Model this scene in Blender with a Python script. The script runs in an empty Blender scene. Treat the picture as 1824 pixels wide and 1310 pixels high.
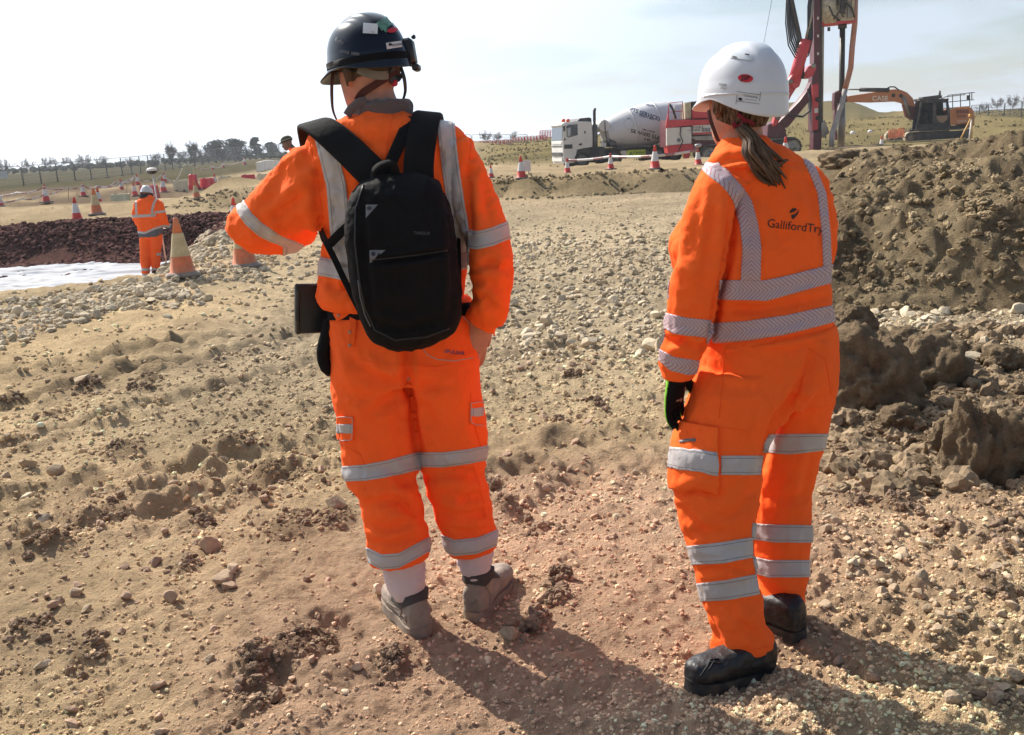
import bpy, bmesh, math, random
import numpy as np
from mathutils import Vector, Matrix
from mathutils.bvhtree import BVHTree

S = bpy.context.scene
COL = S.collection
rng = np.random.default_rng(7)

# ------------------------------------------------------------------ camera
F = 1750.0; HC = 1.5; PITCH = math.radians(13.03); ROLL = math.radians(3.4)
_fw = np.array([0, math.cos(PITCH), -math.sin(PITCH)])
_r0 = np.array([1.0, 0, 0]); _u0 = np.array([0, math.sin(PITCH), math.cos(PITCH)])
_R = math.cos(ROLL) * _r0 - math.sin(ROLL) * _u0
_U = math.cos(ROLL) * _u0 + math.sin(ROLL) * _r0
_C = np.array([0, 0, HC])
cd = bpy.data.cameras.new('camera'); cam = bpy.data.objects.new('camera', cd); COL.objects.link(cam)
cd.sensor_width = 36.0; cd.lens = 36.0 * F / 1824.0; cd.clip_start = 0.05; cd.clip_end = 6000
cam.matrix_world = Matrix([[_R[0], _U[0], -_fw[0], _C[0]], [_R[1], _U[1], -_fw[1], _C[1]], [_R[2], _U[2], -_fw[2], _C[2]], [0, 0, 0, 1]])
S.camera = cam

# ------------------------------------------------------------------ light
SUN_AZ = math.radians(-41.5); SUN_EL = math.radians(40.0)
sdir = Vector((math.sin(SUN_AZ) * math.cos(SUN_EL), math.cos(SUN_AZ) * math.cos(SUN_EL), math.sin(SUN_EL)))
sl = bpy.data.lights.new('sun', 'SUN'); sl.energy = 5.0; sl.angle = math.radians(0.55); sl.color = (1.0, 0.93, 0.83)
so = bpy.data.objects.new('sun', sl); COL.objects.link(so); so.rotation_euler = sdir.to_track_quat('Z', 'Y').to_euler(); so.location = (-20, 20, 30)

W = bpy.data.worlds.new('World'); S.world = W; W.use_nodes = True
nt = W.node_tree; nt.nodes.clear()
def N(t, kind, **kw):
    n = t.nodes.new(kind)
    for k, v in kw.items(): setattr(n, k, v)
    return n
sky = N(nt, 'ShaderNodeTexSky', sky_type='NISHITA'); sky.sun_disc = False
sky.sun_elevation = SUN_EL; sky.sun_rotation = SUN_AZ; sky.air_density = 1.0; sky.dust_density = 1.0; sky.ozone_density = 1.5
bg1 = N(nt, 'ShaderNodeBackground'); bg1.inputs[1].default_value = 0.072
bg2 = N(nt, 'ShaderNodeBackground'); bg2.inputs[0].default_value = (0.76, 0.87, 1.0, 1); bg2.inputs[1].default_value = 0.90
tc = N(nt, 'ShaderNodeTexCoord'); mp = N(nt, 'ShaderNodeMapping'); mp.inputs['Scale'].default_value = (1.2, 1.2, 6.0)
mp.inputs['Rotation'].default_value = (0.0, 0.12, 0.4)
nz = N(nt, 'ShaderNodeTexNoise'); nz.inputs['Scale'].default_value = 3.0; nz.inputs['Detail'].default_value = 7; nz.inputs['Roughness'].default_value = 0.55
cr = N(nt, 'ShaderNodeMapRange'); cr.inputs[1].default_value = 0.45; cr.inputs[2].default_value = 0.60; cr.inputs[3].default_value = 0.30; cr.inputs[4].default_value = 1.2
dt = N(nt, 'ShaderNodeVectorMath', operation='DOT_PRODUCT'); dt.inputs[1].default_value = sdir
ms = N(nt, 'ShaderNodeMapRange'); ms.inputs[1].default_value = 0.46; ms.inputs[2].default_value = 0.80; ms.inputs[3].default_value = 0.0; ms.inputs[4].default_value = 0.85   # thin cloud glows towards the sun
sz = N(nt, 'ShaderNodeSeparateXYZ'); el = N(nt, 'ShaderNodeMapRange'); el.inputs[1].default_value = 0.0; el.inputs[2].default_value = 0.26; el.inputs[3].default_value = 1.25; el.inputs[4].default_value = 0.10
me1 = N(nt, 'ShaderNodeMath', operation='MULTIPLY')
ad = N(nt, 'ShaderNodeMath', operation='ADD', use_clamp=True)
mx = N(nt, 'ShaderNodeMixShader'); wo = N(nt, 'ShaderNodeOutputWorld')
L = nt.links.new
L(tc.outputs['Generated'], mp.inputs[0]); L(mp.outputs[0], nz.inputs[0]); L(nz.outputs[0], cr.inputs[0])
L(tc.outputs['Generated'], dt.inputs[0]); L(dt.outputs['Value'], ms.inputs[0])
L(ms.outputs[0], ad.inputs[1])
L(sky.outputs[0], bg1.inputs[0]); L(tc.outputs['Generated'], sz.inputs[0]); L(sz.outputs[2], el.inputs[0]); L(cr.outputs[0], me1.inputs[0]); L(el.outputs[0], me1.inputs[1]); L(me1.outputs[0], ad.inputs[0]); L(ad.outputs[0], mx.inputs[0])
st = N(nt, 'ShaderNodeMath', operation='MULTIPLY_ADD'); st.inputs[1].default_value = 0.58; st.inputs[2].default_value = 0.58; L(ms.outputs[0], st.inputs[0]); L(st.outputs[0], bg2.inputs[1]); L(bg1.outputs[0], mx.inputs[1]); L(bg2.outputs[0], mx.inputs[2]); L(mx.outputs[0], wo.inputs[0])
S.view_settings.view_transform = 'Standard'; S.view_settings.look = 'None'; S.view_settings.exposure = 0.66; S.view_settings.gamma = 1.0
S.view_settings.use_curve_mapping = False
S.render.engine = 'CYCLES'

# ------------------------------------------------------------------ projection (pixel of the 1824x1310 photograph -> place)
def ray(x, y): return _fw + (x - 912) / F * _R + (655 - y) / F * _U
def gr(x, y, z=0.0):
    d = ray(x, y); return _C + d * ((z - HC) / d[2])
def at(x, y, Y):
    d = ray(x, y); return _C + d * (Y / d[1])
def pj(P):
    d = np.asarray(P, float) - _C; w = d @ _fw
    return 912 + F * (d @ _R) / w, 655 - F * (d @ _U) / w
def ppm(Y): return F / Y      # pixels per metre, roughly

# ------------------------------------------------------------------ noise
_pt = np.random.default_rng(3).permutation(512).astype(np.int64)
_pt = np.concatenate([_pt, _pt, _pt])
_rv = np.random.default_rng(5).random(512) * 2 - 1
def _h(ix, iy, iz): return _pt[(_pt[(_pt[ix & 511] + iy) & 511] + iz) & 511]
def vnoise(P, seed=0):
    P = np.asarray(P, float)
    if P.shape[-1] == 2: P = np.concatenate([P, np.zeros(P.shape[:-1] + (1,))], -1)
    P = P + seed * 17.37
    i = np.floor(P).astype(np.int64); f = P - i; u = f * f * f * (f * (f * 6 - 15) + 10)
    r = 0
    for dx in (0, 1):
        wx = u[..., 0] if dx else 1 - u[..., 0]
        for dy in (0, 1):
            wy = u[..., 1] if dy else 1 - u[..., 1]
            for dz in (0, 1):
                wz = u[..., 2] if dz else 1 - u[..., 2]
                r = r + wx * wy * wz * _rv[_h(i[..., 0] + dx, i[..., 1] + dy, i[..., 2] + dz)]
    return r
def fbm(P, oct=4, gain=0.5, lac=2.03, seed=0):
    P = np.asarray(P, float); a = 1.0; s = 0; t = 0
    for k in range(oct):
        s = s + a * vnoise(P * lac ** k, seed + k * 3); t += a; a *= gain
    return s / t
def ridged(P, oct=3, seed=0, gain=0.5):
    a = 1.0; s = 0; t = 0
    for k in range(oct):
        s = s + a * (1 - np.abs(vnoise(P * 2.1 ** k, seed + 5 * k)) * 2); t += a; a *= gain
    return s / t
def sstep(a, b, x):
    t = np.clip((x - a) / (b - a), 0, 1); return t * t * (3 - 2 * t)
_cr = np.random.default_rng(11).random((512, 4))
def lumps(P2, cell, prob, seed=0, flat=0.7):
    """domes of random size scattered over the plane, height in units of the cell"""
    q = P2 / cell; i = np.floor(q).astype(np.int64); best = np.zeros(q.shape[0]); iid = np.zeros(q.shape[0])
    for dx in (-1, 0, 1):
        for dy in (-1, 0, 1):
            cx = i[:, 0] + dx; cy = i[:, 1] + dy
            rr = _cr[_h(cx, cy, np.full_like(cx, seed))]
            ok = rr[:, 3] < prob
            rad = 0.22 + 0.42 * rr[:, 2] ** 1.5
            ddx = q[:, 0] - (cx + rr[:, 0]); ddy = q[:, 1] - (cy + rr[:, 1])
            d2 = (ddx * ddx + ddy * ddy) / (rad * rad)
            hgt = np.where(ok & (d2 < 1), rad * flat * np.sqrt(np.clip(1 - d2, 0, 1)), 0)
            m = hgt > best; best = np.where(m, hgt, best); iid = np.where(m, rr[:, 1], iid)
    return best, iid

# ------------------------------------------------------------------ objects
def newmesh(name, V, Fc, smooth=True, mat=None):
    me = bpy.data.meshes.new(name)
    V = np.asarray(V, np.float32)
    if isinstance(Fc, np.ndarray):
        n, k = Fc.shape
        me.vertices.add(len(V)); me.vertices.foreach_set('co', V.ravel())
        me.loops.add(n * k); me.loops.foreach_set('vertex_index', Fc.astype(np.int32).ravel())
        me.polygons.add(n); me.polygons.foreach_set('loop_start', np.arange(0, n * k, k, dtype=np.int32))
        me.update(calc_edges=True)
    else:
        me.from_pydata([tuple(map(float, v)) for v in V], [], [tuple(map(int, f)) for f in Fc]); me.update()
    me.polygons.foreach_set('use_smooth', np.full(len(me.polygons), bool(smooth)))
    if mat: me.materials.append(mat)
    return me
def link(name, data, parent=None):
    o = bpy.data.objects.new(name, data); COL.objects.link(o)
    if parent is not None:
        o.parent = parent
        if parent.name in WORLD: o.matrix_parent_inverse = WORLD[parent.name].inverted()
    return o
WORLD = {}
def wempty(name, loc):
    """an Empty at a thing's base whose parts are built where they stand"""
    o = empty(name, loc); WORLD[o.name] = Matrix.Translation(Vector(tuple(loc))); return o
def tag(o, label=None, cat=None, group=None, kind=None):
    if label: o['label'] = label
    if cat: o['category'] = cat
    if group: o['group'] = group
    if kind: o['kind'] = kind
    return o
def empty(name, loc, rz=0.0):
    o = bpy.data.objects.new(name, None); COL.objects.link(o); o.location = tuple(loc); o.rotation_euler = (0, 0, rz); o.empty_display_size = 0.1
    return o
def attr(me, name, data, dom='POINT'):
    data = np.asarray(data, np.float32)
    if data.ndim == 1:
        a = me.attributes.new(name, 'FLOAT', dom); a.data.foreach_set('value', data)
    elif data.shape[1] == 3:
        a = me.attributes.new(name, 'FLOAT_VECTOR', dom); a.data.foreach_set('vector', data.ravel())
    else:
        a = me.attributes.new(name, 'FLOAT_COLOR', dom); a.data.foreach_set('color', data.ravel())

class MB:
    """collects simple solids (one mesh object when built)"""
    def __init__(s): s.v = []; s.f = []
    def add(s, V, Fc):
        b = len(s.v); s.v.extend([tuple(map(float, p)) for p in V]); s.f.extend([tuple(b + i for i in f) for f in Fc]); return s
    def box(s, c, d, R=None, bev=0.0):
        c = np.array(c, float); h = np.array(d, float) / 2
        bev = min(bev, h.min() * 0.9)
        if bev > 0:
            V = []; idx = {}
            for sx in (-1, 1):
                for sy in (-1, 1):
                    for sz in (-1, 1):
                        for k in range(3):
                            p = np.array([sx, sy, sz]) * h; q = p.copy()
                            for j in range(3):
                                if j != k: q[j] -= bev * (sx, sy, sz)[j]
                            idx[(sx, sy, sz, k)] = len(V); V.append(q)
            Fc = []
            for sx in (-1, 1):
                Fc.append([idx[(sx, a, b, 0)] for a, b in ((-1, -1), (1, -1), (1, 1), (-1, 1))][::sx])
                Fc.append([idx[(a, sx, b, 1)] for a, b in ((-1, -1), (-1, 1), (1, 1), (1, -1))][::sx])
                Fc.append([idx[(a, b, sx, 2)] for a, b in ((-1, -1), (1, -1), (1, 1), (-1, 1))][::sx])
            sg = (-1, 1)
            for a in sg:
                for b in sg:
                    Fc.append([idx[(a, b, -1, 0)], idx[(a, b, 1, 0)], idx[(a, b, 1, 1)], idx[(a, b, -1, 1)]])
                    Fc.append([idx[(a, -1, b, 0)], idx[(a, 1, b, 0)], idx[(a, 1, b, 2)], idx[(a, -1, b, 2)]])
                    Fc.append([idx[(-1, a, b, 1)], idx[(1, a, b, 1)], idx[(1, a, b, 2)], idx[(-1, a, b, 2)]])
                    for e in sg: Fc.append([idx[(a, b, e, 0)], idx[(a, b, e, 1)], idx[(a, b, e, 2)]])
        else:
            V = [np.array([x, y, z]) * h for x in (-1, 1) for y in (-1, 1) for z in (-1, 1)]
            Fc = [(0, 1, 3, 2), (4, 6, 7, 5), (0, 4, 5, 1), (2, 3, 7, 6), (0, 2, 6, 4), (1, 5, 7, 3)]
        V = np.array(V)
        if R is not None: V = V @ np.array(R).T
        return s.add(V + c, Fc)
    def tube(s, pts, r, n=8, cap=True):
        pts = np.array(pts, float); m = len(pts)
        r = np.broadcast_to(np.array(r, float), (m,))
        T = np.gradient(pts, axis=0); T /= np.linalg.norm(T, axis=1)[:, None] + 1e-12
        a = np.array([0, 0, 1.0]) if abs(T[0][2]) < 0.9 else np.array([1.0, 0, 0])
        u = np.cross(T[0], a); u /= np.linalg.norm(u); V = []
        for k in range(m):
            u = u - T[k] * (u @ T[k]); u /= np.linalg.norm(u) + 1e-12; w = np.cross(T[k], u)
            for j in range(n):
                t = 2 * math.pi * j / n; V.append(pts[k] + r[k] * (math.cos(t) * u + math.sin(t) * w))
        Fc = [(k * n + j, k * n + (j + 1) % n, (k + 1) * n + (j + 1) % n, (k + 1) * n + j) for k in range(m - 1) for j in range(n)]
        if cap: Fc += [tuple(range(n))[::-1], tuple((m - 1) * n + j for j in range(n))]
        return s.add(V, Fc)
    def bar(s, a, b, r, n=8): return s.tube([a, b], r, n)
    def lathe(s, prof, n=20, c=(0, 0, 0), M=None, cap=True):
        V = []; c = np.array(c, float)
        for (r, z) in prof:
            for j in range(n):
                t = 2 * math.pi * j / n; V.append((r * math.cos(t), r * math.sin(t), z))
        V = np.array(V)
        if M is not None: V = V @ np.array(M).T
        m = len(prof)
        Fc = [(k * n + j, k * n + (j + 1) % n, (k + 1) * n + (j + 1) % n, (k + 1) * n + j) for k in range(m - 1) for j in range(n)]
        if cap: Fc += [tuple(range(n))[::-1], tuple((m - 1) * n + j for j in range(n))]
        return s.add(V + c, Fc)
    def prism(s, poly, d0, d1, M=None, c=(0, 0, 0)):
        """outline in local x,z pushed along local y"""
        V = [(x, d0, z) for x, z in poly] + [(x, d1, z) for x, z in poly]; n = len(poly)
        V = np.array(V)
        if M is not None: V = V @ np.array(M).T
        Fc = [tuple(range(n)), tuple(range(2 * n - 1, n - 1, -1))] + [(i, n + i, n + (i + 1) % n, (i + 1) % n) for i in range(n)]
        return s.add(V + np.array(c), Fc)
    def build(s, name, mat, parent=None, smooth=False, auto=None):
        me = newmesh(name, np.array(s.v), s.f, smooth, mat)
        bm = bmesh.new(); bm.from_mesh(me); bmesh.ops.recalc_face_normals(bm, faces=bm.faces); bm.to_mesh(me); bm.free()
        if auto is not None:
            me.polygons.foreach_set('use_smooth', np.ones(len(me.polygons), bool))
            try: me.set_sharp_from_angle(angle=math.radians(auto))
            except Exception: pass
        return link(name, me, parent)
def rotz(a): return np.array([[math.cos(a), -math.sin(a), 0], [math.sin(a), math.cos(a), 0], [0, 0, 1.0]])
def rotx(a): return np.array([[1.0, 0, 0], [0, math.cos(a), -math.sin(a)], [0, math.sin(a), math.cos(a)]])
def roty(a): return np.array([[math.cos(a), 0, math.sin(a)], [0, 1.0, 0], [-math.sin(a), 0, math.cos(a)]])
def kids(o): return [c for c in bpy.data.objects if c.parent == o]
def copy_tree(o, parent=None, _map=None):
    if _map is None:
        _map = {}
        for q in bpy.data.objects:
            if q.parent: _map.setdefault(q.parent, []).append(q)
    c = o.copy(); COL.objects.link(c)
    if parent is not None: c.parent = parent; c.matrix_parent_inverse = o.matrix_parent_inverse.copy()
    for ch in _map.get(o, []): copy_tree(ch, c, _map)
    return c

# ------------------------------------------------------------------ materials
def principled(name):
    m = bpy.data.materials.new(name); m.use_nodes = True; t = m.node_tree
    return m, t, t.nodes['Principled BSDF'], t.links.new
def mat(name, c, rough=0.6, metal=0.0, var=0.12, vs=6.0, bump=0.0, bs=60.0, dirt=None, dirt_amt=0.0, ds=3.0, spec=0.5, coat=0.0, sheen=0.0, coord='Object'):
    m, t, b, l = principled(name)
    tc = N(t, 'ShaderNodeTexCoord'); n1 = N(t, 'ShaderNodeTexNoise'); n1.inputs['Scale'].default_value = vs; n1.inputs['Detail'].default_value = 5
    l(tc.outputs[coord], n1.inputs[0])
    mr = N(t, 'ShaderNodeMapRange'); mr.inputs[1].default_value = 0.3; mr.inputs[2].default_value = 0.7; mr.inputs[3].default_value = 1 - var; mr.inputs[4].default_value = 1 + var
    l(n1.outputs[0], mr.inputs[0])
    mu = N(t, 'ShaderNodeMix', data_type='RGBA', blend_type='MULTIPLY'); mu.inputs[0].default_value = 1.0; mu.inputs[6].default_value = (*c, 1)
    l(mr.outputs[0], mu.inputs[7]); out = mu.outputs[2]
    if dirt is not None:
        n2 = N(t, 'ShaderNodeTexNoise'); n2.inputs['Scale'].default_value = ds; n2.inputs['Detail'].default_value = 8; n2.inputs['Roughness'].default_value = 0.7
        l(tc.outputs[coord], n2.inputs[0])
        m2 = N(t, 'ShaderNodeMapRange'); m2.inputs[1].default_value = 0.45; m2.inputs[2].default_value = 0.75; m2.inputs[3].default_value = 0; m2.inputs[4].default_value = dirt_amt
        l(n2.outputs[0], m2.inputs[0])
        mm = N(t, 'ShaderNodeMix', data_type='RGBA'); mm.inputs[7].default_value = (*dirt, 1); l(m2.outputs[0], mm.inputs[0]); l(out, mm.inputs[6]); out = mm.outputs[2]
    l(out, b.inputs['Base Color'])
    b.inputs['Roughness'].default_value = rough; b.inputs['Metallic'].default_value = metal; b.inputs['Specular IOR Level'].default_value = spec
    b.inputs['Coat Weight'].default_value = coat
    if sheen: b.inputs['Sheen Weight'].default_value = sheen
    if bump:
        n3 = N(t, 'ShaderNodeTexNoise'); n3.inputs['Scale'].default_value = bs; n3.inputs['Detail'].default_value = 6; l(tc.outputs[coord], n3.inputs[0])
        bp = N(t, 'ShaderNodeBump'); bp.inputs['Strength'].default_value = min(bump, 1.0); bp.inputs['Distance'].default_value = 0.01
        l(n3.outputs[0], bp.inputs['Height']); l(bp.outputs[0], b.inputs['Normal'])
    return m
def textmesh(txt, size=1.0, bold=False, align='CENTER'):
    """flat letter mesh in x,y (unit: metres), centred"""
    cu = bpy.data.curves.new('lettering', 'FONT'); cu.body = txt; cu.size = size; cu.align_x = align; cu.align_y = 'CENTER'; cu.resolution_u = 3
    if bold: cu.offset = size * 0.022
    o = bpy.data.objects.new('lettering', cu); COL.objects.link(o)
    dg = bpy.context.evaluated_depsgraph_get(); me = bpy.data.meshes.new_from_object(o.evaluated_get(dg)); bpy.data.objects.remove(o); bpy.data.curves.remove(cu)
    V = np.empty(len(me.vertices) * 3); me.vertices.foreach_get('co', V); V = V.reshape(-1, 3); Fc = [tuple(p.vertices) for p in me.polygons]
    bpy.data.meshes.remove(me)
    return V[:, :2], Fc
# ------------------------------------------------------------------ cloth and body tools
def ring(c, A, B, n=28, e=2.0):
    t = np.arange(n) * 2 * math.pi / n
    ca = np.sign(np.cos(t)) * np.abs(np.cos(t)) ** (2 / e); sa = np.sign(np.sin(t)) * np.abs(np.sin(t)) ** (2 / e)
    return np.asarray(c) + ca[:, None] * np.asarray(A) + sa[:, None] * np.asarray(B)
def loft(rings, cap=True):
    n = len(rings[0]); m = len(rings); V = np.concatenate(rings)
    Fc = [(k * n + j, k * n + (j + 1) % n, (k + 1) * n + (j + 1) % n, (k + 1) * n + j) for k in range(m - 1) for j in range(n)]
    if cap: Fc += [tuple(range(n))[::-1], tuple((m - 1) * n + j for j in range(n))]
    return V, Fc
def pxring(xl, yl, xr, yr, Y, b, e=2.2, n=28, sc=1.0, Yr=None):
    l = at(xl, yl, Y); r_ = at(xr, yr, Y if Yr is None else Yr); c = (l + r_) / 2; A = (r_ - l) / 2 * sc
    u = A / np.linalg.norm(A); d = np.array([0, 1.0, 0]); d = d - u * (d @ u); d /= np.linalg.norm(d)
    return ring(c, A, d * b * sc, n, e)
def pxloft(rows, e=2.2, sc=1.0, sub=3):
    """rows of xl,yl,xr,yr,Y,b seen in the photograph -> closed tube, rows interpolated smoothly"""
    rows = np.array(rows, float); t = np.arange(len(rows)); q = np.linspace(0, len(rows) - 1, (len(rows) - 1) * sub + 1)
    k = np.clip(np.floor(q).astype(int), 0, len(rows) - 2); f = (q - k)[:, None]
    p0 = rows[np.clip(k - 1, 0, None)]; p1 = rows[k]; p2 = rows[k + 1]; p3 = rows[np.clip(k + 2, None, len(rows) - 1)]
    rr = 0.5 * (2 * p1 + (p2 - p0) * f + (2 * p0 - 5 * p1 + 4 * p2 - p3) * f ** 2 + (3 * p1 - p0 - 3 * p2 + p3) * f ** 3)
    return loft([pxring(*r[:6], e=e, sc=sc) for r in rr])
def chain(pts, rad, n=14, sub=3, squash=None):
    """tapered round limb through points (metres), rounded ends"""
    pts = np.array(pts, float); rad = np.array(rad, float); m = len(pts)
    q = np.linspace(0, m - 1, (m - 1) * sub + 1); k = np.clip(np.floor(q).astype(int), 0, m - 2); f = (q - k)[:, None]
    R4 = np.c_[pts, rad]; p0 = R4[np.clip(k - 1, 0, None)]; p1 = R4[k]; p2 = R4[k + 1]; p3 = R4[np.clip(k + 2, None, m - 1)]
    rr = 0.5 * (2 * p1 + (p2 - p0) * f + (2 * p0 - 5 * p1 + 4 * p2 - p3) * f ** 2 + (3 * p1 - p0 - 3 * p2 + p3) * f ** 3)
    t0 = rr[0, :3] - rr[1, :3]; t0 /= np.linalg.norm(t0); t1 = rr[-1, :3] - rr[-2, :3]; t1 /= np.linalg.norm(t1)
    ends0 = [np.r_[rr[0, :3] + t0 * rr[0, 3] * s, rr[0, 3] * math.sqrt(max(1 - s * s, 0.02))] for s in (0.95, 0.6)]
    ends1 = [np.r_[rr[-1, :3] + t1 * rr[-1, 3] * s, rr[-1, 3] * math.sqrt(max(1 - s * s, 0.02))] for s in (0.6, 0.95)]
    rr = np.array(ends0 + list(rr) + ends1)
    mb = MB().tube(rr[:, :3], rr[:, 3], n)
    V = np.array(mb.v)
    return V, mb.f
def join(parts):
    V = []; Fc = []; b = 0
    for v, f in parts:
        V.append(np.asarray(v)); Fc += [tuple(i + b for i in q) for q in f]; b += len(v)
    return np.concatenate(V), Fc
def tris_of(me):
    me.calc_loop_triangles(); n = len(me.loop_triangles); T = np.empty(n * 3, np.int32); me.loop_triangles.foreach_get('vertices', T)
    V = np.empty(len(me.vertices) * 3, np.float32); me.vertices.foreach_get('co', V)
    return V.reshape(-1, 3).astype(float), T.reshape(-1, 3)
def remesh(parts, voxel, sm=4, lam=0.5):
    V, Fc = join(parts); me = newmesh('shape', V, Fc)
    bm = bmesh.new(); bm.from_mesh(me)
    bmesh.ops.recalc_face_normals(bm, faces=bm.faces); bm.to_mesh(me); bm.free()
    o = link('shape', me); md = o.modifiers.new('r', 'REMESH'); md.mode = 'VOXEL'; md.voxel_size = voxel
    dg = bpy.context.evaluated_depsgraph_get(); em = o.evaluated_get(dg).to_mesh()
    V, T = tris_of(em); o.evaluated_get(dg).to_mesh_clear(); bpy.data.objects.remove(o); bpy.data.meshes.remove(me)
    return smooth(V, T, sm, lam), T
def edges_of(T):
    E = np.sort(np.concatenate([T[:, [0, 1]], T[:, [1, 2]], T[:, [2, 0]]]), 1); return np.unique(E, axis=0)
def smooth(V, T, it, lam=0.5, mask=None):
    if it == 0: return V
    E = edges_of(T); n = len(V); deg = np.bincount(E.ravel(), minlength=n).astype(float); deg[deg == 0] = 1
    for k in range(it * 2):
        s = np.stack([np.bincount(E[:, 0], V[E[:, 1], c], n) + np.bincount(E[:, 1], V[E[:, 0], c], n) for c in range(3)], 1) / deg[:, None]
        l = lam if k % 2 == 0 else -lam * 1.03
        V = V + l * (s - V) * (1 if mask is None else mask[:, None])
    return V
def normals(V, T):
    fn = np.cross(V[T[:, 1]] - V[T[:, 0]], V[T[:, 2]] - V[T[:, 0]]); n = len(V)
    N_ = np.stack([sum(np.bincount(T[:, k], fn[:, c], n) for k in range(3)) for c in range(3)], 1)
    return N_ / (np.linalg.norm(N_, axis=1)[:, None] + 1e-12)
def clip(V, T, X, f):
    """keep the side f>0 of a triangle mesh, cutting triangles cleanly; X: per-vertex extras"""
    s = f > 0; k = s[T].sum(1)
    keep = T[k == 3].tolist(); nv = len(V); NV = []; NX = []; cache = {}
    def cut(i, j):
        key = (i, j) if i < j else (j, i)
        if key not in cache:
            t = f[i] / (f[i] - f[j]); cache[key] = nv + len(NV); NV.append(V[i] + t * (V[j] - V[i])); NX.append(X[i] + t * (X[j] - X[i]))
        return cache[key]
    for t in T[(k == 1) | (k == 2)]:
        a, b, c = t
        while True:
            if s[[a, b, c]].sum() == 1 and s[a]: keep.append((a, cut(a, b), cut(a, c))); break
            if s[[a, b, c]].sum() == 2 and not s[a]:
                p = cut(a, b); q = cut(a, c); keep.append((b, c, q)); keep.append((b, q, p)); break
            a, b, c = b, c, a
    if not keep: return None
    V2 = np.concatenate([V, np.array(NV).reshape(-1, V.shape[1])]); X2 = np.concatenate([X, np.array(NX).reshape(-1, X.shape[1])]); T2 = np.array(keep)
    u, inv_ = np.unique(T2, return_inverse=True)
    return V2[u], inv_.reshape(-1, 3), X2[u]
def interp(pts):
    p = np.array(pts, float); return lambda x: np.interp(x, p[:, 0], p[:, 1])
class Cloth:
    def __init__(s, V, T): s.V = V; s.T = T; s.upd()
    def upd(s): s.n = normals(s.V, s.T); s.px, s.py = pj(s.V); v = _C - s.V; s.face = (s.n * v).sum(1) / np.linalg.norm(v, axis=1)
    def push(s, d): s.V = s.V + s.n * np.asarray(d)[:, None]; s.upd()
    def crease(s, lines, only_back=True):
        """lines: pixel polyline, depth (m, + pushes in), half-width px; a soft ridge rises beside each"""
        D = np.zeros(len(s.V)); P = np.c_[s.px, s.py]
        for pts, dep, w in lines:
            best = np.full(len(P), 1e9); tt = np.zeros(len(P)); m = len(pts) - 1
            for k in range(m):
                d, t = seg_d(P, pts[k], pts[k + 1]); b = d < best; best = np.where(b, d, best); tt = np.where(b, (k + t) / m, tt)
            fade = np.sin(np.pi * np.clip(tt, 0.04, 0.96)) ** 0.5
            D += -1.45 * dep * fade * (np.exp(-(best / w) ** 2) - 0.45 * np.exp(-((best - 2.1 * w) / (1.2 * w)) ** 2))
        if only_back: D *= sstep(-0.05, 0.25, s.face)
        s.push(D)
    def obj(s, name, m, parent, smooth_=True):
        return link(name, newmesh(name, s.V, s.T, smooth_, m), parent)
    def band(s, name, m, parent, fields, off=0.003, thick=0.002, coords=None, label=None):
        if coords is None and len(fields) < 2: coords = np.zeros((len(s.V), 2))
        X = np.c_[s.n, np.c_[np.zeros(len(s.V)), fields[0] / np.where(np.abs(fields[0] + fields[1]) < 1e-6, 1e-6, fields[0] + fields[1])] if coords is None else coords]
        V, T = s.V, s.T; Fs = np.stack(fields, 1); X = np.c_[X, Fs]
        for k in range(Fs.shape[1]):
            r_ = clip(V, T, X, X[:, 5 + k])
            if r_ is None: return None
            V, T, X = r_
        n_ = X[:, :3] / (np.linalg.norm(X[:, :3], axis=1)[:, None] + 1e-9)
        # outer skin plus a thin rim down to the cloth
        Vo = V + n_ * off
        E = np.concatenate([T[:, [0, 1]], T[:, [1, 2]], T[:, [2, 0]]]); key = {}
        for a, b in E.tolist(): key[(a, b)] = 1
        rim = [(a, b) for (a, b) in key if (b, a) not in key]
        Vi = V - n_ * 0.002; nv = len(V)
        T2 = T.tolist() + [q for a, b in rim for q in ((b, a, nv + a), (b, nv + a, nv + b))]
        me = newmesh(name, np.concatenate([Vo, Vi]), np.array(T2), True, m)
        attr(me, 'strip', np.c_[np.concatenate([X[:, 3:5], X[:, 3:5]]), np.zeros(2 * nv)])
        o = link(name, me, parent)
        if label: o['label'] = label
        return o
    def tree(s): return BVHTree.FromPolygons([tuple(v) for v in s.V], [tuple(t) for t in s.T])
def bvh_of(o):
    V, T = tris_of(o.data); return BVHTree.FromPolygons([tuple(v) for v in V], [tuple(t) for t in T])
def onsurf(bvh, P, toward, off=0.0015):
    """drop points onto a surface along the ray from a view point"""
    out = []
    for p in P:
        o = Vector(toward); d = (Vector(p) - o).normalized(); h = bvh.ray_cast(o, d)
        if h[0] is None: h = bvh.find_nearest(Vector(p))
        n = h[1]
        if n.dot(d) > 0: n = -n
        out.append(np.array(h[0] + n * off))
    return np.array(out)
def subdiv2(V, Fc, maxlen):
    """split faces of a flat shape so that it can follow a curved surface"""
    me = newmesh('flat', np.c_[V, np.zeros(len(V))], Fc, False); bm = bmesh.new(); bm.from_mesh(me); bpy.data.meshes.remove(me)
    bmesh.ops.triangulate(bm, faces=bm.faces)
    for _ in range(6):
        e = [e for e in bm.edges if e.calc_length() > maxlen]
        if not e: break
        bmesh.ops.subdivide_edges(bm, edges=e, cuts=1); bmesh.ops.triangulate(bm, faces=bm.faces)
    bm.verts.index_update(); V2 = np.array([v.co[:2] for v in bm.verts]); F2 = [tuple(v.index for v in f.verts) for f in bm.faces]; bm.free()
    return V2, F2
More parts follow.
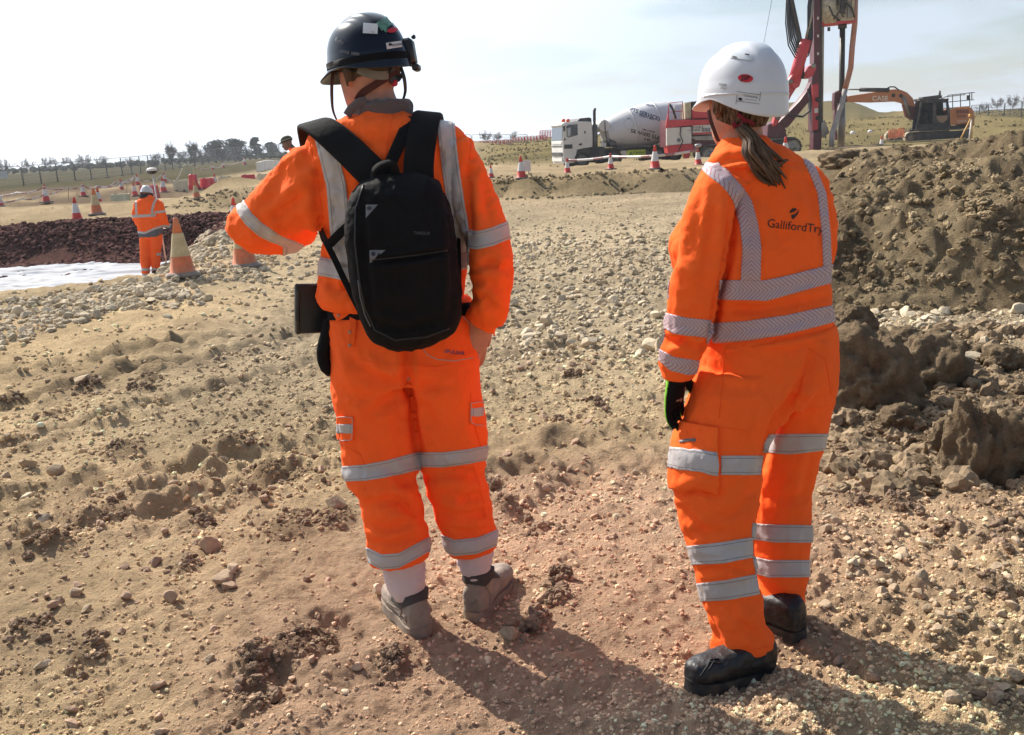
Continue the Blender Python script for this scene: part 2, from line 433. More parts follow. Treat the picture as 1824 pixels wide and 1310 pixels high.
def print_on(name, bvh, V, Fc, m, parent, px0, py0, sx, ang=0.0, Y=2.8, off=0.0015, maxlen=None, shear=0.0):
    """lay flat lettering or a sticker (V in its own units) on a surface, centred at a pixel, sx pixels per unit"""
    if maxlen: V, Fc = subdiv2(V, Fc, maxlen)
    c, s_ = math.cos(ang), math.sin(ang); pts = []
    for x, y in V:
        X = sx * (x * c + y * s_ + shear * y); Yp = sx * (x * s_ - y * c); pts.append(at(px0 + X, py0 + Yp, Y))
    W_ = onsurf(bvh, pts, _C, off)
    return link(name, newmesh(name, W_, Fc, False, m), parent)
def rect(w, h): return np.array([[-w / 2, -h / 2], [w / 2, -h / 2], [w / 2, h / 2], [-w / 2, h / 2]]), [(0, 1, 2, 3)]

def ribbon(name, pts, w, th, nrm, m, parent, sub=6):
    """flat strap: centre line, width, thickness, facing direction(s)"""
    pts = np.array(pts, float); mm = len(pts); q = np.linspace(0, mm - 1, (mm - 1) * sub + 1); k = np.clip(np.floor(q).astype(int), 0, mm - 2); f = (q - k)[:, None]
    p0 = pts[np.clip(k - 1, 0, None)]; p1 = pts[k]; p2 = pts[k + 1]; p3 = pts[np.clip(k + 2, None, mm - 1)]
    c = 0.5 * (2 * p1 + (p2 - p0) * f + (2 * p0 - 5 * p1 + 4 * p2 - p3) * f ** 2 + (3 * p1 - p0 - 3 * p2 + p3) * f ** 3)
    nr_ = np.array(nrm, float); nr_ = np.broadcast_to(nr_, (mm, 3)); nn = nr_[k] * (1 - f) + nr_[k + 1] * f
    ww = np.broadcast_to(np.array(w, float), (mm,)); ww = ww[k] * (1 - f[:, 0]) + ww[k + 1] * f[:, 0]
    T_ = np.gradient(c, axis=0); T_ /= np.linalg.norm(T_, axis=1)[:, None] + 1e-9
    sd_ = np.cross(T_, nn); sd_ /= np.linalg.norm(sd_, axis=1)[:, None] + 1e-9; nn = np.cross(sd_, T_)
    rings = []
    for i in range(len(c)):
        a = sd_[i] * ww[i] / 2; b = nn[i] * th / 2
        rings.append(np.array([c[i] - a - b * 0.6, c[i] - a * 0.85 - b, c[i] + a * 0.85 - b, c[i] + a - b * 0.6, c[i] + a + b * 0.6, c[i] + a * 0.85 + b, c[i] - a * 0.85 + b, c[i] - a + b * 0.6]))
    V, Fc = loft(rings); o = link(name, newmesh(name, V, Fc, True, m), parent)
    bm = bmesh.new(); bm.from_mesh(o.data); bmesh.ops.recalc_face_normals(bm, faces=bm.faces); bm.to_mesh(o.data); bm.free()
    return o

def head_parts(k=1.0):
    """skull, jaw, nose, ears, brow, lips in head space: x right, y face, z up, origin between the ears"""
    sl_ = [(-.122, .062, .018, .020), (-.115, .052, .036, .040), (-.095, .036, .052, .064), (-.065, .022, .062, .080), (-.03, .010, .070, .092), (.01, .002, .075, .098), (.05, -.004, .0765, .099), (.085, -.008, .064, .085), (.105, -.010, .042, .056), (.114, -.010, .016, .02)]
    P_ = [loft([ring((0, yc, z), (hx, 0, 0), (0, hy, 0), 28, 2.2) for z, yc, hx, hy in sl_])]
    P_.append(chain([(0, .098, .02), (0, .112, -.008), (0, .118, -.028), (0, .104, -.036)], [.009, .011, .015, .010], 10))       # nose
    P_.append(chain([(-.045, .080, .028), (0, .094, .030), (.045, .080, .028)], [.010, .012, .010], 8))                           # brow
    P_.append(chain([(-.022, .092, -.063), (0, .100, -.060), (.022, .092, -.063)], [.006, .009, .006], 8)); P_.append(chain([(-.018, .090, -.075), (0, .098, -.075), (.018, .090, -.075)], [.006, .009, .006], 8))
    for s in (-1, 1):
        P_.append(chain([(s * .074, -.002, .028), (s * .086, -.016, .026), (s * .087, -.020, .0), (s * .079, -.008, -.026), (s * .072, .002, -.032)], [.007, .009, .010, .009, .007], 8))
        P_.append(chain([(s * .073, -.004, .02), (s * .078, -.01, -.01)], [.009, .012], 8))
        P_.append(chain([(s * .031, .083, .008), (s * .031, .086, .008)], [.011, .012], 8))
    return [(np.array(v) * k, f) for v, f in P_]
def frame(yaw, pitch=0.0, roll=0.0):
    """yaw>0 turns to the left; pitch>0 looks down"""
    return rotz(yaw) @ rotx(-pitch) @ roty(roll)
def xf(parts, M, c): return [(np.asarray(v) @ np.array(M).T + np.array(c), f) for v, f in parts]
def hand_parts(wrist, along, palm_n, side, curl=0.35, k=1.0, spread=0.06):
    """palm + four unequal bent fingers + thumb from the side. along: wrist->knuckles, palm_n: out of the back of the hand, side: towards the thumb"""
    w = np.array(wrist, float); a = np.array(along, float); a /= np.linalg.norm(a); n = np.array(palm_n, float); n -= a * (n @ a); n /= np.linalg.norm(n)
    s = np.cross(n, a); s = s if s @ np.array(side) > 0 else -s
    P_ = [loft([ring(w + a * t * k, s * hw * k, n * ht * k, 20, 2.5) for t, hw, ht in ((-.03, .026, .021), (0, .029, .021), (.03, .036, .018), (.065, .041, .016), (.09, .040, .0135), (.098, .034, .010))])]
    for j, (off, ln) in enumerate(((.030, .072), (.010, .082), (-.010, .075), (-.029, .058))):
        p = w + (a * .088 + s * off) * k; d = a + s * (spread * (1 - j) * .6); d /= np.linalg.norm(d); pts = [p - d * .03 * k, p]; ang = curl * 0.5
        for q, fr in enumerate((.45, .31, .24)):
            dd = d * math.cos(ang) - n * math.sin(ang); p = p + dd * ln * fr * k; pts.append(p); ang += curl
        P_.append(chain(pts, np.array([.0095, .0098, .0088, .0078, .0066]) * k, 10))
    t0 = w + (a * .02 + s * .024) * k; d1 = a * .75 + s * .62 - n * .25; d2 = a * .95 + s * .15 - n * .35
    P_.append(chain([t0 - d1 * .015 * k, t0 + d1 * .03 * k, t0 + d1 * .045 * k + d2 * .018 * k, t0 + d1 * .05 * k + d2 * .045 * k], np.array([.014, .0135, .011, .0085]) * k, 10))
    return P_

def helmet(name, m, parent, M, c, k=1.0, low_back=0.035, peak=0.05, side_cut=0.0, thick=0.004, flare=.05):
    """hard hat shell: crown with a raised middle rib, flared rim and peak"""
    nu, nv = 96, 40; V = []
    for j in range(nv):
        for i in range(nu):
            th = 2 * math.pi * i / nu; dx, dy = math.sin(th), math.cos(th)      # dy>0 is the face
            a = 1 / math.sqrt((dx / .117) ** 2 + (dy / .144) ** 2)
            lowz = -.012 - low_back * max(-dy, 0) ** 1.5 - side_cut * 0
            if j < nv - 10:
                ph = math.pi / 2 * (j / (nv - 11)); r_ = a * math.sin(ph) ** 0.86; z = .142 * math.cos(ph) ** 0.80 if ph < math.pi / 2 - 1e-6 else 0.0
            else:
                t = (j - (nv - 11)) / 10.0
                pk = peak * sstep(.35, .9, dy); r_ = a * (1 + flare * t) + pk * t ** 1.3 + .12 * flare * t; z = lowz * t - .55 * pk * t ** 1.1
            x, y = r_ * dx, r_ * dy
            if j < nv - 10 and z > .01:
                rib = sstep(.040, .030, abs(x)) * sstep(.02, .06, z); z += .007 * rib
                gr_ = math.exp(-((abs(x) - .062) / .006) ** 2) * sstep(.03, .06, z) * sstep(-.11, -.02, y); z -= .003 * gr_
            stp = sstep(.028, .022, z) if j < nv - 10 else 1.0
            f_ = 1 + .018 * stp
            V.append((x * f_, y * f_, z))
    V = np.array(V) * k; V = V @ np.array(M).T + np.array(c)
    Fc = [(j * nu + i, (j + 1) * nu + i, (j + 1) * nu + (i + 1) % nu, j * nu + (i + 1) % nu) for j in range(nv - 1) for i in range(nu)]
    me = newmesh(name, V, Fc, True, m); o = link(name, me, parent)
    bm = bmesh.new(); bm.from_mesh(me); bmesh.ops.remove_doubles(bm, verts=bm.verts, dist=1e-5); bmesh.ops.recalc_face_normals(bm, faces=bm.faces)
    ctr = Vector(np.array(c)); s = sum((f.calc_center_median() - ctr).dot(f.normal) for f in bm.faces)
    if s < 0: bmesh.ops.reverse_faces(bm, faces=bm.faces)
    bm.to_mesh(me); bm.free()
    md = o.modifiers.new('shell', 'SOLIDIFY'); md.thickness = thick; md.offset = -1
    return o

def boot(name, parent, heel, toe, ankle, k=1.0, mats=None, shaft=0.13, lift=0.0, w=1.0, cuff=0.0):
    """heel and toe on the ground; lofted upper with shaft, welted sole"""
    heel = np.array(heel, float); toe = np.array(toe, float); f = toe - heel; L_ = np.linalg.norm(f); f /= L_; up = np.array([0, 0, 1.0]); s = np.cross(f, up); s /= np.linalg.norm(s); u = np.cross(s, f)
    ank = np.array(ankle, float)
    rows = [(.00, .020, .030, .042), (.02, .033, .042, .052), (.10, .040, .048, .060), (.22, .042, .050, .062), (.42, .044, .046, .050), (.58, .049, .040, .042), (.75, .051, .034, .035), (.88, .047, .031, .032), (.97, .034, .027, .028), (1.0, .018, .020, .022)]
    P_ = [loft([ring(heel + f * t * L_ + u * (zc + .012), s * hw * w, u * hz, 24, 2.6) for t, hw, zc, hz in rows])]
    base = heel + f * .21 * L_
    P_.append(loft([ring(base + (ank - base) * t, s * hw * w, f * hd, 24, 2.2) for t, hw, hd in ((.05, .040, .056), (.45, .041, .055), (.75, .044, .054), (1.0, .047, .055))]))
    V, T = remesh(P_, .005, 4)
    V = V + normals(V, T) * (0.0025 * vnoise(V * 40, 3) + .002 * ridged(V * np.array([18, 18, 60]), 2, 5))[:, None]
    o = link(name, newmesh(name, V, T, True, mats[0]), parent)
    mb = MB()
    out = []
    for i in range(40):
        t = 2 * math.pi * i / 40; y = .5 - .52 * math.cos(t); hw = np.interp(y, [-.02, .02, .1, .3, .45, .6, .78, .92, 1.02], [.012, .035, .044, .043, .041, .051, .054, .045, .012]) * w
        out.append((y * L_, math.copysign(hw, math.sin(t))))
    lo = [heel + f * a + s * b - u * .012 for a, b in out]; hi = [heel + f * a + s * b * 1.0 + u * .022 for a, b in out]
    n = 40; mb.add(lo + hi, [tuple(range(n))[::-1], tuple(range(n, 2 * n))] + [(i, (i + 1) % n, n + (i + 1) % n, n + i) for i in range(n)])
    mb.build('sole', mats[1], o, True, auto=40)
    return o, (heel, f, s, u, L_)

# cloth colours
def weave(name, c, rough=0.9, var=0.07, spec=0.15, scale=900, grime=0.0, sheen=0.0, sewn=False):
    m, t, b, l = principled(name)
    tc = N(t, 'ShaderNodeTexCoord'); n1 = N(t, 'ShaderNodeTexNoise'); n1.inputs['Scale'].default_value = 5; n1.inputs['Detail'].default_value = 6; n1.inputs['Roughness'].default_value = 0.65; l(tc.outputs['Object'], n1.inputs[0])
    mr = N(t, 'ShaderNodeMapRange'); mr.inputs[1].default_value = .3; mr.inputs[2].default_value = .7; mr.inputs[3].default_value = 1 - var; mr.inputs[4].default_value = 1 + var; l(n1.outputs[0], mr.inputs[0])
    mu = N(t, 'ShaderNodeMix', data_type='RGBA', blend_type='MULTIPLY'); mu.inputs[0].default_value = 1; mu.inputs[6].default_value = (*c, 1); l(mr.outputs[0], mu.inputs[7]); out = mu.outputs[2]
    if grime:
        n2 = N(t, 'ShaderNodeTexNoise'); n2.inputs['Scale'].default_value = 11; n2.inputs['Detail'].default_value = 9; n2.inputs['Roughness'].default_value = .75; n2.inputs['Distortion'].default_value = .6; l(tc.outputs['Object'], n2.inputs[0])
        m2 = N(t, 'ShaderNodeMapRange'); m2.inputs[1].default_value = .60; m2.inputs[2].default_value = .80; m2.inputs[4].default_value = grime; l(n2.outputs[0], m2.inputs[0])
        mm = N(t, 'ShaderNodeMix', data_type='RGBA'); mm.inputs[7].default_value = (.12, .07, .04, 1); l(m2.outputs[0], mm.inputs[0]); l(out, mm.inputs[6]); out = mm.outputs[2]
    if sewn:      # two rows of stitching along the tape
        a_ = N(t, 'ShaderNodeAttribute', attribute_name='strip'); sx_ = N(t, 'ShaderNodeSeparateXYZ'); l(a_.outputs['Vector'], sx_.inputs[0])
        h1 = N(t, 'ShaderNodeMath', operation='SUBTRACT'); h1.inputs[1].default_value = .5; l(sx_.outputs[1], h1.inputs[0]); h2 = N(t, 'ShaderNodeMath', operation='ABSOLUTE'); l(h1.outputs[0], h2.inputs[0])
        h3 = N(t, 'ShaderNodeMath', operation='COMPARE'); h3.inputs[1].default_value = .37; h3.inputs[2].default_value = .025; l(h2.outputs[0], h3.inputs[0]); h4 = N(t, 'ShaderNodeMath', operation='MULTIPLY'); h4.inputs[1].default_value = .55; l(h3.outputs[0], h4.inputs[0])
        ms_ = N(t, 'ShaderNodeMix', data_type='RGBA'); ms_.inputs[7].default_value = (.10, .09, .10, 1); l(h4.outputs[0], ms_.inputs[0]); l(out, ms_.inputs[6]); out = ms_.outputs[2]
    l(out, b.inputs['Base Color']); b.inputs['Roughness'].default_value = rough; b.inputs['Specular IOR Level'].default_value = spec
    if sheen: b.inputs['Sheen Weight'].default_value = sheen
    n3 = N(t, 'ShaderNodeTexNoise'); n3.inputs['Scale'].default_value = scale; n3.inputs['Detail'].default_value = 2; l(tc.outputs['Object'], n3.inputs[0])
    n4 = N(t, 'ShaderNodeTexNoise'); n4.inputs['Scale'].default_value = 45; n4.inputs['Detail'].default_value = 4; l(tc.outputs['Object'], n4.inputs[0])
    sm = N(t, 'ShaderNodeMath', operation='MULTIPLY_ADD'); sm.inputs[1].default_value = .12; l(n3.outputs[0], sm.inputs[0]); l(n4.outputs[0], sm.inputs[2])
    bp = N(t, 'ShaderNodeBump'); bp.inputs['Strength'].default_value = .35; bp.inputs['Distance'].default_value = .006; l(sm.outputs[0], bp.inputs['Height']); l(bp.outputs[0], b.inputs['Normal'])
    return m
def chevron(name):
    """silver transfer tape printed as chevrons, the orange cloth showing between the strokes"""
    m, t, b, l = principled(name); a = N(t, 'ShaderNodeAttribute', attribute_name='strip'); sp = N(t, 'ShaderNodeSeparateXYZ'); l(a.outputs['Vector'], sp.inputs[0])
    ab = N(t, 'ShaderNodeMath', operation='ABSOLUTE'); l(sp.outputs[1], ab.inputs[0])
    su = N(t, 'ShaderNodeMath', operation='ADD'); l(sp.outputs[0], su.inputs[0]); l(ab.outputs[0], su.inputs[1])
    fr = N(t, 'ShaderNodeMath', operation='MULTIPLY'); fr.inputs[1].default_value = 88.0; l(su.outputs[0], fr.inputs[0])
    f2 = N(t, 'ShaderNodeMath', operation='FRACT'); l(fr.outputs[0], f2.inputs[0])
    gt = N(t, 'ShaderNodeMath', operation='LESS_THAN'); gt.inputs[1].default_value = .26; l(f2.outputs[0], gt.inputs[0])
    mm = N(t, 'ShaderNodeMix', data_type='RGBA'); mm.inputs[6].default_value = (.46, .38, .41, 1); mm.inputs[7].default_value = (.36, .16, .17, 1); l(gt.outputs[0], mm.inputs[0]); l(mm.outputs[2], b.inputs['Base Color'])
    b.inputs['Roughness'].default_value = .55; b.inputs['Specular IOR Level'].default_value = .3
    return m
M_ORANGE = weave('hi_vis_orange', (1.0, 0.138, 0.022), var=.07, grime=0.10)
M_ORANGE_B = weave('hi_vis_orange_worn', (1.0, 0.132, 0.022), var=.08, grime=0.25)
M_TAPE = weave('silver_tape', (.42, .40, .40), rough=.5, spec=.4, var=.14, scale=1500, grime=.25, sewn=True)
M_TAPE_W = weave('pale_tape', (.48, .43, .40), rough=.5, spec=.4, var=.12, scale=1500, grime=.2, sewn=True)
M_CHEV = chevron('chevron_tape')
M_SKIN = mat('skin', (.45, .215, .145), rough=.55, var=.14, vs=40, bump=.25, bs=300, spec=.4)
M_SKIN.node_tree.nodes['Principled BSDF'].inputs['Subsurface Weight'].default_value = 0.12
M_SKIN.node_tree.nodes['Principled BSDF'].inputs['Subsurface Radius'].default_value = (.01, .004, .002)
M_BLACK = weave('black_nylon', (.0055, .005, .006), rough=.8, spec=.16, var=.2, grime=.08)
M_BLACK2 = weave('black_padded_strap', (.011, .0105, .011), rough=.9, spec=.15, var=.2)
M_GREYFLEECE = weave('grey_fleece', (.115, .085, .08), var=.12, scale=300, sheen=.3)
M_SOCK = weave('white_sock', (.60, .50, .50), var=.08, scale=500)
M_BOOTGREY = mat('grey_nubuck', (.255, .205, .165), rough=.85, var=.2, vs=18, bump=.4, bs=150, dirt=(.33, .245, .17), dirt_amt=.8, ds=9)
M_SOLEGREY = mat('dusty_rubber', (.23, .18, .14), rough=.9, var=.2, vs=30, bump=.3, dirt=(.33, .245, .17), dirt_amt=.7, ds=14)
M_BOOTBLACK = mat('black_leather', (.010, .010, .011), rough=.5, var=.25, vs=20, bump=.25, bs=90, spec=.5)
M_SOLEBLACK = mat('black_rubber', (.014, .013, .013), rough=.7, var=.3, vs=20, dirt=(.25, .18, .12), dirt_amt=.35, ds=20)
M_NAVY = mat('navy_gloss', (.003, .0045, .013), rough=.22, var=.15, vs=12, spec=.35, coat=.1)
M_WHITEHAT = mat('white_gloss', (.60, .62, .66), rough=.28, var=.03, vs=9, spec=.5, dirt=(.5, .45, .38), dirt_amt=.10, ds=6)
M_PLASTIC_K = mat('black_plastic', (.012, .012, .014), rough=.4, var=.2, vs=30)
M_CRADLE = mat('grey_cradle', (.17, .15, .12), rough=.6, var=.15, vs=30)
M_STRAPR = weave('dark_red_strap', (.075, .028, .024), var=.2)
M_PRINT = mat('black_print', (.03, .012, .012), rough=.7, var=.1)
M_WHITEPRINT = mat('white_print', (.62, .62, .62), rough=.6, var=.1)
M_GREYPRINT = mat('grey_print', (.14, .14, .15), rough=.6, var=.1)
M_BLUEPRINT = mat('violet_print', (.10, .07, .16), rough=.7, var=.1)
M_REDPRINT = mat('red_print', (.50, .02, .03), rough=.5, var=.1)
M_GREENPRINT = mat('green_print', (.10, .24, .17), rough=.4, var=.5, vs=60)
M_EYELET = mat('brass_eyelet', (.42, .36, .27), rough=.35, metal=.9, var=.1)
M_PIPING = mat('silver_piping', (.46, .42, .40), rough=.45, var=.08)
# ------------------------------------------------------------------ terrain
def seg_d(P, a, b):
    a = np.array(a, float); b = np.array(b, float); d = b - a
    t = np.clip(((P - a) @ d) / (d @ d), 0, 1); q = P - a - t[:, None] * d
    return np.hypot(q[:, 0], q[:, 1]), t
def pit_sd(P):
    """>0 inside the pit (metres from its edge)"""
    x, y = P[:, 0], P[:, 1]
    near = (y - (13.1 + 0.36 * (x + 4.2))) / 1.06           # near rim
    far = 26.9 - y + 0.02 * (x + 9)
    right = (-(x + 4.15) - 0.20 * (y - 13.2)) / 1.02
    return np.minimum(np.minimum(near, far), right)
# dark soil clumps seen on the trodden ground: pixel centre, radius in pixels, height
CLUMPS = [(130, 930, 60, .055), (200, 905, 42, .06), (95, 965, 40, .04), (250, 690, 26, .03), (265, 672, 22, .03), (90, 742, 34, .03), (20, 708, 24, .03), (155, 690, 26, .035),
          (480, 835, 46, .05), (530, 845, 44, .04), (440, 880, 40, .03), (215, 800, 40, .045), (410, 790, 40, .03), (520, 935, 60, .04), (590, 925, 46, .04), (560, 1140, 36, .04), (520, 1165, 40, .045), (450, 1235, 44, .05), (455, 1190, 30, .04),
          (900, 905, 40, .045), (960, 935, 34, .035), (1000, 1040, 32, .05), (990, 1075, 28, .05), (880, 865, 22, .04), (960, 1110, 24, .03), (1060, 725, 22, .03), (1000, 755, 18, .03), (1025, 675, 18, .04),
          (1600, 760, 130, .02), (1740, 760, 120, .02), (1560, 630, 90, .02), (1700, 620, 70, .02), (1800, 700, 90, .02), (1500, 800, 70, .02), (1600, 905, 50, .06), (1690, 945, 60, .06), (1760, 900, 60, .07), (1790, 960, 60, .05), (1540, 850, 50, .05), (1520, 885, 40, .04), (1760, 1060, 40, .04), (1790, 1270, 60, .05), (50, 1120, 40, .04), (700, 1190, 26, .03), (905, 1140, 24, .04), (330, 1010, 30, .03), (360, 930, 24, .03), (150, 1160, 40, .03), (640, 760, 30, .03)]
_cl = []
for (px, py, rp, h) in CLUMPS:
    c = gr(px, py); z = np.linalg.norm(c - _C); _cl.append((c[0], c[1], rp / F * z, h))
# wheel ruts: pixel polylines
RUTS = [[(0, 665), (300, 610), (620, 560)], [(0, 720), (250, 650), (560, 590)], [(0, 790), (200, 740), (560, 640)], [(0, 880), (330, 830), (620, 770)], [(0, 960), (300, 900), (620, 820)],
        [(870, 890), (930, 830), (1180, 800)], [(930, 940), (1040, 850), (1190, 830)], [(400, 1310), (470, 1230), (600, 1140), (690, 1060)], [(880, 640), (1000, 620), (1190, 600)], [(900, 860), (1020, 790), (1180, 770)]]
_rt = [[gr(*p)[:2] for p in r] for r in RUTS]

def macro(P):
    x, y = P[:, 0], P[:, 1]
    z = np.zeros(len(P))
    # plateau with a rough low bank in front of it
    yb = 26.8 - 0.58 * x + 0.5 * vnoise(P * 0.5, 21)
    m = sstep(-13, -8.5, x) * (1 - sstep(60, 90, y))
    z += 0.48 * m * sstep(0, 0.55 + 1.2 * sstep(-2, -6, x), y - yb)
    # it falls away to the haul road where the lorry stands
    z -= 0.95 * sstep(34, 56, y) * sstep(-6, 6, x)
    z -= 0.15 * sstep(34, 56, y) * (1 - sstep(-6, 6, x))
    # far rise and terraces
    z += (2.35 + 0.0 * x) * sstep(72, 125, y) * sstep(-4, 14, x)
    z += 1.35 * np.exp(-(((x - 5.5) / 7) ** 2 + ((y - 84) / 12) ** 2))
    z += 1.75 * sstep(80, 112, y) * sstep(-16, -5, x) * (1 - sstep(-4, 14, x))
    z += 0.5 * sstep(70, 200, y) * (1 - sstep(-16, -5, x))
    z += 1.0 * sstep(44, 50, y + 0.2 * x) * sstep(-14, -24, x) * (1 - sstep(52, 90, y)) * 0.35
    tr = np.sin(y * 0.75 + 0.25 * x + 1.2 * vnoise(P * 0.1, 4)) * 0.13
    z += tr * sstep(66, 80, y) * sstep(8, 16, x)
    # stockpile behind the rig
    z += 2.9 * sstep(1.0, 0.55, np.hypot((x - 44) / 17, (y - 160) / 26))
    z += 0.9 * sstep(1.0, 0.3, np.hypot((x - 64) / 9, (y - 165) / 24))
    # pit
    sd = pit_sd(P) + 0.25 * vnoise(P * 1.1, 9) * sstep(13, 16, y + 0 * x)
    z -= 0.92 * sstep(0.0, 1.9, sd)
    # rough rim of lumps on the pit's near edge
    rim = np.exp(-((sd + 0.25) / 0.55) ** 2) * (1 - sstep(15, 25, y))
    z += rim * (0.07 + 0.07 * fbm(P * 1.3, 3, seed=6))
    # little spoil mound by the barriers
    c = gr(410, 333, 0.3); z += 0.55 * np.exp(-(((x - c[0]) / 1.2) ** 2 + ((y - c[1]) / 1.0) ** 2))
    # drain trench on the left behind the cones
    z -= 0.35 * np.exp(-((y - 47 - 0.45 * (x + 14)) / 1.3) ** 2) * sstep(-9, -12, x)
    z += 0.10 * fbm(P * 0.12, 3, seed=2) * sstep(3, 12, y) + 0.5 * fbm(P * 0.02, 3, seed=3) * sstep(60, 150, y) * 0.5
    return z

def zones(P):
    x, y = P[:, 0], P[:, 1]
    n = fbm(P * 0.45, 4, seed=31); n2 = fbm(P * 1.7, 3, seed=33)
    sd = pit_sd(P)
    px, py = pj(np.c_[P, np.zeros(len(P))])
    front = y > 1.0
    dark = np.zeros(len(P))
    for (cx, cy, r, h) in _cl:
        d = np.hypot(x - cx, (y - cy) * 0.75) / r + 0.5 * n2
        dark = np.maximum(dark, 1 - sstep(0.35, 1.0, d))
    # stony spread: pale stones in the middle ground and by the pit
    stony = sstep(4.6, 5.8, y) * (1 - sstep(16, 24, y)) * sstep(-3.2, -1.6, x - 0.0 * y) * (1 - sstep(2.6, 4.5, x - 0.1 * y))
    stony = np.maximum(stony, sstep(-2.8, -1.2, sd) * (1 - sstep(-0.2, 0.3, sd)) * (1 - sstep(15, 22, y)) * sstep(7, 9, y))
    red = sstep(-.15, 0.25, sd) * sstep(18, 22, y)
    grass = sstep(50, 58, y + 0.35 * (x + 10)) * sstep(-14, -20, x + 0.08 * y)
    far = sstep(62, 76, y) * sstep(-5, 1, x + .6 * vnoise(P * .3, 12))
    return dict(n=n, n2=n2, sd=sd, dark=dark, stony=np.clip(stony, 0, 1), red=red, grass=grass, far=far)

RA = [1.3, 1.4, 1.4, 1.2, 1.0, .45, .5, .55, .6, .5]
def relief(P, Z):
    x, y = P[:, 0], P[:, 1]; d = np.hypot(x, y)
    near = 1 - sstep(9, 22, d); mid = 1 - sstep(30, 60, d); vn = 1 - sstep(4.5, 9, d)
    h = 0.040 * fbm(P * 0.9, 4, seed=41) * mid + 0.035 * fbm(P * 2.6, 4, gain=.65, seed=48) * sstep(6, 11, d) * mid
    h += 0.034 * fbm(P * 4.5, 4, gain=0.65, seed=43) * near + 0.011 * fbm(P * 20, 3, gain=0.7, seed=45) * vn
    rough = sstep(-0.15, 0.3, fbm(P * 0.8, 3, seed=35) + 0.35 * Z['n2'] + .12 * np.clip(x - .6, -1, 1))      # trodden patches alternate with crumbly ones
    a, _ = lumps(P, 0.11, 0.5, 1); b, _ = lumps(P, 0.05, 0.6, 2); c, _ = lumps(P, 0.026, 0.6, 3)
    warp = P + 0.03 * np.c_[vnoise(P * 20, 5), vnoise(P * 20, 6)]
    e, _ = lumps(warp, 0.24, 0.35, 4, 0.35)
    h += near * ((0.25 + 0.75 * rough) * (a * 0.11 * 0.55 + e * 0.24 * 0.15)) + vn * (0.22 + 0.6 * rough) * (b * 0.05 * 0.95 + c * 0.026 * 0.95)
    h += Z['stony'] * near * (lumps(P, 0.14, 0.75, 7)[0] * 0.14 * 0.45)
    # dark clumps: torn, craggy
    tore = ridged(P * 9, 3, 51) * 0.5 + 0.5
    h += Z['dark'] * (0.008 + 0.030 * tore) * near
    # ruts
    for k, r in enumerate(_rt):
        for p, q in zip(r[:-1], r[1:]):
            dd, t = seg_d(P, p, q)
            dd = dd + 0.05 * vnoise(P * 3, 60 + k)
            g = np.exp(-(dd / 0.10) ** 2); sh = np.exp(-((dd - 0.17) / 0.07) ** 2)
            h += RA[k] * (-0.035 * g + 0.022 * sh * (1 + vnoise(P * 12, 70 + k))) * near
            # tread bars
            al = (P - np.array(p)) @ (np.array(q) - np.array(p)) / np.linalg.norm(np.array(q) - np.array(p))
            h += 0.008 * np.sin(al * 52) * g * near
    h += 0.30 * fbm(P * 1.9, 3, seed=80) * sstep(25, 28, y) * (1 - sstep(60, 90, y)) * np.exp(-((y - (27.3 - 0.58 * x)) / 1.2) ** 2)
    h += 0.10 * fbm(P * 0.7, 3, seed=81) * sstep(24, 40, d)
    return h

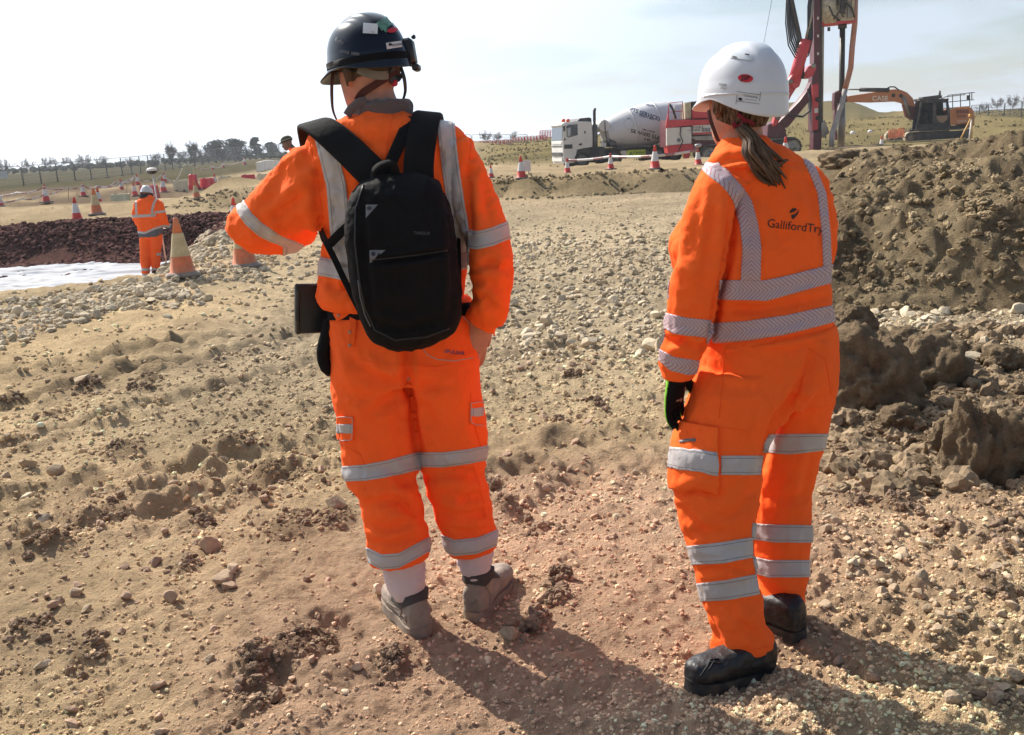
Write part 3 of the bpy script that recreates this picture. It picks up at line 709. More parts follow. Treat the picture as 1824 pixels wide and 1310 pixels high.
NA, NR = 860, 640
aF = np.linspace(-math.radians(41), math.radians(41), NA)
aB = np.linspace(math.radians(41), math.radians(319), 62)[1:-1]
ang = np.concatenate([aF, aB])
inv = np.linspace(1 / 1.55, 1 / 60.0, NR)
dist = np.concatenate([[0.02, 0.5, 1.0, 1.3], 1 / inv, np.geomspace(60, 2600, 70)[1:]])
D, A = np.meshgrid(dist, ang, indexing='ij')
P = np.c_[(D * np.sin(A)).ravel(), (D * np.cos(A)).ravel()]
Z = zones(P)
zz = macro(P) + relief(P, Z)
nr, nc = D.shape
I = np.arange(nr * nc).reshape(nr, nc)
Fq = np.stack([I[:-1], np.roll(I, -1, 1)[:-1], np.roll(I, -1, 1)[1:], I[1:]], -1).reshape(-1, 4)
lerp = lambda a, b, t: a + (b - a) * t[:, None]
def colour(P, Z):
    x, y = P[:, 0], P[:, 1]; d = np.hypot(x, y)
    pink = np.array([0.475, 0.312, 0.205]); tan = np.array([0.475, 0.348, 0.205]); grey = np.array([0.385, 0.30, 0.198]); yel = np.array([0.325, 0.25, 0.155])
    t = sstep(0.2, 0.95, np.exp(-(((x - .25) / 1.1) ** 2 + ((y - 2.9) / 1.3) ** 2)) + .55 * fbm(P * 0.6, 3, seed=91) + .25)
    c = lerp(np.tile(tan, (len(P), 1)), pink, t * (1 - sstep(4.5, 9, d)))
    c = lerp(c, grey, sstep(5, 9, d) * sstep(-3.5, -1.5, x) * (1 - sstep(24, 27, y)))
    c = lerp(c, yel, sstep(24, 30, y) * 0.8); c = c * (1 - .16 * sstep(12, 20, d) + .20 * fbm(P * np.array([.5, 1.6]), 4, gain=.65, seed=93) * sstep(9, 16, d))[:, None]
    c = lerp(c, np.array([0.46, 0.37, 0.245]), Z['stony'] * 0.4)
    c = c * 1.34
    c = c * (1 + 0.22 * Z['n'] + 0.26 * Z['n2'])[:, None]
    # damp, darker streaks
    c = lerp(c, np.array([0.23, 0.155, 0.108]), 0.28 * sstep(0.15, 0.5, fbm(P * 1.1 + 7, 4, seed=95)) * (1 - sstep(8, 16, d)))
    c = lerp(c, np.array([0.115, 0.072, 0.048]), Z['dark'] * 0.5)
    c = lerp(c, np.array([0.115, 0.056, 0.048]), Z['red'])
    c = lerp(c, np.array([0.16, 0.125, 0.068]), np.exp(-((y - (27.1 - 0.58 * x)) / 0.75) ** 2) * sstep(-11, -8, x) * 0.85)  # olive-brown bank face, with its backlit shade painted into the colour
    g = np.array([0.082, 0.068, 0.036]); g2 = np.array([0.060, 0.056, 0.026])
    c = lerp(c, lerp(np.tile(g, (len(P), 1)), g2, sstep(-0.1, 0.25, fbm(P * np.array([0.05, 0.25]), 3, seed=97))), Z['grass'])
    fr = lerp(np.tile(np.array([0.205, 0.16, 0.07]), (len(P), 1)), np.array([0.10, 0.085, 0.038]), sstep(-0.15, 0.3, fbm(P * np.array([0.12, 0.5]), 4, seed=99)))
    c = lerp(c, fr, Z['far'] * 0.97)
    c = lerp(c, np.array([0.10, 0.075, 0.055]), np.exp(-((y - 47 - 0.45 * (x + 14)) / 1.5) ** 2) * sstep(-9, -12, x) * 0.8)
    brn = sstep(38, 43, y + .2 * (x + 12)) * (1 - sstep(70, 90, y)) * sstep(-6, -11, x + 0.06 * y + 3); c = lerp(c, np.array([.15, .108, .075]), brn * .95 * sstep(-.45, -.05, fbm(P * .35, 3, seed=103)))
    md_ = gr(410, 333, .3); c = lerp(c, np.array([.20, .155, .085]), np.exp(-(((x - md_[0]) / 1.5) ** 2 + ((y - md_[1]) / 1.3) ** 2)) * .9)
    ch_ = gr(1660, 720); chn = 1 - sstep(.7, 1.15, np.hypot((x - ch_[0]) / 1.0, (y - ch_[1] - .35) / 1.5) + .3 * Z['n2']); c = lerp(c, np.array([.245, .178, .112]), .85 * chn)
    pile = sstep(1.05, 0.8, np.hypot((x - 44) / 17, (y - 160) / 26)); c = lerp(c, np.array([0.165, 0.14, 0.075]), pile * 0.8)
    return np.clip(c, 0.01, 0.8)
colr = colour(P, Z)

def earth_mat(name, base=None, bump=1.0, grain=260.0, speck=0.25):
    m, t, b, l = principled(name)
    tc = N(t, 'ShaderNodeTexCoord')
    if base is None:
        at_ = N(t, 'ShaderNodeAttribute', attribute_name='tint'); src = at_.outputs['Color']
    else:
        rg = N(t, 'ShaderNodeRGB'); rg.outputs[0].default_value = (*base, 1); src = rg.outputs[0]
    n1 = N(t, 'ShaderNodeTexNoise'); n1.inputs['Scale'].default_value = 9; n1.inputs['Detail'].default_value = 9; n1.inputs['Roughness'].default_value = 0.72; l(tc.outputs['Object'], n1.inputs[0])
    r1 = N(t, 'ShaderNodeMapRange'); r1.inputs[1].default_value = 0.28; r1.inputs[2].default_value = 0.72; r1.inputs[3].default_value = 0.66; r1.inputs[4].default_value = 1.34; l(n1.outputs[0], r1.inputs[0])
    mu = N(t, 'ShaderNodeMix', data_type='RGBA', blend_type='MULTIPLY'); mu.inputs[0].default_value = 1; l(src, mu.inputs[6]); l(r1.outputs[0], mu.inputs[7])
    vo = N(t, 'ShaderNodeTexVoronoi'); vo.inputs['Scale'].default_value = 70; l(tc.outputs['Object'], vo.inputs[0])
    vr = N(t, 'ShaderNodeMapRange'); vr.inputs[1].default_value = 0.75; vr.inputs[2].default_value = 0.95; vr.inputs[3].default_value = 0; vr.inputs[4].default_value = speck
    sp = N(t, 'ShaderNodeSeparateColor'); l(vo.outputs['Color'], sp.inputs[0]); l(sp.outputs[0], vr.inputs[0])
    m2 = N(t, 'ShaderNodeMix', data_type='RGBA'); m2.inputs[7].default_value = (0.46, 0.37, 0.27, 1); l(vr.outputs[0], m2.inputs[0]); l(mu.outputs[2], m2.inputs[6])
    l(m2.outputs[2], b.inputs['Base Color']); b.inputs['Roughness'].default_value = 0.95; b.inputs['Specular IOR Level'].default_value = 0.0
    n2 = N(t, 'ShaderNodeTexNoise'); n2.inputs['Scale'].default_value = grain; n2.inputs['Detail'].default_value = 4; n2.inputs['Roughness'].default_value = 0.7; l(tc.outputs['Object'], n2.inputs[0])
    n3 = N(t, 'ShaderNodeTexNoise'); n3.inputs['Scale'].default_value = grain / 5; n3.inputs['Detail'].default_value = 6; n3.inputs['Roughness'].default_value = 0.7; l(tc.outputs['Object'], n3.inputs[0])
    sm = N(t, 'ShaderNodeMath', operation='MULTIPLY_ADD'); sm.inputs[1].default_value = 0.5; l(n2.outputs[0], sm.inputs[0]); l(n3.outputs[0], sm.inputs[2])
    n4 = N(t, 'ShaderNodeTexNoise'); n4.inputs['Scale'].default_value = grain / 20; n4.inputs['Detail'].default_value = 8; n4.inputs['Roughness'].default_value = 0.75; l(tc.outputs['Object'], n4.inputs[0])
    s4 = N(t, 'ShaderNodeMath', operation='MULTIPLY_ADD'); s4.inputs[1].default_value = 1.3; l(n4.outputs[0], s4.inputs[0]); l(sm.outputs[0], s4.inputs[2]); sm = s4
    bp = N(t, 'ShaderNodeBump'); bp.inputs['Strength'].default_value = bump; bp.inputs['Distance'].default_value = 0.032; l(sm.outputs[0], bp.inputs['Height']); l(bp.outputs[0], b.inputs['Normal'])
    return m
M_EARTH = earth_mat('trodden_earth')
gm = newmesh('ground', np.c_[P, zz], Fq, True, M_EARTH)
attr(gm, 'tint', np.c_[colr, np.ones(len(P))])
ground = link('ground', gm); tag(ground, 'rough trodden tan building site ground with ruts and stones', kind='structure')
def hgt(x, y):
    p = np.array([[x, y]], float) if np.isscalar(x) else np.c_[x, y]
    z = macro(p) + relief(p, zones(p)); return float(z[0]) if np.isscalar(x) else z
def onground(px, py, it=12):
    """the ground point under a pixel"""
    z = 0.0
    for _ in range(it):
        c = gr(px, py, z); z = 0.5 * z + 0.5 * float(macro(c[None, :2])[0])
    return np.array([c[0], c[1], hgt(c[0], c[1])])
# ------------------------------------------------------------------ stones, crumbs, heap, pit
def ico(sub):
    bm = bmesh.new(); bmesh.ops.create_icosphere(bm, subdivisions=sub, radius=1.0); V = np.array([v.co[:] for v in bm.verts]); T = np.array([[v.index for v in f.verts] for f in bm.faces]); bm.free(); return V, T
def rock_shape(seed, sub=3, ang=0.55):
    """an angular, slightly flattened cobble: a ball shaved by random planes"""
    r_ = np.random.default_rng(seed); V, T = ico(sub); n = r_.normal(size=(11, 3)); n /= np.linalg.norm(n, axis=1)[:, None]; d = r_.uniform(.40, .84, 11)
    for k in range(11):
        o = V @ n[k] - d[k]; V = V - np.clip(o, 0, None)[:, None] * n[k] * .92
    V = V * (1 + .07 * fbm(V * 2.2, 3, seed=seed)[:, None]) * r_.uniform(.7, 1.0, 3) * np.array([1, 1, .8]); return V / np.abs(V).max(), T
def clod_shape(seed, sub=4, rough=.30):
    V, T = ico(sub); q = V * 1.3 + seed * 3.1
    d = rough * fbm(q, 5, gain=.62, seed=seed) + .22 * rough * ridged(q * 2.6, 3, seed + 4) - .45 * rough * np.clip(vnoise(q * 1.8, seed + 8), 0, 1)
    V = V * (1 + d)[:, None]; V[:, 2] *= .8; return V, T
def stone_mat(name, instancer):
    m, t, b, l = principled(name)
    if instancer:
        a = N(t, 'ShaderNodeAttribute', attribute_name='tint'); a.attribute_type = 'INSTANCER'; src = a.outputs['Color']
    else:
        a = N(t, 'ShaderNodeObjectInfo'); src = a.outputs['Color']
    tc = N(t, 'ShaderNodeTexCoord'); ge = N(t, 'ShaderNodeNewGeometry')
    n1 = N(t, 'ShaderNodeTexNoise'); n1.inputs['Scale'].default_value = 22; n1.inputs['Detail'].default_value = 7; n1.inputs['Roughness'].default_value = .7; l(ge.outputs['Position'], n1.inputs[0])
    r1 = N(t, 'ShaderNodeMapRange'); r1.inputs[1].default_value = .3; r1.inputs[2].default_value = .7; r1.inputs[3].default_value = .72; r1.inputs[4].default_value = 1.25; l(n1.outputs[0], r1.inputs[0])
    mu = N(t, 'ShaderNodeMix', data_type='RGBA', blend_type='MULTIPLY'); mu.inputs[0].default_value = 1; l(src, mu.inputs[6]); l(r1.outputs[0], mu.inputs[7]); l(mu.outputs[2], b.inputs['Base Color'])
    b.inputs['Roughness'].default_value = .9; b.inputs['Specular IOR Level'].default_value = .04
    n2 = N(t, 'ShaderNodeTexNoise'); n2.inputs['Scale'].default_value = 120; n2.inputs['Detail'].default_value = 6; l(ge.outputs['Position'], n2.inputs[0])
    bp = N(t, 'ShaderNodeBump'); bp.inputs['Strength'].default_value = .5; bp.inputs['Distance'].default_value = .006; l(n2.outputs[0], bp.inputs['Height']); l(bp.outputs[0], b.inputs['Normal'])
    return m
M_STONE = stone_mat('limestone', False); M_STONE_I = stone_mat('loose_stone', True)
def scatter(name, pts, size, tint, seed=0, crumb=False, mat_=None, flat=.75, sub=2, kind='stuff', label=None, parent=None):
    """loose pieces too small and many to count: instances on points"""
    r_ = np.random.default_rng(seed); n = len(pts)
    me = bpy.data.meshes.new(name); me.vertices.add(n); me.vertices.foreach_set('co', np.asarray(pts, np.float32).ravel()); me.update()
    sz_ = np.asarray(size)[:, None] * r_.uniform(.65, 1.25, (n, 3)) * np.array([1, 1, flat])
    attr(me, 'sc', sz_); attr(me, 'rt', np.c_[r_.normal(0, .35, (n, 2)), r_.uniform(0, 6.28, n)]); attr(me, 'vid', r_.integers(0, 6, n)); attr(me, 'tint', np.c_[tint, np.ones(n)])
    g = bpy.data.node_groups.new(name, 'GeometryNodeTree'); g.interface.new_socket('Geometry', in_out='INPUT', socket_type='NodeSocketGeometry'); g.interface.new_socket('Geometry', in_out='OUTPUT', socket_type='NodeSocketGeometry')
    gi = g.nodes.new('NodeGroupInput'); go = g.nodes.new('NodeGroupOutput'); l = g.links.new; jn = g.nodes.new('GeometryNodeJoinGeometry')
    nm = g.nodes.new('GeometryNodeInputNormal'); ps = g.nodes.new('GeometryNodeInputPosition')
    for k in range(6):
        ic = g.nodes.new('GeometryNodeMeshIcoSphere'); ic.inputs['Subdivisions'].default_value = sub; ic.inputs['Radius'].default_value = 1.0
        nz = g.nodes.new('ShaderNodeTexNoise'); nz.inputs['Scale'].default_value = 1.5 if crumb else 1.0; nz.inputs['Detail'].default_value = 3.0 if crumb else 1.0
        ad = g.nodes.new('ShaderNodeVectorMath'); ad.operation = 'ADD'; ad.inputs[1].default_value = (k * 7.7 + seed, k * 3.1, k * 5.3); l(ps.outputs[0], ad.inputs[0]); l(ad.outputs[0], nz.inputs['Vector'])
        sb = g.nodes.new('ShaderNodeMath'); sb.operation = 'MULTIPLY_ADD'; sb.inputs[1].default_value = 1.7 if crumb else 1.3; sb.inputs[2].default_value = -.95 if crumb else -.75; l(nz.outputs[0], sb.inputs[0])
        sc = g.nodes.new('ShaderNodeVectorMath'); sc.operation = 'SCALE'; l(ps.outputs[0], sc.inputs[0]); l(sb.outputs[0], sc.inputs['Scale'])
        sp = g.nodes.new('GeometryNodeSetPosition'); l(ic.outputs[0], sp.inputs[0]); l(sc.outputs[0], sp.inputs['Offset'])
        sh = g.nodes.new('GeometryNodeSetShadeSmooth'); sh.inputs['Shade Smooth'].default_value = False; l(sp.outputs[0], sh.inputs[0])
        sm = g.nodes.new('GeometryNodeSetMaterial'); sm.inputs['Material'].default_value = mat_ or M_STONE_I; l(sh.outputs[0], sm.inputs[0])
        gt = g.nodes.new('GeometryNodeGeometryToInstance'); l(sm.outputs[0], gt.inputs[0]); l(gt.outputs[0], jn.inputs[0])
    io = g.nodes.new('GeometryNodeInstanceOnPoints'); l(gi.outputs[0], io.inputs['Points']); l(jn.outputs[0], io.inputs['Instance']); io.inputs['Pick Instance'].default_value = True
    for nm_, ty, so_ in (('vid', 'INT', 'Instance Index'), ('rt', 'FLOAT_VECTOR', 'Rotation'), ('sc', 'FLOAT_VECTOR', 'Scale')):
        a = g.nodes.new('GeometryNodeInputNamedAttribute'); a.data_type = 'FLOAT' if ty == 'INT' else ty; a.inputs[0].default_value = nm_
        src = [o for o in a.outputs if o.enabled and o.name == 'Attribute'][0]
        l(src, io.inputs[so_])
    l(io.outputs[0], go.inputs[0]); o = link(name, me, parent); o.modifiers.new('scatter', 'NODES').node_group = g
    tag(o, label, kind=kind); return o

def ground_xy(px, py):
    """many pixels -> ground points"""
    z = np.zeros(len(px)); 
    d = _fw + ((px - 912) / F)[:, None] * _R + ((655 - py) / F)[:, None] * _U
    for _ in range(10):
        c = _C + d * ((z - HC) / d[:, 2])[:, None]; z = .5 * z + .5 * macro(c[:, :2])
    return c[:, :2]
rs = np.random.default_rng(21)
PALE = np.array([.54, .445, .315]); BUFF = np.array([.39, .295, .20]); PINK = np.array([.385, .265, .185])
cand = []      # px, py, size px, tint, sink
def region(n, fx, smin, smax, tint, var=.12, power=1.8):
    for _ in range(n):
        x, y = fx(); s = smin + (smax - smin) * rs.random() ** power; cand.append((x, y, s, np.clip(tint * (1 + var * rs.normal()), .05, .75)))
def para(a, b, c, d):     # random point of a quadrilateral
    def f():
        u, v = rs.random(2); p = (1 - v) * ((1 - u) * np.array(a) + u * np.array(b)) + v * ((1 - u) * np.array(d) + u * np.array(c)); return p[0], p[1]
    return f
region(1300, para((880, 430), (1190, 425), (1185, 650), (880, 650)), 4.5, 13, PALE * .9, power=2.2)
region(900, para((-80, 548), (262, 506), (345, 520), (-80, 632)), 7, 15, PALE * .92)
region(420, para((330, 425), (500, 420), (480, 505), (340, 508)), 6, 13, PALE * .9)
region(500, para((1480, 525), (1860, 540), (1870, 610), (1480, 600)), 5, 13, PALE * .9)
region(210, para((-60, 558), (260, 508), (335, 520), (-60, 640)), 11, 27, PALE)
region(80, para((225, 512), (330, 500), (385, 540), (200, 560)), 10, 22, PALE * .95)
region(90, para((335, 425), (470, 425), (470, 500), (345, 505)), 9, 21, PALE * .93)
region(60, para((440, 480), (570, 440), (570, 520), (400, 540)), 7, 15, PALE * .95)
region(150, para((905, 520), (1180, 520), (1170, 645), (890, 640)), 9, 30, PALE * .95, power=3)
region(160, para((905, 425), (1190, 420), (1190, 520), (905, 520)), 6, 19, PALE * .92, power=2.5)
region(40, para((880, 400), (1200, 395), (1200, 425), (900, 430)), 5, 12, PALE * .95)
region(75, para((1490, 535), (1830, 545), (1850, 600), (1495, 590)), 10, 34, PALE, power=2.5)
region(110, para((1440, 900), (1830, 980), (1830, 1300), (1460, 1010)), 9, 30, BUFF * 1.08, power=3)
region(45, para((0, 640), (600, 560), (600, 820), (0, 900)), 8, 24, BUFF, power=3)
region(90, para((0, 860), (640, 820), (680, 1300), (0, 1310)), 9, 30, PINK * 1.05, power=3.2)
region(70, para((860, 640), (1200, 640), (1210, 1180), (890, 900)), 8, 22, PINK * 1.08, power=3)
for x, y, s, c in ((372, 975, 54, PINK), (402, 1034, 52, BUFF), (415, 1024, 34, BUFF), (306, 1072, 40, PINK), (598, 905, 54, BUFF), (676, 1047, 36, PALE), (965, 1076, 34, PINK * 1.1), (222, 1010, 22, PINK), (262, 1014, 20, PINK), (134, 1062, 34, BUFF), (155, 1088, 26, BUFF), (75, 1185, 26, PALE), (375, 1185, 26, BUFF), (45, 890, 34, PALE * .95), (105, 845, 38, BUFF), (50, 832, 38, BUFF), (80, 920, 30, PALE * .9), (615, 1238, 20, PALE), (280, 1215, 30, PINK), (150, 690, 34, BUFF),
                   (300, 570, 22, PALE), (398, 650, 22, BUFF), (620, 850, 40, PINK), (1728, 648, 40, PALE * .9), (1755, 622, 26, PALE * .9), (1812, 562, 44, PALE), (1690, 612, 20, PALE), (1495, 1180, 26, PINK), (1550, 1210, 30, PINK * .9), (1770, 1270, 34, BUFF), (1806, 1215, 46, BUFF), (1700, 1270, 36, BUFF), (1765, 1180, 30, PALE), (1640, 1050, 30, BUFF), (1520, 1030, 28, PALE), (1590, 1062, 24, BUFF), (1160, 625, 46, PALE), (905, 1145, 34, BUFF * .9), (1050, 628, 30, PALE), (1000, 622, 30, PALE), (1400, 1265, 26, BUFF), (1240, 610, 20, PALE), (1178, 628, 44, PALE), (985, 590, 24, PALE), (940, 598, 30, PALE), (1690, 975, 26, PALE), (1470, 1090, 30, BUFF), (1600, 1000, 24, PALE)):
    cand.append((x, y, s, np.array(c)))
cand.sort(key=lambda c: -c[2])
cx = np.array([c[0] for c in cand]); cy = np.array([c[1] for c in cand]); cs = np.array([c[2] for c in cand]); ct = np.array([c[3] for c in cand])
G2 = ground_xy(cx, cy); Gz = hgt(G2[:, 0], G2[:, 1]); dep = np.hypot(G2[:, 1], 1.5); rad = cs / 2 * dep / F
NB = 298
protos = [newmesh('stone', *rock_shape(k, 3 if k < 12 else 2), False, M_STONE) for k in range(14)]
for k in range(NB):
    o = link('stone', protos[k % 14], ground); s = rad[k]
    o.location = (G2[k, 0], G2[k, 1], Gz[k] + s * .28); o.rotation_euler = (rs.normal(0, .3), rs.normal(0, .3), rs.uniform(0, 6.28)); o.scale = (s * rs.uniform(.85, 1.15), s * rs.uniform(.75, 1.05), s * rs.uniform(.7, 1.0)); o.color = (*ct[k], 1)
scatter('small_stones', np.c_[G2[NB:], Gz[NB:] + rad[NB:] * .2], rad[NB:], ct[NB:], 3, sub=3)
# pebbles and crumbs over the whole trodden ground
def crumbs(name, n, y0, y1, smin, smax, seed, crumb, tintf, power=2.6, sub=2, x0=-300, x1=2124):
    r_ = np.random.default_rng(seed); px = r_.uniform(x0, x1, n); py = y0 + (y1 - y0) * r_.random(n); q = ground_xy(px, py)
    Zz = zones(q); ok = (Zz['sd'] < .1); 
    keep = r_.random(n) < np.clip(.45 + .9 * Zz['n'] + .6 * Zz['n2'] + Zz['stony'] + Zz['dark'] * 2, .12, 1)
    q = q[ok & keep]; Zk = {k: v[ok & keep] for k, v in Zz.items()}; m = len(q)
    d = np.hypot(q[:, 1], 1.5); s = (smin + (smax - smin) * r_.random(m) ** power) * np.clip(d / 3.2, .75, 3.0)
    scatter(name, np.c_[q, hgt(q[:, 0], q[:, 1]) + s * .15], s, np.clip(tintf(q, Zk, r_), .02, .7), seed, crumb, sub=sub)
crumbs('soil_crumbs', 70000, 620, 1420, .0018, .0095, 31, True, lambda q, Z_, r_: colour(q, Z_) * (1.0 + .15 * r_.normal(size=(len(q), 1))), sub=3)
crumbs('soil_crumbs', 6500, 345, 660, .004, .012, 32, True, lambda q, Z_, r_: colour(q, Z_) * (1.12 + .18 * r_.normal(size=(len(q), 1))), sub=2)
crumbs('soil_crumbs', 16000, 340, 480, .0035, .0085, 34, True, lambda q, Z_, r_: colour(q, Z_) * (1.0 + .2 * r_.normal(size=(len(q), 1))), sub=1)
crumbs('pebbles', 6000, 420, 1420, .003, .013, 33, False, lambda q, Z_, r_: np.where(r_.random((len(q), 1)) < .5, BUFF, colour(q, Z_) * 1.25) * (1 + .12 * r_.normal(size=(len(q), 1))), sub=2)
# torn lumps of darker soil on the clumps
q = np.concatenate([np.c_[rs.normal(x, r_ * .55, 30), rs.normal(y, r_ * .65, 30)] for x, y, r_, h in _cl]); s = .004 + .022 * rs.random(len(q)) ** 2.5
scatter('dark_soil_lumps', np.c_[q, hgt(q[:, 0], q[:, 1]) + s * .2], s, np.array([.235, .162, .11]) * (1 + .2 * rs.normal(size=(len(q), 1))), 35, True, sub=3)

# spoil heap
POLY = np.array([(1.95, 8.25), (2.05, 9.6), (2.45, 11.4), (3.2, 13.4), (4.2, 15.0), (7, 16.4), (18, 17.5), (18, 5.2), (8, 6.2), (5.0, 6.95), (3.9, 7.35)])
def poly_sd(P, poly):
    d = np.full(len(P), 1e9); ins = np.zeros(len(P), bool); n = len(poly)
    for i in range(n):
        a, b = poly[i], poly[(i + 1) % n]; dd, _ = seg_d(P, a, b); d = np.minimum(d, dd)
        c = (a[1] > P[:, 1]) != (b[1] > P[:, 1]); xx = (b[0] - a[0]) * (P[:, 1] - a[1]) / (b[1] - a[1] + 1e-12) + a[0]; ins ^= c & (P[:, 0] < xx)
    return np.where(ins, d, -d)
def heap_h(P):
    sd = poly_sd(P, POLY) + .28 * fbm(P * .9, 3, seed=61)
    top = 1.12 + .05 * (P[:, 0] - 5) * (P[:, 0] < 9) + .24 * fbm(P * .42, 3, seed=62) - .028 * np.clip(P[:, 1] - 11, 0, 9)
    t = np.clip(sd / 1.9, 0, 1); h = top * (1 - (1 - t) ** 1.5)
    w = P + .10 * np.c_[vnoise(P * 5, 65), vnoise(P * 5, 66)]
    amp = sstep(-.25, .35, sd)
    h = h + amp * (.20 * fbm(P * 1.8, 4, gain=.6, seed=63) + .05 * ridged(P * 3.6, 3, 64) + .55 * lumps(w, .62, .38, 11, .6)[0] * .62 + .6 * lumps(w, .30, .5, 12, .6)[0] * .30 + .6 * lumps(w, .14, .55, 13, .6)[0] * .14 + .02 * fbm(P * 14, 3, seed=67))
    # run-out gullies down the face
    return np.where(sd > -.3, h, 0) - .12 * sstep(0.0, -.3, sd), sd
aH = np.linspace(math.radians(12), math.radians(50), 460); dH = 1 / np.linspace(1 / 6.6, 1 / 19.5, 300); DD, AA = np.meshgrid(dH, aH, indexing='ij')
PH = np.c_[(DD * np.sin(AA)).ravel(), (DD * np.cos(AA)).ravel()]; hh, sdh = heap_h(PH)
ih = np.arange(DD.size).reshape(DD.shape); FH = np.stack([ih[:-1, :-1], ih[:-1, 1:], ih[1:, 1:], ih[1:, :-1]], -1).reshape(-1, 4)
FH = FH[(sdh[FH] > -.32).any(1)]
u, inv_ = np.unique(FH, return_inverse=True); PH = PH[u]; hh = hh[u]; sdh = sdh[u]
hm = newmesh('spoil_heap', np.c_[PH, macro(PH) + hh], inv_.reshape(-1, 4), True, M_EARTH)
nh = fbm(PH * 1.1, 4, seed=68); ch = lerp(np.tile([.205, .150, .090], (len(PH), 1)), np.array([.31, .235, .142]), sstep(-.3, .35, nh)); ch = lerp(ch, np.array([.10, .072, .05]), .7 * sstep(.1, .45, fbm(PH * 2.3, 3, seed=69)))
attr(hm, 'tint', np.c_[ch, np.ones(len(PH))])
heap = link('spoil_heap', hm); tag(heap, 'long heap of dug brown soil at the right behind the white helmet person', 'soil heap')
k = rs.choice(len(PH), 9000, replace=False); s = .008 + .045 * rs.random(9000) ** 4
ok = sdh[k] > -.2
scatter('heap_clods', np.c_[PH[k], macro(PH[k]) + hh[k] + s * .2][ok], s[ok], (ch[k] * (1 + .18 * rs.normal(size=(9000, 1))))[ok], 36, True, sub=3, parent=heap)
# big torn clods at its foot
CL = earth_mat('clod_earth', (.26, .19, .12), bump=1.0, grain=140, speck=.12)
for k, (px, py, wpx, hpx, lab) in enumerate(((1522, 612, 84, 76, 'brown clod right behind the back of the white helmet person'), (1560, 735, 165, 160, 'largest torn soil clod, standing upright beside the orange trousers'), (1672, 690, 130, 112, 'flat-topped dark soil clod behind the largest clod'), (1500, 730, 60, 90, 'narrow dark clod half hidden by the orange trousers'), (1742, 850, 105, 170, 'tall pointed soil clod in the cluster at the right edge'), (1812, 850, 120, 130, 'smooth pale-topped soil clod cut by the right edge'), (1700, 800, 60, 70, 'small clod leaning on the tall pointed clod'), (1512, 300, 88, 34, 'dark crusted clod on the crest of the heap by the drill'), (1790, 660, 70, 44, 'low clod between the pale stones and the tall clod'), (1610, 770, 70, 40, 'small broken clod lying in front of the largest clod'), (1650, 840, 60, 34, 'flat crumbled clod left of the small leaning clod'), (1620, 640, 80, 50, 'rounded clod behind the largest clod near the pale stones'))):
    if k == 7: g3 = at(px, py, 13.2); zb = g3[2]; g3 = g3[:2]
    else: g3 = onground(px, py); zb = g3[2]
    sc = math.hypot(g3[1], 1.5) / F; V, T = clod_shape(40 + k, 5, .50)
    V = V * np.array([wpx * sc / 1.9, wpx * sc / 2.0, hpx * sc / 1.25]); V[:, 2] = np.maximum(V[:, 2], -.25 * hpx * sc)
    V = V + normals(V, T) * (.016 * fbm(V * 18 + k, 5, gain=.7, seed=77) - .012 * np.clip(ridged(V * 7 + k, 2, 78) - .45, 0, 1))[:, None]
    o = link('soil_clod', newmesh('soil_clod', V, T, True, CL)); o.location = (g3[0], g3[1] + .25 * wpx * sc, zb + .22 * hpx * sc); o.rotation_euler = (0, 0, k * 1.1)
    tag(o, lab, 'soil clod', 'torn soil clods by the heap')
n = 900; q = ground_xy(rs.uniform(1470, 1860, n), rs.uniform(590, 880, n)); s = .008 + .075 * rs.random(n) ** 3; scatter('churned_lumps', np.c_[q, hgt(q[:, 0], q[:, 1]) + s * .15], s, np.array([.25, .182, .115]) * (1 + .2 * rs.normal(size=(n, 1))), 39, True, sub=3)
# pit: red crushed stone bank, white sheet
n = 15000; q = np.c_[rs.uniform(-21, -5.2, n), rs.uniform(22.0, 27.4, n)]; sdq = pit_sd(q); q = q[(sdq > -.2)]; 
s = .035 + .055 * rs.random(len(q)) ** 2; scatter('red_crushed_stone', np.c_[q, hgt(q[:, 0], q[:, 1]) + s * .2], s, np.array([.125, .060, .050]) * (1 + .28 * rs.normal(size=(len(q), 1))), 41, sub=2, label='dark red crushed stone on the bank of the pit')
n = 1500; q = np.c_[rs.uniform(-9, -5, n), rs.uniform(14, 25, n)]; sdq = pit_sd(q); q = q[(sdq > -.3) & (sdq < 1.6)]; s = .04 + .08 * rs.random(len(q)) ** 2
scatter('pit_edge_stones', np.c_[q, hgt(q[:, 0], q[:, 1]) + s * .2], s, PALE * .8 * (1 + .15 * rs.normal(size=(len(q), 1))), 42, sub=2)
gx = np.linspace(-19, -6.5, 260); gy = np.linspace(15.2, 24.3, 220); GX, GY = np.meshgrid(gx, gy, indexing='xy'); PG = np.c_[GX.ravel(), GY.ravel()]
okg = poly_sd(PG, np.array([(-19, 12.5), (-8.6, 15.4), (-7.35, 19.0), (-7.6, 23.4), (-10, 23.9), (-14, 23.6), (-19, 24.2)])) > 0
wr_ = .085 * ridged(PG * np.array([.55, 2.2]) + .4 * np.c_[vnoise(PG * .8, 1), vnoise(PG * .8, 2)], 3, 71) + .03 * fbm(PG * np.array([1.5, 5]), 3, seed=72)
ig = np.arange(GX.size).reshape(GX.shape); FG = np.stack([ig[:-1, :-1], ig[:-1, 1:], ig[1:, 1:], ig[1:, :-1]], -1).reshape(-1, 4); FG = FG[okg[FG].all(1)]
u, inv_ = np.unique(FG, return_inverse=True); PG = PG[u]
sh = link('geotextile_sheet', newmesh('geotextile_sheet', np.c_[PG, macro(PG) + .07 + wr_[u]], inv_.reshape(-1, 4), True, mat('white_geotextile', (.36, .375, .41), rough=.8, var=.14, vs=3, dirt=(.28, .22, .16), dirt_amt=.45, ds=1.5)))
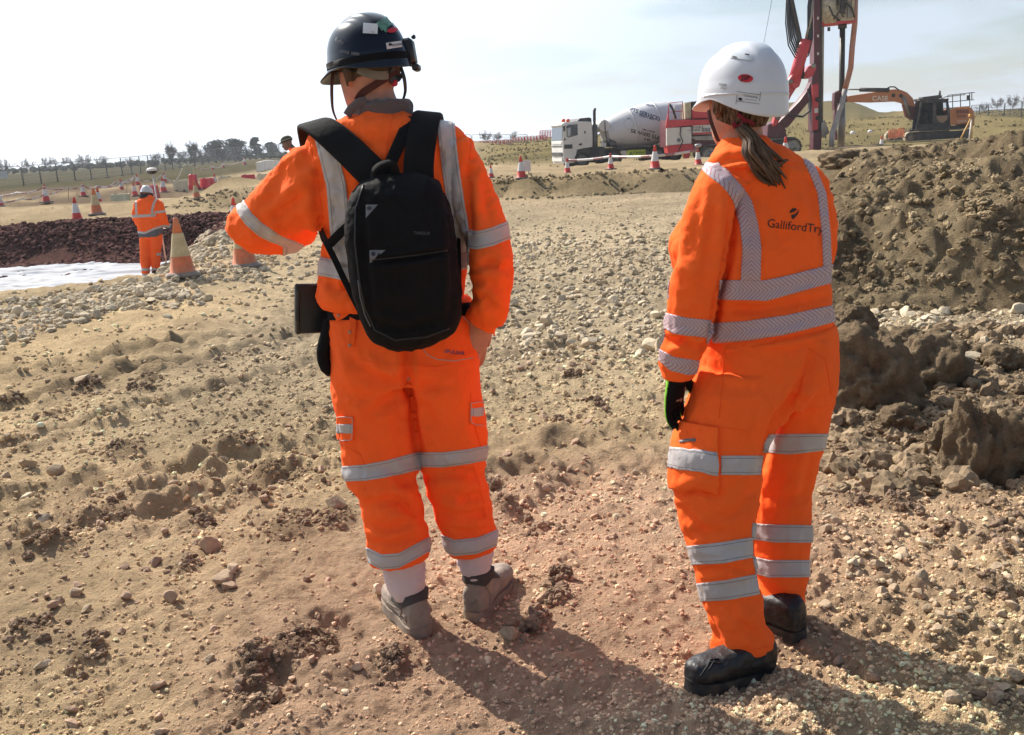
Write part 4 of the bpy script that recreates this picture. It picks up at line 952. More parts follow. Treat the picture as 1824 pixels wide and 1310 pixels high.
md = sh.modifiers.new('t', 'SOLIDIFY'); md.thickness = .006; tag(sh, 'white wrinkled geotextile sheet spread on the floor of the pit', 'ground sheet')
# ------------------------------------------------------------------ cones, barriers, tapes, fences, trees
M_CRED = mat('cone_red', (.62, .035, .025), rough=.55, var=.15, vs=8, dirt=(.35, .26, .18), dirt_amt=.35, ds=7)
M_CORANGE = mat('cone_faded_orange', (.62, .17, .07), rough=.7, var=.15, vs=8, dirt=(.42, .30, .19), dirt_amt=.7, ds=5)
M_CWHITE = mat('cone_sleeve', (.66, .64, .62), rough=.5, var=.08, vs=9, dirt=(.4, .31, .22), dirt_amt=.3, ds=6)
M_CYEL = mat('cone_dirty_sleeve', (.52, .42, .24), rough=.6, var=.2, vs=7, dirt=(.40, .27, .14), dirt_amt=.7, ds=6)
M_CBASE = mat('cone_base', (.13, .11, .10), rough=.9, var=.2, vs=9, dirt=(.36, .28, .2), dirt_amt=.8, ds=6)
M_BASED = mat('cone_base_dusty', (.24, .20, .165), rough=.95, var=.2, vs=9, dirt=(.36, .28, .2), dirt_amt=.6, ds=6)
def cone_proto(mats, n=28):
    """one metre tall unit cone: square foot, tapered body, sleeve"""
    r = lambda z: .215 - (.215 - .035) * ((z - .07) / .93)
    e = empty('traffic_cone', (0, 0, 0)); b = MB(); b.box((0, 0, .035), (.56, .56, .07), None, .02); b.lathe([(.27, .068), (.255, .085), (.235, .09)], 8)
    b.build('base', mats[2], e, auto=35)
    b = MB(); b.lathe([(.232, .07), (.225, .09)] + [(r(z), z) for z in (.10, .36)], n, cap=False); b.build('lower_body', mats[0], e, True)
    b = MB(); b.lathe([(r(z) + .006, z) for z in (.355, .50, .60, .745)], n, cap=False); b.build('sleeve', mats[1], e, True)
    b = MB(); b.lathe([(r(.74), .74), (r(.97), .97), (.034, 1.0), (.026, 1.002), (.024, .97)], n, cap=True); b.build('tip', mats[0], e, True)
    return e
protoR = cone_proto((M_CRED, M_CWHITE, M_CBASE)); protoF = cone_proto((M_CORANGE, M_CYEL, M_BASED)); _used = set()
def cone(px, py, h, label, faded=False, lean=0.0, yaw=None):
    g = onground(px, py); P_ = protoF if faded else protoR; o = P_ if P_.name not in _used else copy_tree(P_); _used.add(P_.name)
    s = h / F * g[1] / math.cos(.1); o.location = tuple(g - np.array([0, 0, .015])); o.scale = (s, s, s); o.rotation_euler = (rs.normal(0, .02), lean + rs.normal(0, .015), rs.uniform(0, 1.5) if yaw is None else yaw)
    tag(o, label, 'traffic cone', 'traffic cones about the site'); return g, s
cone(327, 494, 104, 'large faded orange cone with a dirty yellow sleeve on the stony rim beside the surveyor', True, -.02, .35)
cone(437, 474, 100, 'faded orange cone under the raised elbow of the person with the backpack', True, 0, .3)
cone(141, 412, 42, 'cone with a red tip standing half hidden behind the dark red stone bank')
cone(173, 383, 47, 'cone with a muddy sleeve alone on the pale track behind the red bank', True)
cone(176, 358, 30, 'red and white cone at the back edge of the pale track under the tape')
cone(83, 361, 31, 'leftmost full red and white cone beside the drain trench')
cone(1, 368, 28, 'cone cut by the left edge of the photo')
cone(149, 351, 23, 'small cone behind the trench next to the orange lump')
cone(217, 338, 20, 'small cone peeping out behind the first cream barrier')
cone(241, 350, 24, 'red and white cone between the cream barrier and the surveyor helmet')
cone(246, 332, 20, 'small cone under the crossing tapes above the surveyor')
cone(292, 344, 27, 'red and white cone left of the cream barrier behind the survey pole')
cone(294, 326, 18, 'small cone at the tape corner behind the survey pole')
cone(351, 354, 31, 'white topped cone before the upright red post on the low bank', True)
cone(384, 331, 22, 'narrow cone between the red and the cream barriers')
cone(420, 402, 52, 'cone tip showing just behind the orange elbow')
cone(379, 303, 12, 'tiny cone at the kerb of the far sandy road'); cone(398, 299, 11, 'second tiny cone along the far sandy road'); cone(436, 294, 14, 'tiny cone at the end of the tape near the white barrier ring')
cone(875, 316, 23, 'small cone just right of the backpack person shoulder')
g929, _ = cone(929, 318, 40, 'tall cone before a small white board on posts')
gA, sA = cone(1011, 308, 27, 'cone at the left end of the tape in front of the lorry cab')
gB, sB = cone(1088, 303, 28, 'cone in front of the second lorry wheel')
gC, sC = cone(1167, 301, 42, 'tallest cone on the bank before the lorry rear wheels')
gD, sD = cone(1244, 294, 31, 'cone carrying a grey lamp beside the white helmet')
cone(1399, 284, 40, 'cone in front of the drill rig track, above the orange shoulder'); cone(1570, 268, 24, 'dull cone on the far side of the heap left of the excavator')
lp_ = MB(); lp_.lathe([(.05, 0), (.09, .02), (.10, .07), (.06, .09)], 14, gD + np.array([0, 0, sD * .985])); o = lp_.build('cone_lamp', mat('lamp_grey', (.35, .34, .34), rough=.3), None, True); tag(o, 'grey warning lamp fixed on top of a cone by the white helmet', 'warning lamp')
# tapes
ORD = 'first second third fourth fifth sixth seventh eighth ninth tenth eleventh twelfth thirteenth fourteenth fifteenth sixteenth seventeenth eighteenth nineteenth twentieth twenty-first twenty-second'.split()
def tape_mat():
    m, t, b, l = principled('barrier_tape'); a = N(t, 'ShaderNodeAttribute', attribute_name='strip'); sp = N(t, 'ShaderNodeSeparateXYZ'); l(a.outputs['Vector'], sp.inputs[0])
    f = N(t, 'ShaderNodeMath', operation='FRACT'); l(sp.outputs[0], f.inputs[0]); g = N(t, 'ShaderNodeMath', operation='LESS_THAN'); g.inputs[1].default_value = .38; l(f.outputs[0], g.inputs[0])
    mm = N(t, 'ShaderNodeMix', data_type='RGBA'); mm.inputs[6].default_value = (.62, .57, .56, 1); mm.inputs[7].default_value = (.34, .16, .16, 1); l(g.outputs[0], mm.inputs[0]); l(mm.outputs[2], b.inputs['Base Color']); b.inputs['Roughness'].default_value = .4; return m
M_TAPEB = tape_mat()
def tape(pts, label, sag=.10, w=.055, group='warning tapes strung between cones'):
    pts = [np.array(p) for p in pts]; V = []; U_ = []; u = 0
    for a, b in zip(pts[:-1], pts[1:]):
        for t in np.linspace(0, 1, 13)[:-1]: p = a + (b - a) * t - np.array([0, 0, sag * 4 * t * (1 - t)]); V.append(p)
    V.append(pts[-1]); V = np.array(V); u = np.r_[0, np.cumsum(np.linalg.norm(np.diff(V, axis=0), axis=1))]; n = len(V); tw = .35 * np.sin(u * 1.3)
    up = np.c_[0 * tw, np.sin(tw), np.cos(tw)] * w / 2; VV = np.concatenate([V - up, V + up]); Fc = [(i, i + 1, n + i + 1, n + i) for i in range(n - 1)]
    me = newmesh('warning_tape', VV, Fc, True, M_TAPEB); attr(me, 'strip', np.c_[np.r_[u, u] * 1.1, np.zeros((2 * n, 2))]); o = link('warning_tape', me); md = o.modifiers.new('t', 'SOLIDIFY'); md.thickness = .004; tag(o, label, 'warning tape', group); return o
top = lambda g, s, k=.8: g + np.array([0, -.02, s * k])
tape([top(gA, sA), top(gB, sB, .78), top(gC, sC, .55), top(gD, sD, .85)], 'red and white tape strung along the cones in front of the lorry', .03, .07)
def gp(px, py, up): g = onground(px, py); return g + np.array([0, 0, up])
def ptp(px, py, Y): return at(px, py, Y)
tape([at(-30, 346, 46), at(30, 343, 46), at(78, 333, 45.5), at(120, 334, 46), at(147, 329, 47)], 'upper tape running in from the left edge past the trench', .12)
tape([at(-30, 357, 42), at(40, 354, 43), at(80, 345, 44.5), at(112, 334, 47)], 'lower tape running in from the left edge past the trench', .12)
tape([at(147, 329, 47), at(173, 331, 47), at(205, 324, 49), at(241, 313, 52)], 'tape rising from the trench towards the cream barrier', .15)
tape([at(173, 333, 47), at(215, 326, 49), at(242, 315, 52), at(262, 322, 53), at(290, 310, 54)], 'doubled tape over the cream barrier behind the surveyor', .12)
tape([at(290, 310, 54), at(310, 325, 55), at(325, 300, 62)], 'tape drooping from the corner cone to the slotted barrier', .1)
tape([at(345, 296, 68), at(378, 297, 72), at(398, 292, 78), at(436, 284, 88)], 'far tape along the sandy road', .2)
# stakes holding the tapes
M_STAKE = mat('stake_wood', (.30, .22, .13), rough=.9, var=.2)
for px, y0, y1, Y, lab in ((122, 356, 333, 46, 'thin wooden stake in the middle of the dark trench'), (226, 350, 320, 50, 'thin wooden stake beside the leftmost cream barrier'), (241, 330, 312, 52, 'thin wooden stake under the crossing tapes above the surveyor'), (137, 350, 340, 47, 'short wooden stake beside the orange lump by the trench')):
    o = MB().bar(at(px, y0, Y), at(px, y1, Y), .014, 6).build('stake', M_STAKE, None, True); tag(o, lab, 'stake', 'stakes holding warning tape')
# plastic barriers
M_BRED = mat('barrier_red', (.62, .035, .05), rough=.45, var=.1, vs=3, dirt=(.4, .3, .22), dirt_amt=.25, ds=2.5); M_BCREAM = mat('barrier_cream', (.66, .58, .36), rough=.5, var=.1, vs=3, dirt=(.38, .28, .18), dirt_amt=.45, ds=2.5)
def wbarrier(px0, px1, ytop, ybase, m, label, yaw=.1):
    """water-filled block: wide foot, waist, rounded top with a filler and forklift notches"""
    g = onground((px0 + px1) / 2, ybase); s = g[1] / F; w = (px1 - px0) * s; h = (ybase - ytop) * s; d = h * .75
    e = empty('water_barrier', g - np.array([0, 0, .03]), yaw); b = MB(); pr = [(-.5, 0), (-.5, .22), (-.32, .42), (-.28, .95), (-.22, 1.0), (.22, 1.0), (.28, .95), (.32, .42), (.5, .22), (.5, 0)]
    V = []; secs = [(-w / 2, .86), (-w / 2 + .05, 1), (-w * .2, 1), (-w * .18, .93), (w * .18, .93), (w * .2, 1), (w / 2 - .05, 1), (w / 2, .86)]; n = len(pr)
    for x, k in secs: V += [(x, a * d * k, c * h * (1 if k > .9 else .97)) for a, c in pr]
    Fc = [tuple(range(n)), tuple(range(len(V) - 1, len(V) - n - 1, -1))] + [(i * n + j, i * n + (j + 1) % n, (i + 1) * n + (j + 1) % n, (i + 1) * n + j) for i in range(len(secs) - 1) for j in range(n)]
    b.add(V, Fc).build('body', m, e, auto=40)
    MB().lathe([(.06, 0), (.06, .03), (.04, .035)], 10, (-w * .25, 0, h)).build('filler_cap', M_CBASE, e, True)
    for k in (-.27, .27): MB().box((k * w, -d * .46, h * .10), (w * .16, .10, h * .16), None, .01).build('fork_slot', M_CBASE, e)
    tag(e, label, 'water barrier', 'plastic water barriers by the track')
wbarrier(199, 231, 336, 357, M_BCREAM, 'leftmost cream plastic barrier behind the surveyor left shoulder', .05)
wbarrier(252, 283, 330, 352, M_BRED, 'red plastic barrier hidden behind the surveyor helmet', -.1)
wbarrier(311, 335, 321, 341, M_BCREAM, 'cream plastic barrier just right of the survey pole', .15)
wbarrier(359, 383, 318, 337, M_BRED, 'red plastic barrier in the middle of the row, tilted up at one end', -.25)
wbarrier(391, 412, 314, 330, M_BCREAM, 'cream plastic barrier behind the small soil mound', .1)
wbarrier(432, 455, 312, 329, M_BRED, 'rightmost red plastic barrier beyond the soil mound', .3)
wbarrier(460, 478, 309, 326, M_BCREAM, 'cream barrier at the end of the row near the orange sleeve', .0)
wbarrier(341, 351, 310, 338, M_BRED, 'narrow red barrier seen end on, upright behind a cone', 1.45)
M_PWHITE = mat('barrier_white', (.68, .66, .63), rough=.45, var=.08); M_PRED = mat('barrier_bright_red', (.58, .06, .06), rough=.45, var=.1)
def pbarrier(p, yaw, w, h, m, label, ms=None, group='pedestrian barriers', lean=0.0, nsl=9, top=True):
    e = empty('pedestrian_barrier', p, yaw); e.rotation_euler = (lean, 0, yaw); r_ = .03
    b = MB(); b.tube([(-w / 2, 0, .08), (-w / 2, 0, h - .1), (-w / 2 + .1, 0, h), (w / 2 - .1, 0, h), (w / 2, 0, h - .1), (w / 2, 0, .08), (w / 2 - .03, 0, .06), (-w / 2 + .03, 0, .06), (-w / 2, 0, .08)], r_, 6); b.build('frame', m, e, True)
    for k in range(nsl): MB().box(((k + .5) / nsl * (w - .08) - (w - .08) / 2, 0, h * .5), (w / nsl * .55, .03, h * .84)).build('slat', (ms or [m])[k % len(ms or [m])], e)
    for x in (-w * .35, w * .35): MB().box((x, 0, .03), (.06, .5, .06)).build('foot', M_CBASE, e)
    tag(e, label, 'barrier', group); return e
g = onground(336, 311); pbarrier(g, .2, .95, 1.0, M_BCREAM, 'cream slotted barrier leaning over at the bend of the sandy road', group=None, lean=.15, nsl=6)
for k in range(8):
    a = k / 7; q = onground(464 + 42 * a, 306 - 4 * math.sin(a * 3.14)); pbarrier(q, -.5 + .9 * a, .9, .95, M_PWHITE, ORD[k] + ' white barrier from the left in the ring beside the capped worker' if k != 3 else 'red slatted barrier in the white ring beside the capped worker', [M_PWHITE, M_PWHITE, M_PRED] if k == 3 else None, 'white barrier ring', nsl=5)
rs3 = np.random.default_rng(8)
for k in range(22):
    px = 838 + 7.0 * k if k < 11 else 916 + (k - 11) * 5.4; Y = 116 - k * .6; py = 250.5 - .0594 * (px - 912) + 6 - (3 if k >= 11 else 0); 
    q = at(px, py, Y); pbarrier(q, rs3.normal(0, .1), .50 if k < 11 else .45, .5, M_PRED if k % 2 else M_PWHITE, ('red' if k % 2 else 'white') + ' barrier in the far row, ' + ORD[21 - k] + ' from the lorry end', [M_PRED, M_PWHITE], 'far row of red and white barriers', nsl=3)
q = at(974, 247.5, 92); pbarrier(q, .05, 1.25, .75, M_PRED, 'red railed platform barrier on the mound behind the lorry cab', nsl=8, group=None)
# small white board on posts by the cone
e = wempty('site_board', onground(938, 312)); b = MB().box(at(936, 296, g929[1] + .5), (.28, .02, .30), None, .004).build('board', M_CWHITE, e); 
for px in (930, 942): MB().bar(at(px, 312, g929[1] + .53), at(px, 289, g929[1] + .53), .012, 6).build('leg', M_CBASE, e)
tag(e, 'small blank white board on two posts behind the tall cone', 'notice board')
# site hoarding fences
M_GALV = mat('galvanised_steel', (.16, .17, .18), rough=.5, metal=.5, var=.15); M_MESHF = mat('fence_mesh', (.20, .21, .22), rough=.5, metal=.4, var=.1)
def heras(name, pts, H, label, sign=None):
    e = wempty(name, pts[0]); pf = None
    for a, b in zip(pts[:-1], pts[1:]):
        a = np.array(a); b = np.array(b); d = (b - a); L_ = np.linalg.norm(d[:2]); n = max(1, round(L_ / 3.5))
        for k in range(n):
            p = a + d * (k + .02) / n; q = a + d * (k + .98) / n; u = np.array([0, 0, H]); f = MB()
            c = .05 * H
            f.tube([p, p + u * .95, p + (q - p) * .03 + u, q + (p - q) * .03 + u, q + u * .95, q], .035, 6); f.bar(p + u * .06, q + u * .06, .03, 6); fo = f.build('panel', M_GALV, e, True)
            m = MB()
            for t in np.linspace(0, 1, 22)[1:-1]: m.bar(p + (q - p) * t + u * .06, p + (q - p) * t + u * .98, .008, 3)
            for t in (.2, .35, .5, .65, .8): m.bar(p + u * t, q + u * t, .008, 3)
            mo = m.build('infill_mesh', M_MESHF, fo); mo['kind'] = 'stuff'
            MB().box((p + np.array([-.05, 0, .07])), (.25, .65, .14), None, .02).build('block_foot', M_CBASE, fo)
    tag(e, label, 'fence'); return e
def fp(px, ytop, Y, H): p = at(px, ytop, Y); return p - np.array([0, 0, H])
FL = [fp(-75, 301, 92, 2.1), fp(37, 296.5, 97, 2.1), fp(98, 291, 103, 2.1), fp(158, 286, 110, 2.1), fp(214, 281, 117, 2.1), fp(262, 277, 126, 2.1), fp(330, 271, 142, 2.1), fp(436, 261.5, 172, 2.1), fp(505, 257, 195, 2.1)]
fl = heras('mesh_fence', FL, 2.1, 'long grey mesh panel fence across the field at the left')
sgn = MB().box(at(2, 312, 94), (1.15, .04, .62), None, .01).build('fence_sign', M_CWHITE, fl)
fr = heras('mesh_fence', [fp(1730, 188, 120, 2.1), fp(1761, 185.5, 112, 2.1), fp(1821, 181, 104, 2.1), fp(1900, 176, 98, 2.1)], 2.1, 'grey mesh panel fence on the rise at the far right')
fm = heras('mesh_fence', [fp(800, 241, 124, 2.0), fp(880, 239.5, 122, 2.0), fp(940, 240, 118, 2.0)], 2.0, 'faint mesh fence behind the far row of red and white barriers')
def railfence(pts, label):
    e = wempty('rail_fence', pts[0]); P_ = np.array(pts)
    MB().tube(P_ + np.array([0, 0, .9]), .05, 5).build('rail', M_GALV, e, True)
    for p in P_: MB().bar(p, p + np.array([0, 0, .95]), .05, 5).build('post', M_GALV, e)
    tag(e, label, 'fence')
railfence([at(1640 + 20 * k, 203 - 1.0 * k, 118 - k) - np.array([0, 0, .9]) for k in range(10)], 'low rail fence on the skyline behind the excavator')
# trees
M_BARK = mat('bare_twigs', (.12, .105, .10), rough=.9, var=.2, vs=1.5); M_IVY = mat('ivy_leaf', (.045, .060, .030), rough=.8, var=.35, vs=1.2); M_FIR = mat('conifer_needles', (.030, .044, .034), rough=.85, var=.35, vs=.8)
def bare_tree(base, h, w, label, seed, ivy=0.0, cat='tree', group='bare trees along the field edge', nb=18, name='bare_tree'):
    r_ = np.random.default_rng(seed); e = wempty(name, base); base = np.array(base); tr_ = MB(); tw_ = MB(); hh_ = h * r_.uniform(.24, .36)
    tr_.tube([base - np.array([0, 0, .3]), base + np.array([.02 * h * r_.normal(), 0, hh_ * .5]), base + np.array([.03 * h * r_.normal(), 0, hh_])], [.035 * h * .6, .024 * h * .6, .015 * h * .6], 7); tops = []
    tr_.build('trunk', M_BARK, e, True)
    for k in range(nb):
        a = r_.uniform(0, 6.28); z0 = hh_ * r_.uniform(.2, 1.0); el_ = r_.uniform(.5, 1.2); p = base + np.array([0, 0, z0]); ln = (h - z0) * r_.uniform(.35, .95); ra_ = w / 2 * r_.uniform(.25, 1.0) * (1.15 - .6 * ln / (h - z0)); tip = p + np.array([math.cos(a) * ra_, math.sin(a) * ra_, ln]); mid = (p + tip) / 2 + np.array([math.cos(a), math.sin(a), -.3]) * .08 * w
        tw_.tube([p, mid, tip], [.010 * h * .6, .006 * h * .6, .003 * h], 4)
        for j in range(20):
            t = r_.uniform(.25, 1); q = p + (tip - p) * t + (mid - (p + tip) / 2) * (1 - abs(2 * t - 1)); d = np.array([math.cos(a) * .5, math.sin(a) * .5, .8]) + r_.normal(0, .55, 3); d /= np.linalg.norm(d); l2 = h * r_.uniform(.08, .22); m2 = q + d * l2
            tw_.tube([q, m2], [.0055 * h, .003 * h], 3, cap=False)
            for i in range(5):
                t2 = r_.uniform(.2, 1); s2 = q + d * l2 * t2; d2 = d + r_.normal(0, .6, 3); d2 /= np.linalg.norm(d2); tw_.tube([s2, s2 + d2 * h * r_.uniform(.04, .11)], [.0038 * h, .0022 * h], 3, cap=False)
    tw_.build('crown', M_BARK, e, True)
    if ivy: leafcloud('ivy', M_IVY, e, [(base + np.array([0, 0, h * .3]), (w * .16, w * .16, h * .34)), (base + np.array([w * .08, 0, h * .62]), (w * .15, w * .15, h * .18)), (base + np.array([-w * .16, 0, h * .6]), (w * .09, w * .09, h * .18))], 900, h * .035, r_)
    tag(e, label, cat, group); return e
def leafcloud(name, m, e, blobs, n, sz_, r_, flat=False):
    V = []; Fc = []
    wts = np.array([b[1][0] * b[1][1] * b[1][2] for b in blobs]); wts = wts / wts.sum()
    for i in range(n):
        c, s = blobs[r_.choice(len(blobs), p=wts)]; d = r_.normal(size=3); d /= np.linalg.norm(d); p = np.array(c) + d * np.array(s) * r_.uniform(.55, 1.08)
        a = r_.normal(size=3); a /= np.linalg.norm(a); b = np.cross(a, r_.normal(size=3)); b /= np.linalg.norm(b); q = sz_ * r_.uniform(.6, 1.5); k = len(V)
        V += [p - a * q, p + b * q * .6, p + a * q, p - b * q * .6 + np.cross(a, b) * q * .3]; Fc.append((k, k + 1, k + 2, k + 3))
    link(name, newmesh(name, np.array(V), np.array(Fc), False, m), e)
def evergreen(base, h, w, label, seed, conical=False, group='dark evergreens on the skyline'):
    r_ = np.random.default_rng(seed); e = wempty('evergreen_tree', base); base = np.array(base)
    MB().tube([base - np.array([0, 0, .3]), base + np.array([0, 0, h * .7])], [.03 * h, .012 * h], 7).build('trunk', M_BARK, e, True); bl = []
    if conical:
        for k in range(26): z = h * (.12 + .86 * k / 26); a = r_.uniform(0, 6.28); rr = w / 2 * (1 - .8 * k / 26) * r_.uniform(.2, .9); bl.append((base + np.array([math.cos(a) * rr, math.sin(a) * rr, z]), (w * .17, w * .17, h * .06)))
    else:
        for k in range(34): a = r_.uniform(0, 6.28); rr = w / 2 * r_.uniform(0, .82); z = h * r_.uniform(.08, .88) * (1 - .22 * (rr / w * 2) ** 2); bl.append((base + np.array([math.cos(a) * rr, math.sin(a) * rr, z]), (w * .19, w * .19, h * .14)))
    leafcloud('crown', M_FIR, e, bl, 4200, h * .036, r_); tag(e, label, 'tree', group)
def tb_(px, y0, y1, Y): b = at(px, y0, Y); t_ = at(px, y1, Y); return b, t_[2] - b[2]
for k, (px, y0, y1, wd_, Y, lab) in enumerate(((-12, 309, 283, 36, 190, 'bare tree cut by the left edge behind the mesh fence'), (10, 308, 284, 26, 200, 'low bare tree next to the left edge above the fence sign'), (47, 305, 281, 30, 195, 'round crowned bare tree behind the second fence post'), (86, 302, 279, 30, 205, 'bare tree at the left of the wide clump'), (110, 300, 279, 34, 200, 'wide bare tree in the middle of the fence view'), (135, 299, 281, 26, 210, 'smaller bare tree leaning on the wide clump'), (153, 298, 274, 28, 195, 'tallest bare tree left of the surveyor'), (178, 297, 276, 30, 200, 'broad bare tree above the survey antenna left side'), (230, 293, 281, 26, 215, 'small bushy bare tree right above the survey antenna'), (277, 291, 270, 24, 210, 'thin bare tree left of the ivy clad ones'), (327, 288, 268, 22, 215, 'thin bare tree between the two ivy clad ones'), (362, 287, 262, 22, 220, 'bare tree against the dark evergreens'))):
    b, h = tb_(px, y0, y1, Y); bare_tree(b, h, wd_ / F * Y * 1.3, lab, 100 + k)
for k, (px, y0, y1, wd_, Y, lab) in enumerate(((306, 290, 254, 26, 200, 'ivy clad tree with forked bare top, left of the pair'), (346, 288, 250, 32, 205, 'ivy clad tree next to the big dark evergreens'))):
    b, h = tb_(px, y0, y1, Y); bare_tree(b, h, wd_ / F * Y, lab, 130 + k, ivy=1, group=None)
for k, (px, y0, y1, wd_, Y, con, lab) in enumerate(((385, 286, 247, 50, 215, False, 'left big dark evergreen of the pair on the skyline'), (421, 284, 246, 46, 220, False, 'right big dark evergreen of the pair on the skyline'), (456, 282, 245, 34, 215, True, 'pointed conifer between the big evergreens and the capped worker'), (484, 281, 252, 28, 225, False, 'round dark evergreen next to the capped worker'))):
    b, h = tb_(px, y0, y1, Y); evergreen(b, h, wd_ / F * Y * 1.05, lab, 150 + k, con)
for k, (px, y0, y1, wd_, Y, lab) in enumerate(((866, 255, 231, 34, 170, 'bare tree behind the far barriers, nearer the orange shoulder'), (886, 254, 234, 24, 175, 'lower bare tree in the far clump'), (914, 252, 234, 32, 170, 'bare tree behind the far barriers, nearer the lorry'), (1600, 213, 199, 34, 175, 'grey scrub tree left of the excavator boom foot'), (1628, 211, 196, 34, 175, 'grey scrub tree under the excavator boom'), (1752, 201, 182, 30, 150, 'scrub tree right of the excavator railing'), (1776, 198, 174, 36, 150, 'scrub tree behind the far right fence, first'), (1804, 196, 169, 36, 150, 'tall scrub tree behind the far right fence'), (1832, 195, 168, 40, 150, 'scrub tree cut by the right edge behind the fence'))):
    b, h = tb_(px, y0, y1, Y); bare_tree(b, h, wd_ / F * Y, lab, 170 + k, nb=14)
# field hedge line at the left horizon
n = 500; px = rs.uniform(-200, 520, n); Y = rs.uniform(205, 235, n); P3 = np.array([at(a, 306.5 - .0594 * a + rs.uniform(-3.0, 1.5), b) for a, b in zip(px, Y)]); s = .35 + .45 * rs.random(n)
scatter('hedge', P3, s, np.array([.085, .088, .055]) * (1 + .25 * rs.normal(size=(n, 1))), 51, True, sub=2)
# tufts of dry grass on the terraces
n = 12000; q = np.c_[rs.uniform(-30, 90, n), rs.uniform(64, 140, n)]; q = q[(q[:, 0] > -2 + .0 * q[:, 1])]; kk = fbm(q * np.array([.12, .5]), 3, seed=99) > -.22; q = q[kk]
s = .04 + .10 * rs.random(len(q)) ** 2; scatter('dry_grass', np.c_[q, macro(q) + relief(q, zones(q)) + s * .3], s, np.array([.21, .165, .075]) * (1 + .25 * rs.normal(size=(len(q), 1))), 52, True, sub=1, flat=1.2)
n = 9000; q = np.c_[rs.uniform(-12, 14, n), rs.uniform(24.5, 34, n)]; yb = 26.8 - .58 * q[:, 0]; kk = np.abs(q[:, 1] - yb - .3) < 1.1 + .5 * rs.normal(size=n); q = q[kk]
s = .018 + .055 * rs.random(len(q)) ** 2.2; scatter('bank_lumps', np.c_[q, hgt(q[:, 0], q[:, 1]) + s * .3], s, np.array([.25, .20, .12]) * (1 + .25 * rs.normal(size=(len(q), 1))), 53, True, sub=2)
# ------------------------------------------------------------------ machines
class Side:
    """a machine seen nearly side-on: its long side lies in an upright plane through px0 at distance d0, turned by slope"""
    def __init__(s, px0, d0, slope):
        s.a = at(px0, 250, d0); b = at(px0 + 100, 250, d0 + slope * 100); u = b - s.a; u[2] = 0; s.u = u / np.linalg.norm(u); s.n = np.array([-s.u[1], s.u[0], 0])
        if s.n[1] < 0: s.n = -s.n
    def P(s, x, y, o=0.0):
        d = ray(x, y); t = ((s.a - _C) @ s.n) / (d @ s.n); return _C + d * t + s.n * o
    def m(s, x, y): return np.linalg.norm(s.P(x + 1, y) - s.P(x, y))
    def slab(s, mb, pts, o0, o1, bev=0.0):
        f = [s.P(x, y, o0) for x, y in pts]; b = [s.P(x, y) + s.n * o1 for x, y in pts]; n = len(pts)
        if bev:
            c = np.mean(f, 0); f2 = [p + (c - p) / max(np.linalg.norm(c - p), 1e-6) * bev for p in f]; f1 = [p + s.n * bev for p in f]
            V = f2 + f1 + b; Fc = [tuple(range(n)), tuple(range(3 * n - 1, 2 * n - 1, -1))] + [(k * n + i, (k + 1) * n + i, (k + 1) * n + (i + 1) % n, k * n + (i + 1) % n) for k in (0, 1) for i in range(n)]
        else:
            V = f + b; Fc = [tuple(range(n)), tuple(range(2 * n - 1, n - 1, -1))] + [(i, n + i, n + (i + 1) % n, (i + 1) % n) for i in range(n)]
        return mb.add(V, Fc)
    def cyl(s, mb, x, y, r, o0, o1, n=20, prof=None):
        M_ = np.stack([s.u, np.array([0, 0, 1.0]), s.n], 1); c = s.P(x, y); L_ = o1 - o0
        return mb.lathe(prof or [(r * .93, o0), (r, o0 + .05), (r, o1 - .05), (r * .93, o1)], n, c, M_)
    def bar(s, mb, pts, r, n=8):
        return mb.tube([s.P(*p) for p in pts], r, n)
def rot_text(sd, txt, x, y, hpx, ang, m, parent, bold=True, o=-.02, name='lettering', flip=False, stretch=1.0):
    tv, tf = textmesh(txt, 1, bold); tv = tv * np.array([stretch, 1]); c, s_ = math.cos(ang), math.sin(ang); k = -1 if flip else 1
    V = [sd.P(x + hpx * 1.0 * k * (a * c + b * s_), y + hpx * k * (a * s_ - b * c), o) for a, b in tv]; return link(name, newmesh(name, np.array(V), tf, False, m), parent)
M_LWHITE = mat('lorry_white', (.66, .65, .62), rough=.4, var=.06, vs=1.2, dirt=(.40, .32, .24), dirt_amt=.3, ds=1.3); M_DRUM = mat('drum_white', (.62, .61, .61), rough=.38, var=.06, vs=.8, dirt=(.42, .36, .30), dirt_amt=.35, ds=.9)
M_LDARK = mat('chassis_dark', (.035, .035, .038), rough=.7, var=.3, vs=2, dirt=(.25, .2, .15), dirt_amt=.4, ds=2); M_TYRE = mat('tyre', (.022, .021, .021), rough=.9, var=.3, vs=3, dirt=(.22, .17, .12), dirt_amt=.4, ds=3)
M_GLASS = mat('dark_glass', (.02, .025, .03), rough=.06, var=.1, spec=.9); M_RIM = mat('rim_grey', (.10, .10, .10), rough=.6, var=.2, dirt=(.25, .2, .15), dirt_amt=.5); M_MRED = mat('machine_red', (.50, .018, .030), rough=.4, var=.12, vs=1.5, dirt=(.25, .16, .12), dirt_amt=.3, ds=1.5)
M_MREDD = mat('machine_dark_red', (.095, .011, .020), rough=.5, var=.2, vs=1.5, dirt=(.10, .06, .05), dirt_amt=.6, ds=1.5); M_MWHITE = mat('machine_white', (.62, .58, .54), rough=.5, var=.08, vs=2, dirt=(.35, .28, .22), dirt_amt=.35, ds=1.6); M_GREASE = mat('greasy_steel', (.045, .038, .032), rough=.5, metal=.3, var=.35, vs=2)
M_STEEL = mat('worn_steel', (.25, .23, .20), rough=.4, metal=.6, var=.3, vs=2); M_CREAM2 = mat('rotary_cream', (.46, .40, .27), rough=.55, var=.2, vs=3, dirt=(.08, .06, .045), dirt_amt=.8, ds=4); M_HOSE = mat('black_hose', (.014, .013, .016), rough=.5, var=.2)
